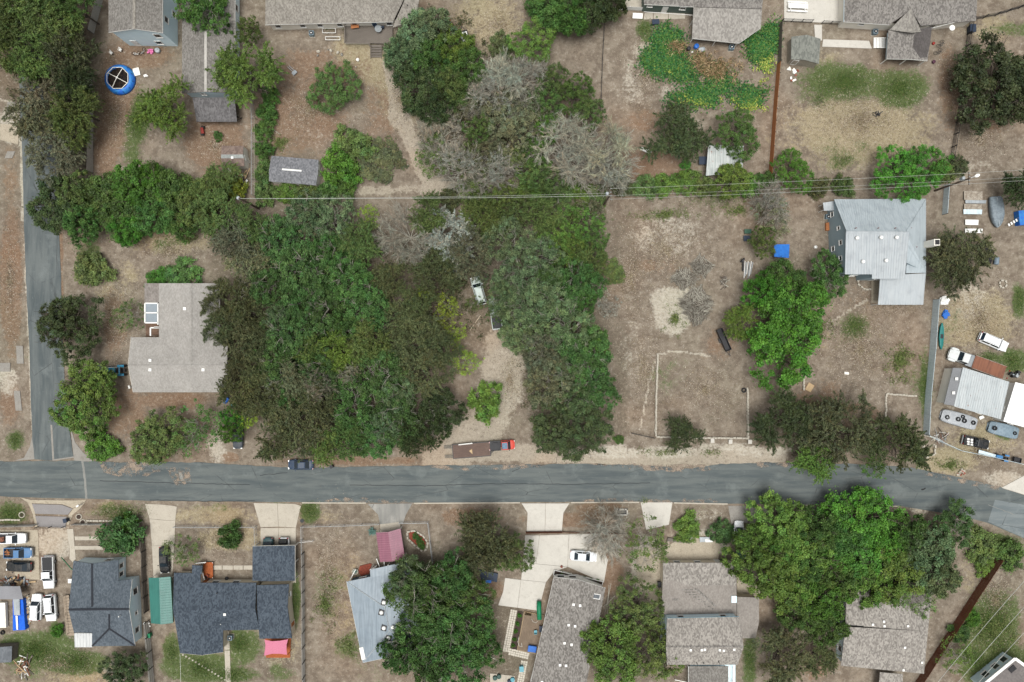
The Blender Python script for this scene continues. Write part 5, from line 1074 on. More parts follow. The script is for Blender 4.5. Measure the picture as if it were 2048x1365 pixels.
def fence(name, label, runs, kind, h, mat, step=2.4, pw=.1, pm_=None, cat='fence', ph=.06):
    pm_ = pm_ or mat; root = None
    pk = ('post', kind, h, pm_.name, pw)
    if pk not in PMC: PMC[pk] = MB().box((0, 0, (h + ph) / 2 - .1), (pw, pw, h + ph + .2)).mesh('post', pm_)
    for run in runs:
        w3 = [P(x, y) for x, y in run]
        if root is None: root = thing(name, label, cat, w3[0])
        for si, (a, b) in enumerate(zip(w3, w3[1:])):
            d = b - a; n = max(1, round(d.length / step)); L = d.length / n; ang = atan2(d.y, d.x); key = (kind, round(L, 2), h, mat.name)
            if key not in PMC: PMC[key] = panel_mesh(kind, L - .01, h, mat)
            for i in range(n + 1):
                q = a + d * (i / n) - root.location
                if i > 0 or si == 0:
                    o = bpy.data.objects.new('post', PMC[pk]); COL.objects.link(o); o.parent = root; off = Vector((-sin(ang), cos(ang), 0)) * (.08 if kind in ('wood', 'sheet') else 0); o.location = q + off; o.rotation_euler = (0, 0, ang)
                if i < n:
                    o = bpy.data.objects.new('panel', PMC[key]); COL.objects.link(o); o.parent = root; o.location = q; o.rotation_euler = (random.gauss(0, .012) if kind == 'wood' else 0, 0, ang)
    return root
fence('board_fence', 'grey board privacy fence running up beside the two-storey blue house', [[(188,68),(214,-30)]], 'wood', 1.9, GREYW, 2.4, .1, DARKM)
fence('board_fence', 'grey board privacy fence between the bare red yard and the grove', [[(186,346),(186,235),(184,160)]], 'wood', 1.9, GREYW, 2.4, .1, DARKM)
fence('pipe_fence', 'galvanised wire fence beside the brown-roofed barn shed', [[(508,392),(508,300),(508,240),(506,150)]], 'chain', 1.3, GALV, 3, .07)
fence('pipe_fence', 'galvanised wire fence running close beside another one behind the gable shed', [[(514,396),(514,330),(514,240)]], 'chain', 1.3, pm('pale_pipe', k_(190,184,160), None), 3, .07)
fence('cedar_fence', 'weathered orange cedar fence between vegetable garden and lawn', [[(1554,130),(1548,200),(1543,270),(1537,352)]], 'wood', 1.8, CEDAR, 2.4, .12, DARKM)
fence('cedar_fence', 'short cedar fence run beside the grey patio and garden', [[(1558,50),(1556,90),(1555,128)]], 'wood', 1.8, WOOD, 2.4, .12, DARKM)
fence('rail_fence', 'black rail fence under the large dark olive tree', [[(1938,45),(1926,120),(1916,220),(1899,320)]], 'rail', 1.5, DARKM, 2.6, .14)
fence('rail_fence', 'black rail fence running to the corner above the dry garden', [[(1942,42),(1990,32),(2060,10)]], 'rail', 1.5, DARKM, 2.6, .14)
fence('sheet_fence', 'blue-grey sheet metal fence beside the junk yard', [[(1866,600),(1859,700),(1850,790),(1846,868)]], 'sheet', 1.9, SHEETB, 3.2, .1, DARKM)
fence('sheet_fence', 'low sheet metal and pipe fence along the junk yard verge', [[(1850,870),(1880,884),(1915,900),(1975,912),(2060,932)]], 'chain', 1.4, SHEETB, 3, .1, GALV)
fence('sheet_fence', 'blue-grey sheet fence beside the old white sheet pile', [[(1888,372),(1884,430)]], 'sheet', 1.6, SHEETB, 3, .1, DARKM)
fence('board_fence', 'low grey board fence along the truck yard front', [[(-30,1051),(40,1050),(77,1049)]], 'wood', 1.5, GREYW, 2.4, .1)
fence('board_fence', 'low grey board fence before the slate-roofed cottage', [[(150,1048),(215,1047),(285,1044)]], 'wood', 1.2, GREYW, 2.4, .1)
fence('yard_gate', 'dark pipe gate across the grey driveway of the truck yard', [[(78,1053),(130,1053)]], 'chain', 1.2, DARKM, 2.4, .1, cat='gate')
fence('board_fence', 'grey-brown board fence between the slate-roofed cottage and teal carport', [[(286,1055),(291,1100),(293,1160),(297,1220)]], 'wood', 1.7, WOOD, 2.4, .12, DARKM)
fence('board_fence', 'pale board fence along the dark-roofed house lawn', [[(298,1240),(303,1300),(309,1365),(312,1420)]], 'wood', 1.8, GREYW, 2.4, .1, DARKM)
fence('chain_link_fence', 'chain-link fence across the front lawn of the dark-roofed house', [[(352,1052),(430,1052),(513,1052),(514,1092)]], 'chain', 1.2, GALV, 3, .07)
fence('board_fence', 'grey board fence between dark-roofed house and hip-roof house yards', [[(608,1104),(609,1180),(609,1260),(610,1350),(610,1420)]], 'wood', 1.8, GREYW, 2.4, .1, DARKM)
fence('chain_link_fence', 'chain-link fence round the yard of the hip-roof house', [[(607,1104),(606,1051),(690,1049),(760,1046)],[(800,1044),(857,1043),(866,1122)]], 'chain', 1.3, GALV, 3, .08)
fence('stained_fence', 'dark red stained board fence slanting beside the mottled roof house', [[(1992,1115),(1940,1195),(1885,1280),(1830,1365),(1800,1415)]], 'wood', 1.9, STAIN, 2.4, .1)
fence('wire_fence', 'dark wire fence along the hedge at the road bend', [[(1920,1086),(1985,1112),(2060,1145)]], 'chain', 1.3, DARKM, 3, .1)
fence('wire_fence', 'thin dark wire fence beside the vegetable garden', [[(1208,45),(1204,120),(1200,230)]], 'chain', 1.1, DARKM, 3, .07)
fence('iron_fence', 'black iron fence at the patio with white picnic table', [[(1562,44),(1622,46)],[(1642,48),(1678,50)]], 'iron', 1.3, DARKM, 2.0, .06)
fence('iron_gate', 'pale pipe gate standing ajar beside the block wall', [[(1262,866),(1280,870)],[(1280,870),(1308,876)]], 'iron', 1.2, DARKM, 2.0, .06, cat='gate')
fence('slat_gate', 'brown slatted sliding gate across the pale driveway', [[(1052,1064),(1124,1063)]], 'wood', 1.2, STAIN, 2.2, .08, cat='gate')
fence('slat_gate', 'brown board edging beside the bare tree', [[(1126,1064),(1195,1066),(1262,1068)]], 'wood', .5, STAIN, 2.2, .08, cat='fence')
fence('pipe_fence', 'short white pipe gate on the chain-link fence', [[(603,1082),(628,1080)]], 'chain', 1.1, WHITE, 2.5, .08, cat='gate')
fence('board_fence', 'short white fence beside the green house patio', [[(1230,20),(1286,22)]], 'wood', 1.3, WHITE, 2.4, .1)
# low masonry walls, block by block
BLKM = [MB().box((0, 0, 0), (.52, .3, .24)).mesh('block', STONE), MB().box((0, 0, 0), (.4, .28, .22)).mesh('block', STONE)]
def blockwall(label, pts, courses=2, name='block_wall', cat='wall', wd=None, skip=0., h=.24, col=None):
    w3 = [P(x, y) for x, y in pts]; root = thing(name, label, cat, w3[0]); rd = random.Random(len(label))
    for a, b in zip(w3, w3[1:]):
        d = b - a; n = max(1, int(d.length / .54)); ang = atan2(d.y, d.x)
        for c in range(courses):
            for i in range(n):
                if rd.random() < skip: continue
                o = bpy.data.objects.new('block', BLKM[0 if rd.random() < .75 else 1]); COL.objects.link(o); o.parent = root
                o.location = a + d * ((i + .5 + (.25 if c % 2 else -.1)) / n) - root.location + Vector((rd.gauss(0, .03), rd.gauss(0, .03), .08 + h * c)); o.rotation_euler = (rd.gauss(0, .02), rd.gauss(0, .02), ang + rd.gauss(0, .05))
    return root
blockwall('long low limestone block wall dividing the open lot from the bare yard', [(1315,708),(1312,790),(1311,872)], 2)
blockwall('limestone block wall along the verge behind the small dark mesquite', [(1312,874),(1400,876),(1495,877)], 2)
blockwall('limestone block wall beside the upright tyre', [(1494,776),(1495,830),(1495,876)], 2)
blockwall('short limestone wall beside the plywood board', [(1608,735),(1606,780)], 2)
blockwall('L-shaped limestone edging in the dry yard', [(1832,793),(1772,788),(1771,836)], 1)
blockwall('tumbled stone planter by the sheet metal fence end', [(1848,870),(1868,876),(1868,908),(1850,914),(1844,890)], 2, 'stone_planter', 'planter', skip=.15)
blockwall('curved stone edging beside the metal-roofed house porch', [(1714,552),(1716,568),(1726,578),(1744,580)], 1, 'stone_edging', 'edging')
blockwall('stone-edged flower bed with red mulch beside the burgundy carport', [(814,1064),(828,1061),(846,1071),(856,1085),(854,1098),(846,1103),(832,1092),(816,1078),(814,1064)], 1, 'flower_bed', 'flower bed')
blockwall('white edging round the small front bed of the truck yard', [(-20,1040),(42,1040)], 1, 'stone_edging', 'edging')
blockwall('white edging of the bed along the cottage board fence', [(175,1050),(175,1042),(248,1042)], 1, 'stone_edging', 'edging')
for x, y in ((1425,882),(1461,884),(1500,884)): 
    t = thing('stone_pillar', 'squat pale stone block standing before the limestone wall', 'stone block', P(x, y), 'stone blocks by the wall'); MB().box(P(x, y, .2), (.6, .7, .5), random.uniform(-.2, .2)).build('block', STONE, t); MB().box(P(x, y, .47), (.66, .76, .06), 0).build('cap', CONC2, t)
t = thing('mulch_bed', 'red mulch bed beside the blue porch wall of the hip-roof house', 'flower bed', P(733, 1140)); MB().prism([P(x, y)[:2] for x, y in ((720,1132),(740,1127),(744,1128),(738,1148),(722,1152),(716,1144))], -.05, .12).build('mulch', pm('red_mulch', k_(150,72,50), k_(110,50,36), 5), t)
MB().prism([P(x, y)[:2] for x, y in ((818,1065),(828,1063),(846,1074),(852,1086),(848,1098),(832,1089),(819,1077))], -.05, .15).build('mulch', pm('red_mulch', None), thing('mulch_patch', 'red mulch inside the stone-edged flower bed', 'mulch', P(835, 1080)))
# L-shaped path of square pavers
PV = MB().box((0, 0, .03), (.36, .36, .1)).mesh('paver', pm('paver', k_(208,202,188,.8), k_(184,176,160,.8), 5, 1.2, .2, .9, .2))
pr = bpy.data.objects.new('paver_path', None); COL.objects.link(pr); struct(pr); pr.location = P(1030, 1260)
def pavers(a, b, nw, wd):
    A, B = P(*a), P(*b); d = (B - A); n = int(d.length / .41); u = d.normalized(); v = Vector((-u.y, u.x, 0)); ang = atan2(u.y, u.x)
    for i in range(n):
        for j in range(nw):
            o = bpy.data.objects.new('paver', PV); COL.objects.link(o); o.parent = pr; o.location = A + u * (.2 + .41 * i) + v * (.41 * (j - (nw - 1) / 2)) - pr.location + Vector((random.gauss(0, .01), random.gauss(0, .01), random.gauss(0, .006))); o.rotation_euler = (0, 0, ang + random.gauss(0, .03))
pavers((1028,1220), (1011,1308), 3, .4); pavers((1018,1303), (1060,1313), 3, .4); pavers((1049,1322), (1034,1400), 3, .4)
bed = thing('garden_bed', 'narrow dark garden bed with seedlings between pavers and deck', 'garden bed', P(1032, 1260)); MB().prism([P(x, y)[:2] for x, y in ((1036,1222),(1046,1224),(1034,1300),(1022,1297))], -.06, .08).build('soil', pm('potting_soil', None), bed)
# stepping stones across the lawn
for i in range(14):
    x = 366 + (450 - 366) * i / 13; y = 1310 + (1360 - 1310) * (i / 13) ** 1.05
    o = MB().lathe(P(x, y, -.02), [(.2, 0), (.22, .05), (.17, .08)], 7, 1, .8, random.random()).build('stepping_stone', STONE, None, loc=None); tag(o, 'pale stepping stone in the curved line across the lawn', 'stone', 'stepping stones on the lawn')
# ================================================================ vehicles (built along +x, then placed)
TYRE = pm('tyre_rubber', srgb(30,30,31), srgb(44,44,44), 12); RIM = sheet_metal('rim', srgb(150,152,154), srgb(120,122,124), .35)
CGL = glass('car_glass', srgb(26,34,40)); BLKP = pm('black_plastic', srgb(34,34,36), srgb(46,46,48), 9, .6, .2, .6)
LAMP = glass('lamp_lens', srgb(190,190,186)); RED = glass('tail_lens', srgb(120,20,20))
def wheel(par, x, y, r=.34, w=.24):
    s = 1 if y > 0 else -1; prof = [(r * .62, -w / 2), (r * .95, -w / 2), (r, -w * .3), (r, w * .3), (r * .95, w / 2), (r * .62, w / 2)]
    def lath(prof, n=14):
        m = MB(); vs = []
        for rr, yy in prof: vs += [(x + rr * cos(2 * pi * k / n), y + yy, r + rr * sin(2 * pi * k / n)) for k in range(n)]
        fs = [(i * n + k, i * n + (k + 1) % n, (i + 1) * n + (k + 1) % n, (i + 1) * n + k) for i in range(len(prof) - 1) for k in range(n)]; fs += [tuple(range(n)), tuple((len(prof) - 1) * n + k for k in range(n))[::-1]]
        return m.add(vs, fs)
    o = lath(prof).build('wheel', TYRE, par); lath([(r * .6, s * w * .42), (r * .56, s * w * .54), (r * .2, s * w * .5)]).build('rim', RIM, o); return o
def loft(st, shoulder=.1):
    m = MB(); vs = []; n = 10
    for x, hw, zb, zt in st:
        vs += [(x, -hw * .9, zb), (x, -hw, zb + (zt - zb) * .3), (x, -hw, zt - shoulder * 1.6), (x, -hw * .93, zt - shoulder * .4), (x, -hw * .8, zt), (x, hw * .8, zt), (x, hw * .93, zt - shoulder * .4), (x, hw, zt - shoulder * 1.6), (x, hw, zb + (zt - zb) * .3), (x, hw * .9, zb)]
    for i in range(len(st) - 1): m.add([], []); m.f += [(i * n + k, i * n + (k + 1) % n, (i + 1) * n + (k + 1) % n, (i + 1) * n + k) for k in range(n)]
    m.v = vs; m.f += [tuple(range(n)), tuple((len(st) - 1) * n + k for k in range(n))[::-1]]; return m
def quadpane(a, b, c, d, off, name, mat, par, ins=.08):
    a, b, c, d = map(Vector, (a, b, c, d)); n = (b - a).cross(d - a).normalized(); ce = (a + b + c + d) / 4
    ps = [p.lerp(ce, ins) + n * off for p in (a, b, c, d)]; m = MB(); m.add(ps + [p - n * .02 for p in ps], ((0,1,2,3),(7,6,5,4),(0,4,5,1),(1,5,6,2),(2,6,7,3),(3,7,4,0))); return m.build(name, mat, par)
def cabin(par, x0, x1, x2, x3, wb, wt, zb, zt, pm_, roofm=None):
    "greenhouse: base x0..x1, roof x2..x3"
    B = [(x0, -wb, zb), (x1, -wb, zb), (x1, wb, zb), (x0, wb, zb)]; k = .12
    T = [(x2, -wt, zt - .05), (x3, -wt, zt - .05), (x3, wt, zt - .05), (x2, wt, zt - .05)]; T2 = [(x2 + k, -wt + k, zt), (x3 - k, -wt + k, zt), (x3 - k, wt - k, zt), (x2 + k, wt - k, zt)]
    m = MB(); m.add(B + T + T2, [(i, (i + 1) % 4, 4 + (i + 1) % 4, 4 + i) for i in range(4)] + [(4 + i, 4 + (i + 1) % 4, 8 + (i + 1) % 4, 8 + i) for i in range(4)] + [(8, 9, 10, 11)])
    cb = m.build('cabin', roofm or pm_, par)
    quadpane(B[1], B[2], T[2], T[1], .012, 'windshield', CGL, par); quadpane(B[3], B[0], T[0], T[3], .012, 'rear_window', CGL, par, .12)
    for s in (0, 1):
        b0, b1, t1, t0 = (B[0], B[1], T[1], T[0]) if s == 0 else (B[2], B[3], T[3], T[2])
        md = lambda p, q, t: Vector(p).lerp(Vector(q), t)
        quadpane(b0, md(b0, b1, .5), md(t0, t1, .5), t0, .012, 'side_window', CGL, par, .1); quadpane(md(b0, b1, .5), b1, t1, md(t0, t1, .5), .012, 'side_window', CGL, par, .1)
    return cb
def lights(par, L, hw, zf, zr):
    for s in (-1, 1):
        MB().box((L / 2 - .12, s * hw * .72, zf), (.2, hw * .36, .13)).build('headlight', LAMP, par); MB().box((-L / 2 + .06, s * hw * .78, zr), (.1, hw * .28, .2)).build('taillight', RED, par)
def mirrors(par, x, hw, z, pm_):
    for s in (-1, 1): MB().box((x, s * (hw + .1), z), (.12, .22, .14)).build('mirror', pm_, par)
def vehicle(kind, label, color, L=4.6, W=1.82, cat='car', roofm=None, cover=None, name=None, group=None):
    t = thing(name or dict(sedan='sedan', suv='suv', pickup='pickup_truck', hatch='hatchback')[kind], label, cat, (0, 0, 0), group); hw = W / 2; f = L / 4.6
    if kind in ('sedan', 'hatch'):
        st = [(-2.3, .62, .42, .72), (-2.22, .8, .3, .88), (-1.9, .88, .24, .94), (-1.2, .91, .22, .95), (0, .91, .22, .94), (1.0, .91, .22, .92), (1.7, .88, .24, .82), (2.12, .78, .3, .7), (2.3, .58, .4, .58)]
        loft([(x * f, w / .91 * hw, a, b) for x, w, a, b in st]).build('body', color, t, True)
        if kind == 'sedan': cabin(t, -1.65 * f, 1.12 * f, -.95 * f, .35 * f, hw * .86, hw * .66, .9, 1.42, color, roofm)
        else: cabin(t, -2.1 * f, 1.15 * f, -1.55 * f, .4 * f, hw * .86, hw * .68, .9, 1.5, color, roofm)
        lights(t, L, hw, .62, .78); mirrors(t, .85 * f, hw, .98, color); wx, wr = 1.4 * f, .32
    elif kind == 'suv':
        st = [(-2.3, .74, .45, .95), (-2.24, .86, .36, 1.05), (-1.8, .91, .3, 1.08), (0, .92, .28, 1.08), (1.1, .92, .28, 1.06), (1.8, .88, .3, .98), (2.2, .8, .36, .88), (2.3, .66, .45, .75)]
        loft([(x * f, w / .92 * hw, a, b) for x, w, a, b in st]).build('body', color, t, True)
        cabin(t, -2.2 * f, 1.15 * f, -1.95 * f, .55 * f, hw * .88, hw * .74, 1.04, 1.72, color, roofm); lights(t, L, hw, .8, 1.0); mirrors(t, .9 * f, hw, 1.15, color); wx, wr = 1.4 * f, .37
        for s in (-1, 1): MB().beam((-1.6 * f, s * hw * .62, 1.75), (.3 * f, s * hw * .62, 1.75), .05, .05).build('roof_rail', BLKP, t)
    else:
        bx0, bx1 = -L / 2 + .05, -L * .07
        st = [(bx1, .93, .38, 1.06), (bx1 + .3, .94, .36, 1.08), (.3, .94, .36, 1.08), (L * .24, .94, .36, 1.08), (L * .38, .92, .38, 1.02), (L * .47, .86, .42, .94), (L * .5, .74, .5, .82)]
        loft([(x, w / .94 * hw, a, b) for x, w, a, b in st]).build('body', color, t, True)
        cabin(t, bx1 + .02, L * .26, bx1 + .12, L * .14, hw * .88, hw * .74, 1.04, 1.76, color, roofm)
        m = MB(); bl = bx1 - bx0; bc = (bx0 + bx1) / 2
        for s in (-1, 1): m.box((bc, s * (hw - .07), .82), (bl, .12, .52))
        m.box((bx0 + .04, 0, .82), (.08, W - .26, .5)); m.box((bx1 - .04, 0, .82), (.08, W - .26, .5)); m.build('bed_side', color, t)
        MB().box((bc, 0, .58), (bl, W - .2, .08)).build('bed_floor', BLKP, t)
        if cover: MB().box((bc, 0, 1.1), (bl - .08, W - .2, .05)).build('bed_cover', cover, t)
        MB().box((-L / 2 - .03, 0, .55), (.14, W * .92, .2)).build('bumper', RIM, t); MB().box((L / 2 + .02, 0, .58), (.12, W * .86, .2)).build('bumper', RIM, t)
        lights(t, L, hw, .86, .9); mirrors(t, L * .2, hw, 1.15, color); wx, wr = L * .31, .4
    for sx in (-1, 1):
        for sy in (-1, 1): wheel(t, sx * wx, sy * (hw - .13), wr)
    return t
def put(t, px, py, deg, z=0.): t.location = P(px, py, .8); t.location.z = z; t.rotation_euler = (0, 0, R(deg)); return t
PW = paint('white_car_paint', srgb(222,224,224), .25, .1); PB = paint('black_car_paint', srgb(30,33,36)); PN = paint('navy_car_paint', srgb(44,60,80)); PG = paint('charcoal_car_paint', srgb(58,64,70))
PS = paint('silver_car_paint', srgb(206,210,212), .25, .1); PBL = paint('blue_truck_paint', srgb(70,110,150), .35, .3); PR_ = paint('red_truck_paint', srgb(186,70,58), .35, .15); POLD = paint('faded_paint', k_(190,202,196,.8), .6, .35); PT = paint('teal_car_paint', srgb(44,72,76))
put(vehicle('sedan','dark blue sedan parked at the kerb under mesquite branches',PN,4.6), 601, 930, 180)
put(vehicle('sedan','charcoal sedan parked nose out under lime green branches',PG,4.6), 475, 873, -90)
put(vehicle('suv','white long estate car on the dry grass of the junk yard',PW,5.4,1.95), 1987, 684, -23)
put(vehicle('pickup','black pickup with white boxes in its bed in the junk yard',PB,4.7,1.8,'pickup'), 1952, 885, -12)
put(vehicle('pickup','white pickup with dark bed cover standing on pale dirt',PW,5.8,2.0,'pickup',cover=BLKP), 97, 1145, -88)
put(vehicle('suv','white off-road car with nose towards the dark-covered white pickup',PW,4.7,1.85), 73, 1215, 88)
put(vehicle('suv','white car with its bonnet towards the grass beside scrap',PW,4.8,1.95), 101, 1216, -86)
put(vehicle('sedan','black sedan between blue pickup and scrap heap',PB,4.7), 37, 1134, 178)
put(vehicle('pickup','blue pickup with scrap wood in its bed',PBL,5.0,1.9,'pickup'), 36, 1106, 0)
put(vehicle('pickup','white pickup with junk in its bed behind the board fence',PW,5.4,1.9,'pickup'), 22, 1077, 0)
put(vehicle('sedan','black sedan on the concrete drive before the teal carport',PB,4.8), 328, 1121, -88)
put(vehicle('sedan','dark teal sedan nosed into the shingled carport',PT,4.7), 536, 1102, -90)
put(vehicle('suv','white car with black roof nosed into the shingled carport',PW,4.6,1.85,roofm=PB), 568, 1101, -90)
put(vehicle('sedan','silver white car with sunroof on the pale parking court',PS,4.8,1.85), 1167, 1113, -4)
put(vehicle('suv','pale weathered car abandoned under trees at the track end',POLD,5.2,1.85), 957, 582, 106)
put(vehicle('pickup','pale weathered pickup abandoned beside another under trees',POLD,5.6,1.9,'pickup'), 991, 628, 98)
put(vehicle('hatch','white hatchback under yellow-green branches at the kerb',PW,4.2,1.75), 1478, 1066, 88)
# loads in the beds
def load(name, label, cat, px, py, z, n, mat, size=(.9,.1,.06), spread=.5, ang=0, seed=1, part='board'):
    t = thing(name, label, cat, P(px, py, z)); rd = random.Random(seed)
    for i in range(n): MB().box(P(px, py, z) + Vector((rd.gauss(0, spread * .5), rd.gauss(0, spread * .35), .04 + .05 * i)), (size[0] * rd.uniform(.6, 1.2), size[1], size[2]), ang + rd.gauss(0, .7)).build(part, mat, t)
    return t
RUST = sheet_metal('rust', srgb(122,80,60), srgb(96,62,48), .8, .6)
load('scrap_wood', 'orange scrap boards lying in the blue pickup bed', 'scrap', 17, 1106, .64, 6, CEDAR, seed=3); load('bed_junk', 'brown junk lying in the white pickup bed', 'scrap', 4, 1077, .64, 6, RUST, (.7,.3,.1), seed=4)
for i in range(6): o = MB().box((0,0,.15), (.42,.34,.3)).build('white_box', WHITE); o.location = put(thing('x','','',),1936 + (i%2)*7, 878.5 + (i//2)*5.2 + (i%2)*1.5, 0).location + Vector((0,0,.62)); o.rotation_euler=(0,0,R(-12)); tag(o,'white box in the bed of the black pickup','box','boxes in the pickup bed')
for o in [o for o in bpy.data.objects if o.name.startswith('x') and o.type == 'EMPTY' and len(o.name) < 6]: bpy.data.objects.remove(o)
# red truck with plank-deck trailer
t = thing('flatbed_truck', 'small red truck with black tray hitched to a plank trailer', 'truck'); 
loft([(-.1,.8,.4,1.0),(0,.86,.36,1.08),(.9,.88,.36,1.08),(1.7,.86,.38,1.02),(2.15,.8,.42,.94),(2.3,.68,.5,.8)]).build('body', PR_, t, True); cabin(t, -.05, 1.55, .05, 1.05, .8, .68, 1.04, 1.8, PR_)
MB().box((.52,0,1.81),(.95,1.1,.03)).build('roof_glass', pm('blue_roof_glass', k_(110,140,164), None, 4, .6, .1, .6), t)
MB().box((-1.2,0,.86),(1.9,1.75,.1)).build('tray', BLKP, t); m = MB()
for s in (-1,1): m.box((-1.2,s*.85,1.0),(1.9,.06,.25))
m.box((-.3,0,1.2),(.06,1.7,.7)); m.build('headboard', DARKM, t); MB().box((-1.2,.3,1.05),(.9,.5,.3)).build('toolbox', BLKP, t); MB().box((-.9,0,.5),(2.6,.7,.2)).build('chassis', DARKM, t)
lights(t, 4.6, .82, .78, .8); mirrors(t, 1.3, .84, 1.15, BLKP)
for sx in (1.4,-1.3):
    for sy in (-.72,.72): wheel(t, sx, sy, .38)
put(t, 1004, 891, 4)
t = thing('flatbed_trailer', 'plank-deck trailer with ramps behind the red truck', 'trailer'); PLK = pm('trailer_plank', k_(124,104,94), k_(100,84,76), 5, .7, .25, .9, .2, stretch=(.3,6,1))
for i in range(14): MB().box((0, -1.12 + .1725 * i, .72), (6.7, .165, .05)).build('plank', PLK, t)
m = MB()
for s in (-1,1): m.box((0,s*1.25,.68),(6.9,.12,.16))
m.box((-3.4,0,.68),(.1,2.5,.16)); m.box((3.42,0,.7),(.12,2.5,.2)); m.beam((3.4,-.9,.6),(4.6,0,.55),.1,.1); m.beam((3.4,.9,.6),(4.6,0,.55),.1,.1); m.build('frame', DARKM, t)
for s in (-.85,.85):
    m = MB()
    for q in (-.22,.22): m.beam((-3.45,s+q,.66),(-5.0,s+q,.06),.06,.08)
    for i in range(7): f_ = i/6.; m.beam((-3.5-1.4*f_,s-.22,.64-.55*f_),(-3.5-1.4*f_,s+.22,.64-.55*f_),.1,.04)
    m.build('ramp', pm('ramp_steel', srgb(110,108,100), None, 6), t)
for x in (-.5,.5):
    for s in (-1.12,1.12): wheel(t, x, s*1.02, .33, .2)
for s in (-1,1): MB().box((0,s*1.2,.62),(2.1,.3,.04)).build('fender', DARKM, t)
put(t, 943, 901, 4.5)
tag(MB().tube([P(917,890,1.0),P(945,887,1.0)],.11,8).build('white_pipe', WHITE, None), 'white plastic pipe lying along the trailer edge', 'pipe')
tag(MB().prism([P(938,902.5,.8)[:2],P(944,898.5,.8)[:2],P(945,909,.8)[:2]], .75, .79).build('plywood_scrap', pm('raw_plywood', k_(206,180,142), k_(186,158,120), 4), None), 'pale triangular plywood scrap on the trailer deck', 'plywood')
# old flatbed truck
t = thing('old_truck', 'old pale truck with long rusty flatbed beside the trailer', 'truck'); PO = paint('chalky_paint', k_(206,210,208,.85), .7, .25)
loft([(2.6,.95,.6,1.25),(3.0,.98,.55,1.3),(4.3,.98,.55,1.3),(5.0,.92,.6,1.2),(5.6,.8,.65,1.15),(5.75,.66,.7,1.0)]).build('body', PO, t, True); cabin(t, 2.4, 4.2, 2.55, 3.7, .95, .8, 1.2, 2.1, PO)
for s in (-1,1): loft([(4.2,.22,.5,.95),(4.5,.28,.45,1.1),(5.2,.28,.45,1.1),(5.5,.2,.5,.9)],.05).build('fender', PO, t, True).location.y = s*.98
MB().box((1.75,0,.95),(1.3,2.2,.1)).build('rear_deck', sheet_metal('deck_grey', k_(160,166,168), k_(140,146,150), .6), t); MB().box((-1.8,0,1.06),(5.9,2.35,.14)).build('flatbed', RUST, t)
for s in (-1,1): MB().box((-1.8,s*1.2,1.12),(6.0,.1,.18)).build('bed_rail', pm('rail_paint', k_(170,160,150), k_(140,110,90), 3), t)
MB().box((.2,0,.6),(9.5,.8,.22)).build('chassis', DARKM, t)
for x in (4.85,-1.6,-2.9):
    for s in (-.95,.95): wheel(t, x, s, .48, .28)
lights(t, 11.4, .9, .95, .9); put(t, 1957, 728, 160)
t = thing('engine_block', 'black engine scrap behind the rusty flatbed', 'engine', P(2030,749)); rd = random.Random(5); c = P(2030,749)
for i in range(9): MB().box(c+Vector((rd.gauss(0,.5),rd.gauss(0,.3),.3+rd.random()*.3)),(rd.uniform(.3,.8),rd.uniform(.2,.5),rd.uniform(.3,.6)),rd.random()*3).build('casting', [DARKM,BLKP,GALV][i%3], t)
# sheeted cars weighed down by tyres
def covered(label, px, py, L, W, deg, mat):
    t = thing('covered_car', label, 'covered car'); st=[(-.5,.6,.05,.6),(-.47,.86,.02,.95),(-.3,.95,.0,1.1),(-.12,.97,0,1.45),(.1,.97,0,1.42),(.25,.96,0,1.05),(.4,.9,0,.95),(.48,.75,.02,.75),(.5,.55,.05,.5)]
    loft([(x*L, w*W/2, z0, z1) for x,w,z0,z1 in st], .12).build('tarp', mat, t, True)
    m = MB(); 
    for x in (-.35,-.05,.3): m.tube([(x*L,-W*.49,.2),(x*L,-W*.47,.9),(x*L,-W*.3,1.3 if x<.1 else 1.02),(x*L,W*.3,1.3 if x<.1 else 1.02),(x*L,W*.47,.9),(x*L,W*.49,.2)],.015,4)
    m.build('tie_rope', WHITE, t)
    for sx in (-.3,.3):
        for sy in (-1,1): wheel(t, sx*L, sy*W*.42, .3)
    return put(t, px, py, deg)
covered('pale grey sheeted car with five tyres on it beside the ribbed-roof trailer', 1920, 840, 6.6, 2.5, -16, pm('grey_tarp', k_(176,180,182,.8), k_(154,158,162,.8), 3, .8, .2, .6))
covered('blue-grey sheeted car with two tyres on it below the white roof', 2009, 861, 5.5, 2.4, -14, pm('blue_grey_tarp', k_(136,154,164,.75), k_(116,134,146,.75), 3, .8, .2, .6))
def torus(R0, r, n=18, k=8):
    m = MB(); vs = [((R0+r*cos(2*pi*j/k))*cos(2*pi*i/n),(R0+r*cos(2*pi*j/k))*sin(2*pi*i/n),r*1.3*sin(2*pi*j/k)) for i in range(n) for j in range(k)]
    m.add(vs, [(i*k+j,((i+1)%n)*k+j,((i+1)%n)*k+(j+1)%k,i*k+(j+1)%k) for i in range(n) for j in range(k)]); return m
TYM = torus(.3,.12).mesh('tyre', TYRE, smooth=True)
for (x,y,z,r,l,g) in ((1895,835,1.0,1,0,1),(1917,839,1.46,1,0,1),(1926,834,1.46,.85,0,1),(1929,842,1.46,1.05,0,1),(1947,846,1.05,1,0,1),(1990,857,1.2,1,1,1),(2030,867,1.0,.85,1,1),(1488,781,.12,1.1,2,0),(430,1157,.12,.0,3,0)):
    if r == 0: continue
    o = bpy.data.objects.new('tyre', TYM); COL.objects.link(o); o.location = P(x,y,z+.1); o.scale=(r,r,r)
    tag(o, ['worn black tyre lying on the pale grey sheeted car','worn black tyre lying on the blue-grey sheeted car','black tyre lying beside the block wall'][l], 'tyre', 'tyres on the sheeted cars' if g else None)
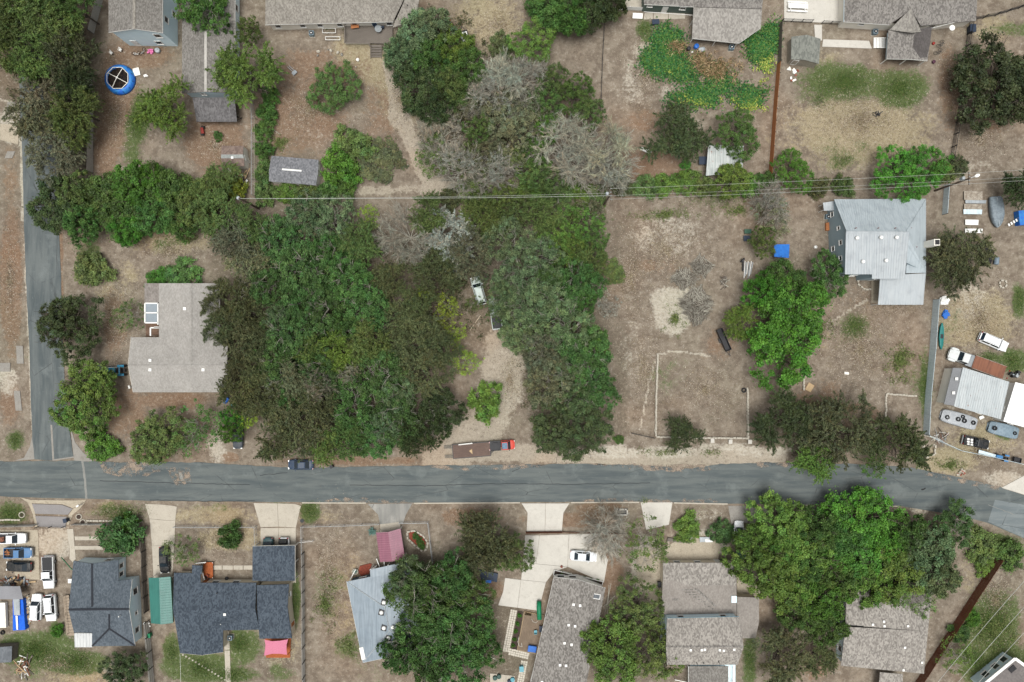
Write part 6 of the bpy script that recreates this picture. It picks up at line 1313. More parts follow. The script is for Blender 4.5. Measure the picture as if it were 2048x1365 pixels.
# other machines
def tractor(label, col, px, py, deg, k=1., loader=False, name='garden_tractor'):
    t = thing(name, label, 'tractor'); 
    loft([(.2,.3,.5,.95),(.4,.36,.45,1.05),(1.4,.34,.45,1.0),(1.65,.28,.5,.9)],.06).build('bonnet', col, t, True); MB().box((-.4,0,.6),(1.3,.5,.35)).build('chassis', DARKM, t)
    m = MB(); m.box((-.5,0,1.0),(.45,.5,.1)); m.box((-.72,0,1.2),(.1,.5,.4)); m.build('seat', BLKP, t)
    for s in (-1,1): MB().box((-.6,s*.62,1.05),(.95,.34,.08)).build('mudguard', col, t)
    MB().tube([(.15,0,1.0),(-.05,0,1.3)],.03,6).build('steering_column', DARKM, t)
    for s in (-.62,.62): wheel(t,-.6,s,.55,.34); 
    for s in (-.5,.5): wheel(t,1.2,s,.34,.22)
    if loader:
        m = MB()
        for s in (-.45,.45): m.beam((-.2,s,1.2),(2.1,s,.9),.09,.12); m.beam((2.1,s,.9),(2.5,s,.35),.09,.12)
        m.beam((2.1,-.45,.9),(2.1,.45,.9),.09,.09); m.build('loader_arm', GALV, t); MB().box((2.7,0,.35),(.5,1.5,.45)).build('bucket', GALV, t)
        m = MB(); 
        for s in (-.5,.5): m.beam((-.9,s,1.0),(-.9,s,1.9),.06,.06)
        m.beam((-.9,-.5,1.9),(-.9,.5,1.9),.06,.06); m.build('roll_bar', col, t)
    t.scale=(k,k,k); return put(t, px, py, deg)
tractor('teal blue tractor with grey loader backed against the grey-roofed house', paint('teal_tractor', srgb(30,110,140),.4,.2), 236, 741, 180, 1.25, True, 'tractor')
tractor('orange garden tractor half hidden by the bushy clump', paint('orange_tractor', srgb(216,92,50),.4,.2), 891, 50, -100, .95)
tractor('blue garden tractor with black cover against the junk yard fence', paint('blue_mower', srgb(52,112,160),.4,.2), 2008, 916, 168, .8)
t = thing('garden_cart', 'black dump cart hitched to the blue garden tractor', 'cart'); m = MB(); m.box((0,0,.45),(1.3,.9,.06))
for s in (-1,1): m.box((0,s*.45,.62),(1.3,.05,.32))
m.box((-.65,0,.62),(.05,.9,.32)); m.box((.65,0,.62),(.05,.9,.32)); m.build('tub', BLKP, t); wheel(t,0,.4,.25,.14); wheel(t,0,-.4,.25,.14); MB().beam((.65,0,.4),(1.3,0,.4),.05,.05).build('drawbar', DARKM, t); put(t, 2036, 921, 168)
t = thing('orange_attachment', 'orange mower deck lying beside the bushy clump', 'mower deck', P(898,73)); MB().box(P(898,73,.25),(.5,.9,.3),.4).build('deck', paint('orange_tractor', None), t); MB().tube([P(897,68,.4),P(899,79,.4)],.05,6).build('shaft', DARKM, t)
def util_trailer(label, px, py, L, W, deg, mat, panels, name='utility_trailer', side=.4):
    t = thing(name, label, 'trailer'); MB().box((0,0,.55),(L,W,.08)).build('floor', mat, t); m = MB()
    for s in (-1,1): m.box((0,s*W/2,.55+side/2),(L,.06,side))
    m.box((-L/2,0,.55+side/2),(.06,W,side)); m.box((L/2,0,.55+side/2),(.06,W,side)); m.build('side_wall', mat, t)
    for s in (-1,1): wheel(t,0,s*(W/2+.14),.32,.18); MB().box((0,s*(W/2+.14),.7),(.85,.24,.04)).build('mudguard', mat, t)
    m = MB(); m.beam((L/2,-W*.35,.5),(L/2+1.1,0,.5),.07,.08); m.beam((L/2,W*.35,.5),(L/2+1.1,0,.5),.07,.08); m.build('drawbar', DARKM, t)
    for (y,w_,mt) in panels: MB().box((0,y,.66),(L*.92,w_,.08)).build('load_panel', mt, t)
    return put(t, px, py, deg)
util_trailer('utility trailer loaded with white and grey panels in the bare yard', 930, 78, 2.9, 1.5, 105, DARKM, [(-.5,.25,WHITE),(-.15,.25,GALV),(.2,.38,WHITE),(.55,.22,GALV)])
util_trailer('long black trailer half under the olive tree', 1447, 680, 4.2, 1.0, -66, BLKP, [], side=.8)
t = thing('boat_hull', 'grey upturned boat hull under the dark overhanging tree', 'boat'); loft([(-2.8,.95,.25,.75),(-2.4,1.12,.15,1.0),(-1,1.2,.1,1.15),(.6,1.15,.1,1.15),(1.8,.85,.15,1.0),(2.5,.45,.25,.8),(2.8,.1,.4,.6)],.2).build('hull', pm('boat_grey', k_(146,158,164), k_(120,132,140), 3, .8, .25, .6), t, True)
MB().beam((-2.6,0,1.0),(2.6,0,.98),.08,.1).build('keel', GALV, t)
for x in (-1.5,1.2): MB().box((x,0,.08),(.2,1.9,.24)).build('bunk', WOOD, t)
put(t, 1995, 424, -85)
t = thing('kayak', 'long teal canoe leaning along the sheet metal fence', 'canoe'); loft([(-2.4,.08,.35,.5),(-1.6,.32,.1,.5),(0,.44,.05,.48),(1.6,.32,.1,.5),(2.4,.08,.35,.5)],.05).build('hull', pm('teal_plastic', k_(40,134,128), k_(34,118,114), 4,.5,.1,.5), t, True); MB().box((0,0,.49),(.8,.5,.04)).build('seat', BLKP, t); put(t, 1886, 673, 88)
# ================================================================ yard things
def col(name, r, g, b, k=.75, rough=.55): return pm(name, k_(r, g, b, k), None, 6, .6, .15, rough)
BLUEP = col('blue_plastic', 40, 110, 200, .8); NAVY = col('navy_plastic', 44, 58, 78); TEALP = col('aqua_plastic', 110, 176, 190, .8); GREENP = col('green_plastic', 20, 130, 86, .8); BLK = BLKP; TERRA = col('terracotta', 150, 80, 60); TANB = pm('raw_plywood', None)
ROPE = col('pale_hose', 206, 200, 186, .85)
def bin_(label, px, py, mat, d=(.6, .7, 1.0), deg=0, cat='bin', name='wheelie_bin'):
    t = thing(name, label, cat, P(px, py)); c = P(px, py); x, y, z = d; a = R(deg); rot = lambda u, v: (c.x + u * cos(a) - v * sin(a), c.y + u * sin(a) + v * cos(a))
    lo = [rot(i * x * .4, j * y * .4) for i, j in ((-1,-1),(1,-1),(1,1),(-1,1))]; hi = [rot(i * x * .5, j * y * .5) for i, j in ((-1,-1),(1,-1),(1,1),(-1,1))]
    MB().add([(*p, .06) for p in lo] + [(*p, z) for p in hi], [(3,2,1,0),(4,5,6,7)] + [(i, (i+1)%4, 4+(i+1)%4, 4+i) for i in range(4)]).build('tub', mat, t)
    MB().box((c.x, c.y, z + .04), (x * 1.08, y * 1.08, .08), a).build('lid', mat, t)
    q = rot(0, -y * .42); m = MB()
    for s in (-1, 1): p = rot(s * x * .4, -y * .45); m.tube([(p[0], p[1], .1), (p[0] + .05 * cos(a), p[1] + .05 * sin(a), .1)], .1, 8)
    m.build('wheel', DARKM, t); MB().beam((*rot(-x*.4,-y*.55), z), (*rot(x*.4,-y*.55), z), .04, .04).build('handle', mat, t); return t
def ac(label, px, py, d=.85):
    t = thing('air_conditioner', label, 'air conditioner', P(px, py)); c = P(px, py); MB().box(c + Vector((0,0,.42)), (d, d, .8)).build('cabinet', col('ac_grey', 120,140,150), t); MB().box(c + Vector((0,0,-.0)), (d*1.2, d*1.2, .1)).build('pad', CONC, t)
    MB().lathe(c + Vector((0,0,.8)), [(d*.4,0),(d*.4,.05),(d*.36,.06)], 14).build('fan_grille', DARKM, t); MB().lathe(c + Vector((0,0,.86)), [(d*.14,0),(d*.12,.04)], 10).build('fan_hub', WHITE, t); return t
def barrel(label, px, py, mat, r=.3, h=.88, lying=None, cat='barrel'):
    pr = [(r*.9,0),(r,.05),(r,h*.3),(r*1.04,h*.33),(r,h*.36),(r,h*.64),(r*1.04,h*.67),(r,h*.7),(r,h-.05),(r*.9,h)]; t = thing('barrel', label, cat, P(px, py)); 
    b = MB().lathe((0,0,0), pr, 14).build('drum', mat, None, True); b.parent = t
    l = MB().lathe((.1,0,h), [(.06,0),(.05,.03)], 8).build('bung', DARKM, None); l.parent = t
    if lying is not None: t.rotation_euler = (0, pi/2, R(lying)); t.location.z = r
    return t
def table(label, px, py, mat, L=1.2, W=.7, h=.72, deg=0, rnd=False, z=0., name='table', cat='table'):
    t = thing(name, label, cat, P(px, py, z)); c = P(px, py, z); a = R(deg)
    if rnd: MB().lathe(c + Vector((0,0,h-.04)), [(W,0),(W,.04)], 18).build('top', mat, t)
    else: MB().box(c + Vector((0,0,h-.02)), (L, W, .05), a).build('top', mat, t)
    for i, j in ((-1,-1),(1,-1),(1,1),(-1,1)):
        u, v = (i*L*.42, j*W*.4) if not rnd else (i*W*.5, j*W*.5); q = c + Vector((u*cos(a)-v*sin(a), u*sin(a)+v*cos(a), 0)); MB().beam(q, q + Vector((0,0,h-.04)), .06, .06).build('leg', mat, t)
    return t
def chair(label, px, py, mat, deg=0, z=0., group=None):
    t = thing('chair', label, 'chair', P(px, py, z), group); c = P(px, py, z); a = R(deg); q = lambda u, v, w: c + Vector((u*cos(a)-v*sin(a), u*sin(a)+v*cos(a), w))
    MB().box(q(0,0,.42), (.5,.5,.05), a).build('seat', mat, t); MB().box(q(-.25,0,.68), (.06,.5,.5), a).build('backrest', mat, t)
    for i, j in ((-1,-1),(1,-1),(1,1),(-1,1)): MB().beam(q(i*.2,j*.2,0), q(i*.2,j*.2,.42), .04, .04).build('leg', mat, t)
    for j in (-1, 1): MB().beam(q(-.25,j*.25,.62), q(.22,j*.25,.62), .05, .04).build('armrest', mat, t)
    return t
def sheetp(label, name, cat, pts, mat, z=.12, t=.05, group=None, tilt=0):
    th = thing(name, label, cat, P(*pts[0]), group); q = [P(x, y, z + tilt * i / max(1, len(pts) - 1)) for i, (x, y) in enumerate(pts)]; m = MB(); m.slab(q, t); m.build('panel', mat, th)
    m = MB(); c = sum((v for v in q), Vector()) / len(q); m.box((c.x, c.y, (z - t) / 2 - .01), (.3, .2, max(.04, z - t))); m.build('prop', WOOD, th); return th
def heap(label, name, cat, px, py, rx, ry, n, mats, size, h=.5, seed=1, part='board', kind='box'):
    "pile of loose pieces"
    t = thing(name, label, cat, P(px, py)); rd = random.Random(seed); ms = {}
    for i in range(n):
        a = rd.uniform(0, 6.28); q = sqrt(rd.random()); c = P(px + rx * q * cos(a), py + ry * q * sin(a)); c.z = .04 + h * (1 - q * q) * rd.random(); L = size[0] * rd.uniform(.5, 1.3); mt = mats[i % len(mats)]
        m = MB(); tl = Matrix.Rotation(rd.gauss(0, .25), 3, 'Y') @ Matrix.Rotation(rd.gauss(0, .3), 3, 'X')
        if kind == 'box': m.box(c, (L, size[1] * rd.uniform(.6, 1.4), size[2] * rd.uniform(.6, 1.4)), rd.uniform(0, 3.14), tl)
        else: d = Vector((cos(a * 3.7), sin(a * 3.7), rd.gauss(0, .15))) * L / 2; m.tube([c - d, c + Vector((rd.gauss(0, .05), rd.gauss(0, .05), .05)), c + d], [size[1], size[1] * .8, size[1] * .5], 5)
        m.build(part, mt, t)
    return t
def brush(label, px, py, rx, ry, n, L, mat, h=.9, seed=1, radial=None, name='brush_pile'):
    t = thing(name, label, 'brush pile', P(px, py)); rd = random.Random(seed); m = MB()
    for i in range(n):
        a = rd.uniform(0, 6.28); q = sqrt(rd.random()); c = P(px + rx * q * cos(a), py + ry * q * sin(a)); c.z = .05 + h * (1 - q * q) * rd.random()
        b = rd.gauss(radial, .45) if radial is not None else a + rd.gauss(0, .5); l = L * rd.uniform(.5, 1.2); d = Vector((cos(b), sin(b), rd.gauss(.05, .18))) * l / 2; k = Vector((rd.gauss(0, .12), rd.gauss(0, .12), rd.gauss(.08, .05)))
        a_ = c - d; a_.z = max(a_.z, .02); e_ = c + d; e_.z = max(e_.z, .02); m.tube([a_, c + k, e_], [.06, .05, .025], 3, False)
        for s in (0, 1): f = e_ + Vector((rd.gauss(0, .2), rd.gauss(0, .2), rd.uniform(0, .15))); m.tube([c + k, f], [.035, .02], 3, False)
    o = m.build('stick', mat, t); o['kind'] = 'stuff'
    h = len(m.f) // 2; b = MB(); b.v = m.v; b.f = m.f[:h]; o2 = b.build('stick', BARK, t); o2['kind'] = 'stuff'; o2.location.z += .04; o2.location.x += .09; return t
# ---- round pool
c = P(236, 157, .9); t = thing('round_pool', 'round blue-walled pool with dark middle and white cross frame', 'pool', (c.x, c.y, 0)); c.z = 0
BLW = pm('blue_vinyl', k_(52,130,190,.85), k_(36,96,190,.85), 1.2, .5, .3, .5)
MB().lathe(c, [(2.78,-.05),(2.72,.35),(2.5,.8),(2.12,1.0),(2.02,.98),(1.98,.6)], 28).build('wall', BLW, t, True); MB().lathe(c + Vector((0,0,.6)), [(2.0,0),(2.0,.05)], 28).build('cover', pm('dark_water', srgb(16,16,17), srgb(44,34,26), 2, .8, .4, .25), t)
m = MB(); g = [c + Vector((2.05*cos(R(22.5+45*i)), 2.05*sin(R(22.5+45*i)), 1.08)) for i in range(8)]
for i in range(8): m.beam(g[i], g[(i+1)%8], .09, .07)
m.build('rim_frame', CREAM, t)
for a in (62, 152, 242, 332): MB().beam(c + Vector((0,0,1.3)), c + Vector((2.0*cos(R(a)), 2.0*sin(R(a)), 1.1)), .09, .06).build('cross_bar', CREAM, t)
MB().lathe(c + Vector((0,0,1.25)), [(.16,0),(.18,.08),(.08,.16)], 10).build('hub', WHITE, t); m = MB(); [m.beam(c + Vector((2.75*cos(R(20+30*i)),2.75*sin(R(20+30*i)),.0)), c + Vector((2.52*cos(R(20+30*i)),2.52*sin(R(20+30*i)),.85)), .1, .05) for i in range(12)]; m.build('buttress', NAVY, t)
# ---- bins, barrels, units
bin_('navy wheeled bin beside the grey driveway of the truck yard', 137, 1039, NAVY, deg=15); bin_('green wheeled bin by the pale board fence', 301, 1268, GREENP, (.8,.7,.9), 10); bin_('black wheeled bin beside the split-level house', 1318, 1166, BLK, (.8,.9,1.0), 4)
bin_('black wheeled bin standing at the verge by the dark blue sedan', 665, 932, BLK, (.5,.55,.9), 30); bin_('aqua bin on the dark soil beside the paver path', 1043, 1334, TEALP, (.7,.9,.9), 4); bin_('dark bin by the white trim corner of the cream house', 1938, 62, NAVY, (1.0,1.3,1.1)); bin_('teal wheeled bin in the corner beside the charcoal sedan', 467, 811, TEALP, (.5,.9,.9), 15)
bin_('dark green storage box near the pale sparse tree', 1494, 464, col('bottle_green', 50,90,70), (1.2,.7,.5), 0, 'box', 'storage_box'); bin_('dark grey storage box near the olive tree', 1493, 478, NAVY, (1.3,.9,.5), 0, 'box', 'storage_box'); bin_('navy box beside the corrugated lean-to', 1403, 324, NAVY, (1.3,1.3,.9), 0, 'box', 'storage_box'); bin_('dark box at the dark green house porch', 1310, 47, NAVY, (1.2,.8,.6), 5, 'box', 'storage_box')
barrel('bright blue barrel by the corner of the grey-roofed house', 450, 806, BLUEP, .32, 1.2, 50); barrel('blue drum in the vegetable garden', 1391, 96, BLUEP, .42, .9); barrel('white bucket in the vegetable garden', 1384, 106, WHITE, .2, .4, None, 'bucket'); barrel('black drum beside the blue drum in the garden', 1376, 100, BLK, .35, .8); barrel('white bucket on the bare yard before the deck', 716, 121, WHITE, .28, .4, None, 'bucket'); barrel('grey tank behind the feathery mesquite', 1989, 530, col('tank_grey',130,146,158), .42, 1.3, 85, 'tank')
for a in (('air conditioner at the ranch house wall',625,70),('air conditioner beside the tall blue-grey house',1653,435),('air conditioner at the cream gable house steps',1747,67),('air conditioner in the nook of the dark-roofed house',463,1273),('air conditioner behind the mobile home corner',1986,1347),('air conditioner by the vegetable garden wall',1461,98)): ac(*a)
# ---- ranch yard
for i, (x, y, r) in enumerate(((637,104,.4),(636,112,.25),(662,102,.35),(657,100,.2),(676,106,.35),(684,110,.35),(712,135,.2))): tag(MB().lathe(P(x,y,-.03), [(r*.8,0),(r,.12),(r*.7,.3),(r*.2,.38)], 8, 1, .75, i).build('rock', [STONE,OLDC][i%2], None), 'rounded rock in the dry bed before the ranch house deck', 'rock', 'rocks by the deck')
for k, (x0,y0,x1,y1) in enumerate(((645,57,671,66),(651,74,680,80))):
    t = thing('trellis', ['white tube frame over weeds at the ranch house wall','white tube frame lying on soil beside the deck'][k], 'trellis', P(x0,y0)); m = MB()
    for a, b in (((x0,y0),(x1,y0)),((x1,y0),(x1,y1)),((x1,y1),(x0,y1)),((x0,y1),(x0,y0))): m.tube([P(*a,.5),P(*b,.5)],.05,6)
    m.build('tube', WHITE, t); m = MB(); [m.tube([P(x,y,-.05),P(x,y,.5)],.04,6) for x in (x0,x1) for y in (y0,y1)]; m.build('leg', WHITE, t)
t = thing('handcart', 'pale hand truck lying in the bare yard', 'hand truck', P(585,143)); m = MB(); m.tube([P(575,134,.2),P(588,146,.25)],.05,6); m.tube([P(578,132,.2),P(591,144,.25)],.05,6); m.box(P(589,146,.2),(.6,.9,.3),R(-45)); m.build('frame', GALV, t); wheel(t,0,0) if 0 else None
tag(MB().tube([P(545,259,.1),P(560,269,.12)],[.07,.05],6).build('stick', PALEB, None), 'pale stick lying in the bare yard near the gable shed', 'stick')
table('orange bench table on the weathered deck', 711, 55, CEDAR, 1.4, .8, .6, 8, z=.8); table('round grey table on the weathered deck', 758, 61, col('glass_grey',150,156,158), .7, .65, .7, 0, True, .8); barrel('white pot on the weathered deck', 764, 75, WHITE, .3, .4, None, 'pot')
for i in range(2): chair('dark chair beside the round deck table', 752+14*i, 55+2*i, NAVY, 90*i, .8, 'deck chairs')
# ---- junk by the blue house
for (x,y,m_) in ((225,108,WHITE),(243,102,WHITE)): chair('white plastic chair by the two-storey blue house', x, y, m_, x, 0, 'white chairs')
def bike(label, px, py, deg, mat, group=None):
    t = thing('bicycle', label, 'bicycle', (0,0,0), group); m = MB()
    for a, b in (((-.5,0,.35),(-.1,0,.35)),((-.1,0,.35),(.35,0,.75)),((-.1,0,.35),(-.2,0,.8)),((-.2,0,.75),(.35,0,.75)),((-.5,0,.35),(-.2,0,.7)),((.5,0,.35),(.33,0,.95))): m.tube([a,b],.025,6)
    m.build('frame', mat, t); MB().box((-.2,0,.84),(.25,.14,.06)).build('saddle', BLK, t); MB().tube([(.33,-.28,.98),(.33,.28,.98)],.02,6).build('handlebar', DARKM, t)
    for x in (-.5,.5):
        w_ = MB(); w_.v = [(x+q[0],q[2],.35+q[1]) for q in torus(.31,.03,16,5).v]; w_.f = torus(.31,.03,16,5).f; w_.build('wheel', TYRE, t)
    t.rotation_euler=(R(70),0,R(deg)); t.location = P(px,py,.1); t.location.z=.12; return t
bike('white bicycle lying by the two-storey blue house', 272, 103, 10, WHITE); bike('silver bicycle lying beside the white one', 282, 102, 60, GALV); bike('black bicycle lying at the cream house corner', 1877, 86, 50, BLK); bike('black bicycle lying beside another near the porch', 1873, 101, 35, DARKM)
load('toy_heap', 'pink and white toys heaped by the two-storey blue house', 'toys', 302, 104, .0, 7, col('pink_plastic',222,120,170,.85), (.4,.3,.2), .5, 0, 6, 'toy'); barrel('grey round washer drum by the blue house', 317, 103, GALV, .45, .6, None, 'drum')
sheetp('beige board leaning in the red yard by the pool', 'board', 'board', [(265,138),(277,135),(281,150),(268,153)], CREAM, .2); load('white_bag', 'small white bag on the red earth', 'bag', 292, 152, 0, 3, WHITE, (.5,.4,.2), .15, 0, 2, 'bag')
t = thing('red_trike', 'small red and black machine beside the screened porch', 'machine', P(405,262)); MB().box(P(405,262,.4),(.5,1.1,.4),.2).build('body', col('red_enamel',150,50,40), t); wheel_ = None
MB().tube([P(403,255,.3),P(409,255,.3)],.25,10).build('wheel', TYRE, t); MB().tube([P(402,269,.3),P(408,269,.3)],.25,10).build('wheel', TYRE, t)
heap('pile of pale boards and sheets beside the brown-roofed barn shed', 'board_pile', 'board pile', 482, 348, 20, 8, 12, [TANB, WOOD, CREAM], (3.2,.25,.06), .4, 3); heap('grey scrap heap behind the lime green shrub', 'scrap_heap', 'scrap heap', 486, 372, 9, 12, 12, [GALV, WHITE, WOOD], (1.4,.3,.12), .5, 8)
# ---- vegetable garden and patio
t = thing('picnic_table', 'white picnic table with benches on the pale patio', 'picnic table', P(1593,16)); c = P(1593,16)
for i in range(5): MB().box(c+Vector((0,-.36+.18*i,.74)),(3.6,.16,.05),R(-3)).build('top_board', WHITE, t)
for s in (-1,1): MB().box(c+Vector((0,s*.8,.45)),(3.6,.28,.05),R(-3)).build('bench', WHITE, t); MB().box(c+Vector((s*1.3,0,.36)),(.1,1.7,.7),R(-3)).build('frame', WHITE, t)
sheetp('white pallet steps at the dark green house patio', 'pallet', 'pallet', [(1266,26),(1286,27),(1285,38),(1265,37)], WHITE, .15)
t = thing('trough', 'grey galvanised trough in the vegetable garden', 'trough', P(1402,101)); MB().lathe(P(1402,101), [(.42,0),(.5,.45),(.46,.45),(.42,.3)], 14, 1.3, .8, .3).build('tub', GALV, t)
t = thing('satellite_dish', 'white satellite dish at the cream house roof corner', 'satellite dish', P(1903,57)); MB().lathe(P(1903,57,2.9), [(.05,0),(.3,.06),(.5,.2),(.48,.2),(.05,.05)], 14).build('dish', WHITE, t); MB().tube([P(1905,59,-.05),P(1903,57,2.9)],.04,6).build('mast', GALV, t)
barrel('red pot by the gabled porch', 1866, 88, col('red_glaze',170,50,40), .25, .3, None, 'pot'); barrel('purple pot by the gabled porch rail', 1866, 125, col('purple_glaze',90,50,70), .3, .4, None, 'pot')
heap('charred black heap in the middle of the dry lawn', 'burnt_heap', 'burnt heap', 1755, 228, 10, 5, 14, [DARKM, BLK], (.6,.12,.1), .3, 4); heap('scattered white and red litter behind the garden shed', 'litter', 'litter', 1585, 148, 12, 14, 10, [WHITE, CREAM, TERRA], (.6,.4,.1), .1, 5, 'scrap')
sheetp('white board lying in the bare red yard', 'board', 'board', [(1283,294),(1304,302),(1301,309),(1281,300)], WHITE, .15)
# ---- open lot
brush('large heap of grey cut branches beside the pale sand', 1392, 612, 24, 34, 300, 2.4, GREYB, 1.3, 1); brush('smaller heap of cut branches north of the large one', 1368, 558, 22, 16, 180, 1.8, GREYB, .8, 2); brush('thin fan of brown twigs on the open lot', 1403, 533, 20, 18, 110, 1.6, GREYB, .5, 3)
heap('ring of split pale logs on the open lot', 'log_pile', 'log pile', 1447, 565, 9, 14, 34, [PALEB, BARK, WOOD], (.7,.09), .35, 4, 'log', 'log')
t = thing('barrel_smoker', 'black smoker with long pipe beside the white pipes', 'smoker', P(1485,525)); MB().tube([P(1484,520,.75),P(1486,522,.75)],.5,14).build('drum', BLK, t); MB().box(P(1486,532,.5),(.22,1.8,.3)).build('firebox', DARKM, t); MB().tube([P(1485,540,.6),P(1485,543,1.4)],.07,8).build('chimney', DARKM, t); [MB().beam(P(x,y,-.05),P(x,y,.7),.05,.05).build('leg', DARKM, t) for x,y in ((1481,519),(1488,519),(1484,540),(1488,540))]
for i in range(6): o = MB().tube([P(1490+3.2*i, 523+2*(i%2), .15), P(1488+2.6*i, 557-4*(i%3), .18)],.07,6).build('white_pipe', [WHITE,GALV][i%2], None); tag(o,'long pale pipe in the bundle beside the smoker','pipe','pipe bundle')
tag(MB().tube([P(961,631,.35),P(938,664,.1)],[.07,.06],6).build('pole', pm('peeled_pole', k_(206,190,164), None), None), 'pale peeled pole lying near the abandoned cars', 'pole')
t = thing('tarp_tent', 'bright blue tarp stretched over a box frame among trees', 'tarp', P(1564,501)); MB().prism([P(1549,489,2.2)[:2],P(1579,489,2.2)[:2],P(1578,516,2.2)[:2],P(1549,514,2.2)[:2]], 1.9, [2.1,2.15,2.22,2.1]).build('tarp', pm('blue_tarp', k_(40,110,190,.85), k_(34,96,172,.85), 3), t); [MB().beam(P(x,y,-.05),P(x,y,1.95),.06,.06).build('leg', GALV, t) for x,y in ((1551,491),(1576,491),(1576,512),(1551,511))]
bin_('small blue bin at the edge of the vivid green trees', 1608, 589, BLUEP, (.6,.6,.8)); barrel('white bucket beside the tall blue-grey house', 1630, 495, WHITE, .28, .4, None, 'bucket')
sheetp('tan plywood board lying in the bare yard', 'plywood_board', 'board', [(1618,765),(1629,772),(1621,785),(1610,779)], TANB, .12); sheetp('small pale board lying in the dry yard', 'small_board', 'board', [(1689,744),(1698,745),(1698,750),(1689,749)], CREAM, .08)
# ---- junk yard, right edge
WPAN = pm('weathered_panel', k_(186,178,164), k_(150,138,122), 3, .8, .3, .9, dirt=.7)
blockwall('ring of pale stones round a fire pit in the dry yard', [(2000,561),(2010,561),(2013,569),(2008,577),(2001,576),(1998,569),(2000,561)], 1, 'fire_ring', 'fire ring')
for i, (x,y,w_,d_,m_) in enumerate(((1947,392,3.4,1.7,WPAN),(1952,404,3.8,.6,GALV),(1946,414,3.2,1.0,WPAN),(1946,424,3.4,.9,SHEETB),(1944,445,2.4,1.0,WHITE),(1948,462,3.2,.8,WHITE))):
    sheetp('%s panel in the sheet stack %s' % (('weathered','ribbed grey','white','blue-grey','narrow white','pale')[i], ('below the leaning power pole','under the weathered panel','between ribbed and blue-grey panels','under the mesquite edge','half under the mesquite','deepest under the mesquite')[i]), 'sheet_stack', 'sheet stack', [(x-w_*5.5,y-d_*5.5),(x+w_*5.5,y-d_*5),(x+w_*5.2,y+d_*5.5),(x-w_*5.5,y+d_*5)], m_, .3, .12)
t = thing('black_canopy', 'collapsed black canopy beside the feathery mesquite', 'canopy', P(1972,510)); MB().slab([P(1958,490,.7),P(1976,482,1.0),P(1989,505,.6),P(1982,530,.3),P(1962,528,.5)], .03).build('cloth', col('black_cloth',34,34,36,.8,.9), t); MB().tube([P(1976,500,.95),P(1976,515,.9),P(1968,530,.5)],.04,6).build('hoop', PALEB, t); MB().beam(P(1976,482,-.05),P(1976,482,1.0),.06,.06).build('leg', DARKM, t)
t = thing('tarp_stack', 'blue tarp over a stack beside the striped board', 'tarp', P(2042,436)); MB().box(P(2050,436,.6),(3.0,2.6,1.2),.1).build('tarp', BLW, t); m = MB(); [m.box(P(2018+5*i,450-3*i,.9),(.28,.5,.05),.5) for i in range(8)]; m.build('striped_board', WHITE, t)
load('white_tarp_heap', 'crumpled white plastic heap on the sheet fence end', 'plastic heap', 1889, 602, .0, 9, WHITE, (1.0,.7,.25), .7, 0, 3, 'fold'); load('blue_tarp_heap', 'crumpled blue tarp at the sheet metal fence', 'tarp', 1888, 628, .0, 7, BLUEP, (1.1,.6,.2), .5, 1, 4, 'fold')
heap('tangle of bent metal tubes at the sheet fence corner', 'metal_scrap', 'scrap heap', 1880, 872, 14, 10, 30, [GALV, DARKM, WHITE, RUST], (1.6,.04), .6, 5, 'tube', 'log'); t = sheetp('long pale blue metal sheet lying against the junk yard fence', 'metal_sheet', 'metal sheet', [(1958,900),(1996,911),(1995,917),(1957,907)], SHEETB, .5, .06)
sheetp('white door leaning by the trailer skirt', 'loose_door', 'door', [(1958,834),(1966,831),(1969,836),(1960,840)], WHITE, .3); heap('stones and red litter on the verge by the bend', 'stone_heap', 'stones', 1921, 945, 9, 7, 12, [STONE, STONE, TERRA], (.5,.3,.2), .2, 6, 'stone')
# ---- bottom row
t = thing('drain_box', 'pale concrete drain box with dark slot on the verge', 'drain box', P(1243,1024)); m = MB(); 
for a in ((0,.5,2.2,.22),(0,-.5,2.2,.22),(-1.0,0,.22,1.2),(1.0,0,.22,1.2)): m.box(P(1243,1024)+Vector((a[0],a[1],.18)),(a[2],a[3],.4))
m.build('frame', CONC2, t); MB().box(P(1243,1024,.04),(1.9,.9,.06)).build('grate', DARKM, t); [MB().lathe(P(x,1019,.36), [(.1,0),(.1,.12),(.03,.14)], 8).build('bolt', DARKM, t) for x in (1237,1249)]
def mailbox(label, px, py):
    t = thing('mailbox', label, 'mailbox', P(px, py)); c = P(px, py); MB().beam(c+Vector((0,0,-.1)), c+Vector((0,0,1.05)), .1, .1).build('post', WHITE, t); MB().box(c+Vector((0,0,1.2)),(.5,.28,.3),.6).build('box', WHITE, t); MB().box(c+Vector((.2,.16,1.3)),(.04,.02,.2)).build('flag', col('flag_red',170,40,36), t)
mailbox('white mailbox on a post beside the grey driveway', 164, 1009)
tag(MB().lathe(P(604,1042,-.02), [(.36,0),(.36,.05),(.3,.07)], 16).build('manhole_lid', pm('cast_iron', srgb(60,62,64), None), None), 'round dark iron lid in the verge beside the wide driveway', 'manhole lid')
for x, y, l in ((44,1030,'ring-shaped stone planter on the truck yard verge'),(158,1034,'stone ring planter beside the navy bin'),(166,1045,'brown plant ring beside the cottage fence')):
    t = thing('ring_planter', l, 'planter', P(x, y)); o = bpy.data.objects.new('ring', torus(.5,.12,14,6).mesh('ring', STONE)); COL.objects.link(o); o.parent = t; MB().lathe(P(x,y,-.02), [(.42,0),(.42,.08)], 12).build('soil', pm('potting_soil', None), t)
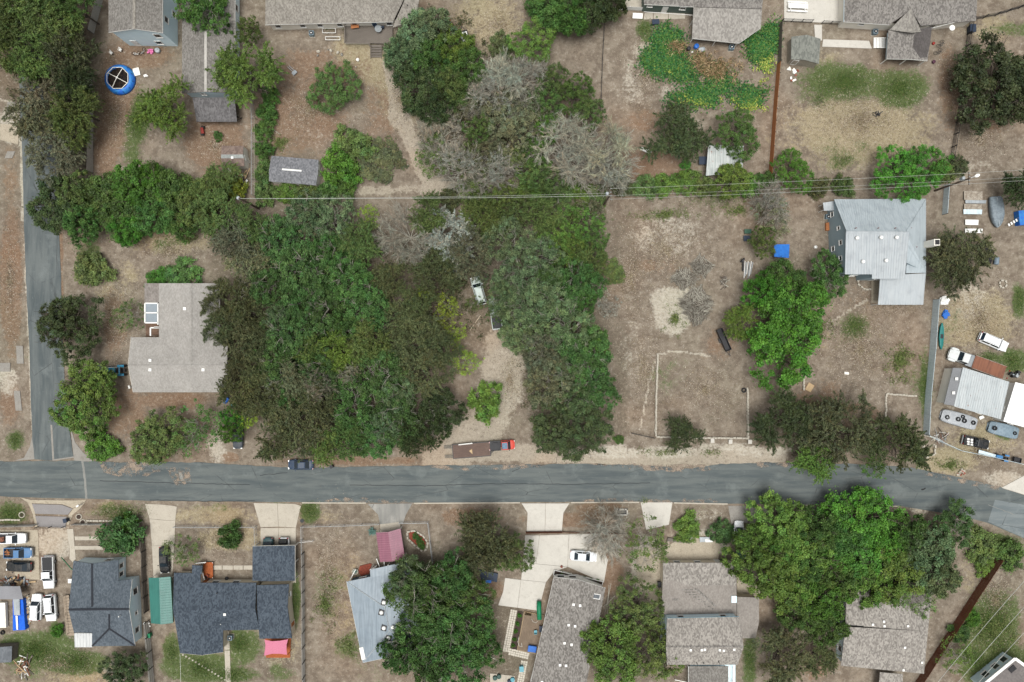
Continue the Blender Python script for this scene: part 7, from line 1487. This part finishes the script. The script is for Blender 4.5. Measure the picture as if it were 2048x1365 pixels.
t = thing('blue_tarp', 'long blue tarp with white sheets over a stack beside the scrap heap', 'tarp', P(36,1228)); MB().prism([P(24,1200,.9)[:2],P(46,1200,.9)[:2],P(51,1260,.9)[:2],P(25,1262,.9)[:2]], 0, [.8,.95,.9,.7]).build('tarp', pm('royal_tarp', k_(30,100,210,.85), k_(24,84,188,.85), 3), t); MB().slab([P(26,1198,1.05),P(39,1198,1.08),P(40,1231,1.05),P(28,1231,1.0)],.05).build('sheet', GALV, t); MB().slab([P(31,1232,1.02),P(35,1232,1.02),P(36,1260,1.0),P(33,1260,1.0)],.04).build('strip', WHITE, t)
for i in range(12): pass
heap('scrap heap of rusty boards behind the black sedan', 'scrap_heap', 'scrap heap', 35, 1165, 30, 10, 40, [RUST, WOOD, GALV, BLK, TANB], (1.6,.25,.15), .6, 7); heap('heap of broken boards and branches by the low grey shed', 'scrap_heap', 'scrap heap', 48, 1332, 16, 20, 34, [WOOD, RUST, TANB, WHITE], (1.9,.16,.08), .5, 8); heap('rubble of pale stones along the blue tarp', 'rubble', 'rubble', 57, 1225, 5, 36, 60, [STONE, TANB, CONC], (.35,.25,.2), .15, 9, 'stone')
sheetp('cream cabinet lying beside the blue tarp', 'cabinet', 'cabinet', [(-4,1206),(10,1206),(12,1256),(-4,1256)], CREAM, .7, .6); t = thing('tyre_pair', 'black tyre lying below the cream cabinet', 'tyre', P(6,1265)); o = bpy.data.objects.new('tyre', TYM); COL.objects.link(o); o.parent = t; o.location = (0,0,.14)
chair('white chair by the corner of the grey-roofed house', 262, 774, WHITE, 200); chair('black chair on the gravel beside the charcoal sedan', 452, 829, BLK, 60); bin_('small white crate against the plank side deck', 145, 1160, WHITE, (.7,.7,.6), 0, 'crate', 'crate')
load('white_junk', 'white odds and ends behind the teal carport', 'junk', 295, 1247, 0, 7, WHITE, (.6,.3,.15), .8, 0, 9, 'scrap')
barrel('dark pot on the walkway before the dark-roofed house', 454, 1157, BLK, .3, .3, None, 'pot'); heap('reddish garden clutter on the orange front deck', 'deck_clutter', 'clutter', 419, 1150, 5, 5, 9, [TERRA, DARKM], (.4,.3,.2), .3, 3, 'pot'); bpy.context.view_layer.update()
for o in bpy.data.objects:
    if o.name.startswith('deck_clutter'): o.location.z = .5
t = thing('agave', 'large blue-green agave beside the burgundy carport', 'agave', P(745,1062)); rd = random.Random(3); m = MB()
for i in range(34): a = i*2.4; L = rd.uniform(.8,1.2); e_ = rd.uniform(.25,1.1); d = Vector((cos(a)*cos(e_),sin(a)*cos(e_),sin(e_))); x = Vector((-sin(a),cos(a),0))*.09; c = P(745,1062,.05); m.add([c-x,c+x,c+d*L*.6+x*.9,c+d*L*.6-x*.9,c+d*L],((0,1,2,3),(3,2,4)))
m.build('leaf', col('agave_green',110,146,136), t)
t = thing('agave', 'small agave in the pale stone pot by the mulch bed', 'agave', P(711,1143)); c = P(711,1143,.3); m = MB()
for i in range(20): a = i*2.4; e_ = rd.uniform(.2,1); d = Vector((cos(a)*cos(e_),sin(a)*cos(e_),sin(e_)))*.6; x = Vector((-sin(a),cos(a),0))*.06; m.add([c-x,c+x,c+d],((0,1,2),))
m.build('leaf', col('agave_green',0,0,0), t); MB().lathe(P(711,1143,-.05), [(.5,0),(.6,.35),(.5,.35),(.45,.2)], 12).build('pot', STONE, t)
# deck beside the streaky brown roof
dk = thing('back_deck', 'brown plank deck with clutter beside the streaky brown roof', 'deck', P(1065,1265))
CR = [(1049,1224,.3),(1088,1232,.3),(1073,1308,.3),(1035,1300,.3)]; A, B, C_, D = [W3(p) for p in CR]
for i in range(16):
    t0, t1 = (i+.05)/16, (i+.95)/16; MB().slab([A.lerp(B,t0),A.lerp(B,t1),D.lerp(C_,t1),D.lerp(C_,t0)],.05).build('plank', pm('deck_plank', k_(150,132,112), k_(120,104,88), 5, .5, .3, .9, .2, stretch=(6,.4,1)), dk)
m = MB()
for a, b in ((A,D),(D,C_),(C_,B),(B,A)): m.beam(a-Vector((0,0,.15)), b-Vector((0,0,.15)), .1, .28)
m.build('skirt', TANB, dk); MB().box(P(1056,1228,.15),(1.2,.5,.3),R(-10)).build('step', TANB, dk)
t = thing('tube_slide', 'green plastic tube slide standing at the deck corner', 'slide', P(1078,1220)); MB().tube([P(1078,1203,.5),P(1078,1215,.9),P(1079,1240,1.5)],[.42,.42,.4],12).build('tube', GREENP, t, True); MB().beam(P(1079,1238,-.05),P(1079,1238,1.3),.1,.1).build('post', WOOD, t)
chair('light aqua chair on the brown plank deck', 1071, 1262, TEALP, 90, .3); table('dark navy table under the eave on the plank deck', 1083, 1256, NAVY, .9, 1.1, .7, 0, False, .3); bin_('bright blue storage box on the plank deck', 1064, 1294, BLUEP, (1.4,1.0,.9), -8, 'box', 'storage_box')
def hose(label, pts, r=.04, mat=None, name='hose'):
    tag(MB().tube([P(x,y,z) for x,y,z in pts], r, 6).build(name, mat or ROPE, None, True), label, 'hose')
hose('pale hose curving over the dark soil', [(965,1297,.06),(970,1306,.06),(978,1313,.06),(991,1319,.06)],.06); hose('pale hose coiled on the plank deck', [(1038,1274,.4),(1036,1284,.4),(1038,1292,.4),(1044,1294,.4),(1043,1286,.42)],.06); hose('green garden hose curling before the slate-roofed cottage', [(122,1115,.05),(132,1126,.05),(142,1138,.05),(148,1142,.05)],.05,GREENP); hose('pale hose over the deck boards by the slide', [(1063,1238,.36),(1066,1244,.36),(1072,1246,.36),(1076,1242,.36)],.05)
t = thing('pot_patio', 'paved pot patio with dark planters at the soil yard end', 'patio', P(1006,1358)); [MB().prism(inset([P(x,y)[:2] for x,y in q],.02), -.05, .06).build('slab', CONC, t) for q in ([(980,1347),(994,1348),(994,1375),(980,1375)],[(994,1348),(1012,1350),(1012,1375),(994,1375)],[(1012,1350),(1030,1352),(1030,1375),(1012,1375)])]
for i,(x,y,m_) in enumerate(((990,1355,col('pot_green',70,100,92)),(998,1352,col('pot_green',0,0,0)),(1019,1362,NAVY),(1025,1358,TEALP))): barrel('%s planter pot on the pot patio' % ('large green','small green','navy','aqua')[i], x, y, m_, .4, .5, None, 'pot')
barrel('small red pot on the pale parking court', 1123, 1133, TERRA, .22, .35, None, 'pot'); t = thing('blue_tarp', 'blue tarp under the olive tree edge', 'tarp', P(975,1160)); MB().slab([P(958,1140,.5),P(996,1148,.5),P(994,1165,.4),P(962,1160,.4)],.3).build('tarp', NAVY, t); MB().box(P(977,1163,.3),(1.0,.5,.4)).build('fold', BLUEP, t)
sheetp('grey garden bench seat in the white courtyard', 'bench', 'bench', [(1399,1075),(1424,1075),(1426,1084),(1400,1085)], GALV, .45, .06); sheetp('white bench top beside the dark hedge', 'bench', 'bench', [(1410,1079),(1426,1080),(1425,1085),(1411,1085)], WHITE, .55, .06); table('grey patio table by the yellowish hedge', 1379, 1075, OLDC, .8, .7, .6); sheetp('long brown planter box in the white courtyard', 'planter_box', 'planter', [(1336,1076),(1382,1084),(1380,1088),(1334,1083)], WOOD, .4, .36)
table('teal slatted table under the yellow-green tree', 1478, 1110, col('teal_slat',90,124,134), 2.2, 1.3, .7, 0); barrel('black fire pot on the white courtyard edge', 1441, 1123, BLK, .5, .5, None, 'fire pot'); barrel('aqua cushion stool beside the teal slatted table', 1504, 1117, TEALP, .35, .45, None, 'stool')
t = thing('post_prop', 'bundle of pale poles leaning against the brown roof edge', 'poles', P(1215,1200)); [MB().tube([P(x0,y0,.05),P(x1,y1,2.4)],.05,6).build('pole', PALEB, t) for x0,y0,x1,y1 in ((1210,1225,1222,1168),(1206,1215,1230,1192),(1214,1240,1218,1170))]
for i, (x,y) in enumerate(((1039,1232),(1035,1249),(1031,1264),(1029,1280),(1026,1292),(1124,1147),(1137,1150),(1168,1157),(1182,1160),(1196,1163))): tree(x, y, 4.2, 'bush', .6, 'b', 'small green seedling in the narrow garden bed' if i < 5 else 'small round plant in the white planter box', 'bed seedlings' if i < 5 else 'planter plants', 'plant')
for x, y in ((831,1074),(838,1083),(843,1092)): tree(x, y, 7, 'bush', .9, 'g', 'leafy plant in the red mulch flower bed', 'flower bed plants', 'plant')
# ---- power line
POLEM = pm('pole_wood', k_(120,104,90), k_(92,78,66), 4, .6, .3, .95, .2, stretch=(6,6,1))
def power_pole(label, px, py, h, arm=True, lamp=False):
    top = P(px, py, h); b = Vector((top.x, top.y, 0)); t = thing('power_pole', label, 'power pole', b); MB().tube([b - Vector((0,0,.3)), b + Vector((0,0,h*.5)), top], [.2,.17,.13], 10).build('shaft', POLEM, t)
    if arm: MB().box(top + Vector((0,0,-.3)), (.12,2.2,.12)).build('cross_arm', POLEM, t)
    for q in (-.9,-.3,.3,.9):
        if arm: MB().lathe(top + Vector((0,q,-.24)), [(.05,0),(.09,.06),(.05,.12),(.08,.18)], 8).build('insulator', col('porcelain',150,160,160), t)
    MB().lathe(top + Vector((-.5,.25,-1.6)), [(.26,0),(.28,.1),(.28,.8),(.1,.9)], 12).build('transformer', GALV, t)
    if lamp: MB().beam(top + Vector((0,0,-.2)), top + Vector((1.0,.4,.1)), .08, .08).build('lamp_arm', GALV, t); MB().lathe(top + Vector((1.2,.45,-.05)), [(.12,0),(.3,.08),(.26,.2),(.05,.26)], 12, 1.6, 1, .4).build('lamp_head', WHITE, t)
    return top
T1 = power_pole('wooden power pole with cross arm at the head of the open lot', 1222, 388, 9.5); T2 = power_pole('power pole with white street lamp above the bright green tree', 1940, 357, 9.5, True, True); T0 = power_pole('power pole hidden in the trees by the barn shed', 478, 397, 9.0, False); T3 = Vector((P(2500,318,9.5)))
WIRE = col('aluminium_wire', 190, 192, 184, .8, .5)
def wire(a, b, sag, r, label, grp):
    tag(MB().tube([a.lerp(b, i/14) - Vector((0,0,sag*4*(i/14)*(1-i/14))) for i in range(15)], r, 5).build('power_line', WIRE, None), label, 'power line', grp)
for dy, r in ((-.9,.02),(.9,.02),(-.3,.015)):
    wire(T1+Vector((0,dy,-.1)), T2+Vector((0,dy,-.1)), .6, r, 'thin overhead wire between the two cross-arm poles', 'wires between the poles'); wire(T2+Vector((0,dy,-.1)), T3+Vector((0,dy,-.1)), .8, r, 'overhead wire running on past the street lamp pole', 'wires past the lamp pole')
wire(T0+Vector((0,0,-.2)), T1+Vector((0,-.3,-.1)), .9, .03, 'thick overhead cable between barn shed trees and cross-arm pole', 'cables over the thicket'); wire(T0+Vector((0,0,-.2)), T1+Vector((0,.4,-1.4)), 1.0, .02, 'lower overhead cable over the thicket beside the wood', 'cables over the thicket')
for k in range(3): wire(P(2110+28*k,1095+25*k,8), P(1820+30*k,1435+10*k,8), .5, .035, 'overhead wire crossing the grass above the mobile home', 'wires above the mobile home')
hose('thin white washing line behind the dark-roofed house', [(360,1308,1.8),(361,1340,1.75),(362,1380,1.8)], .02, WHITE, 'washing_line')
# ================================================================ ground cover (nobody could count it)
def scatter(name, label, cat, zones, n, size, cols, h=(.02, .25), up=.4, slim=.35, seed=1, kind='stuff', clump=0, cs=4.0):
    "leaf-sized faces over pixel zones (ellipses cx,cy,rx,ry,weight)"
    r = np.random.default_rng(seed); w_ = np.array([z[2] * z[3] * (z[4] if len(z) > 4 else 1) for z in zones], float); zi = r.choice(len(zones), n, p=w_ / w_.sum()); Z = np.array([z[:4] for z in zones], float)[zi]
    a = r.random(n) * 6.283; q = np.abs(r.standard_normal(n)) * .62 * (.85 + .4 * np.sin(a * 3 + zi) * np.sin(a * 2 + zi * 2)); q = np.where(q > 1.05, q % 1.05, q); x = Z[:, 0] + Z[:, 2] * q * np.cos(a); y = Z[:, 1] + Z[:, 3] * q * np.sin(a)
    if clump:
        k = max(1, n // clump); ci = r.integers(0, k, n); x = x[ci] + cs * r.standard_normal(n); y = y[ci] + cs * r.standard_normal(n)
    C = np.stack([(x - 1024) / S, (682.5 - y) / S, h[0] + (h[1] - h[0]) * r.random(n)], 1); U, V = orient(n, up, None, r); s = (size[0] + (size[1] - size[0]) * r.random(n))[:, None]
    P_ = np.array([srgb(*c)[:3] for c in cols]) * .85; T = P_[r.integers(0, len(cols), n)] * (.75 + .5 * r.random((n, 1)))
    o = bpy.data.objects.new(name, leafmesh(name, C, U * s, V * s * slim, T)); COL.objects.link(o); o.color = (1, 1, 1, 1); tag(o, label, cat, None, kind); return o
OPEN = [(1000,50,90,60),(620,220,120,90),(800,200,80,100),(1290,150,60,120),(1720,240,170,110),(1330,500,120,120),(1290,740,60,160),(1410,780,90,90),(1720,700,120,140),(1960,640,90,120),(1960,900,90,60),(340,500,100,50),(230,640,60,150),(660,1150,60,180),(440,1080,90,50),(230,1025,70,25),(1990,1200,70,130),(1780,600,110,60),(560,1300,60,60),(120,1330,110,40),(1900,150,30,110),(1960,280,80,60),(430,290,70,60),(230,230,60,140),(1020,760,50,120),(20,560,30,200),(1260,560,60,150),(1200,1020,60,20),(940,1035,60,25),(1400,1030,50,16)]
scatter('leaf_litter', 'bleached dead leaves strewn over the bare yards', 'dead leaves', OPEN, 40000, (.05,.12), [(182,171,152),(172,159,138),(160,145,125),(146,129,109),(190,180,162)], (.0,.05), 1.2, .55, 11)
scatter('leaf_litter', 'brown twigs and dead leaves strewn over the bare yards', 'dead leaves', OPEN, 40000, (.04,.13), [(104,88,72),(92,78,64),(120,100,82),(84,76,60)], (.0,.05), 1.0, .35, 12)
scatter('dry_grass', 'short dry grass tufts over the bare yards', 'dry grass', OPEN, 44000, (.08,.2), [(168,152,118),(150,140,104),(128,124,84),(186,172,138)], (.02,.18), -.1, .12, 13, clump=14)
LAWN = [(275,245,20,60),(1690,165,80,32),(1800,178,52,36),(75,1300,72,32),(150,1325,66,22),(20,1030,38,24),(240,1025,60,16),(620,1022,18,22),(400,1335,56,22),(345,1310,14,28),(480,1290,28,26),(590,1200,8,56),(2038,600,12,32),(2028,722,28,22),(1975,716,28,10),(1712,655,30,26),(1850,775,10,66),(2000,1335,64,46),(1985,1250,50,60,.6),(1950,1320,34,44,.6),(1990,1080,46,10),(30,880,20,20),(1290,60,16,22),(1500,1320,12,56),(180,520,22,46),(360,550,36,14),(1990,1250,60,60,.5),(1640,200,40,20,.5),(460,1350,60,14),(1690,320,60,30,.3),(1150,420,60,20),(1430,400,120,10,.4),(1020,380,100,14)]
scatter('grass', 'patchy green grass on the lawns and verges', 'grass', LAWN, 105000, (.07,.18), [(84,110,50),(72,100,44),(102,118,62),(120,126,74),(66,92,42)], (.0,.12), -.1, .2, 14, clump=40, cs=7.)
scatter('undergrowth', 'low tangled scrub under the trees of the wood', 'undergrowth', [(640,650,200,240),(900,560,100,150),(1110,660,90,200),(1000,240,180,140),(90,150,100,150),(240,410,180,45),(1700,1120,180,90),(890,120,90,120),(1640,870,130,40)], 60000, (.12,.26), [(66,72,42),(84,82,54),(58,66,36),(98,88,66)], (.02,.8), .5, .5, 15, clump=20)
scatter('garden_vines', 'sprawling green squash vines in the vegetable garden', 'vines', [(1330,85,40,36,1.4),(1335,130,66,34),(1400,195,80,26),(1440,170,60,26,.6),(1500,195,44,26),(1520,100,36,44,1.2),(1490,75,40,12),(1300,120,26,30),(1545,70,16,40),(1370,150,30,16)], 27000, (.1,.22), [(46,108,54),(56,112,58),(36,82,46),(74,118,52),(96,128,58)], (.05,.5), 1.0, .8, 16, clump=20, cs=6.)
scatter('garden_vines', 'yellowing pumpkin leaves along the vegetable garden edge', 'vines', [(1400,205,60,14),(1500,210,40,20),(1530,130,24,40),(1340,140,40,10)], 1500, (.1,.2), [(150,164,70),(170,172,84),(120,146,60)], (.1,.5), 1.1, .8, 17, clump=12)
scatter('dry_corn', 'heap of dry tan corn stalks in the vegetable garden', 'corn stalks', [(1432,142,50,30),(1350,95,26,16),(1400,120,30,20)], 5200, (.2,.5), [(176,150,112),(150,122,86),(190,168,130),(110,96,66),(84,104,56)], (.05,.7), .3, .13, 18, clump=16)
scatter('weeds', 'clumps of green weeds in the dry lots', 'weeds', [(1330,430,100,16),(1350,640,30,40,.6),(1150,440,30,40),(700,1290,30,30),(1290,1000,10,4),(650,1210,30,60),(1480,420,60,20),(1640,650,40,30),(1800,720,40,60),(1900,930,60,14),(370,480,60,12),(1330,905,70,8),(1430,905,40,6),(1990,1260,50,50),(560,290,20,40),(700,60,60,8)], 14000, (.1,.24), [(86,108,54),(104,120,62),(122,130,80)], (.02,.3), .2, .3, 19, clump=26)
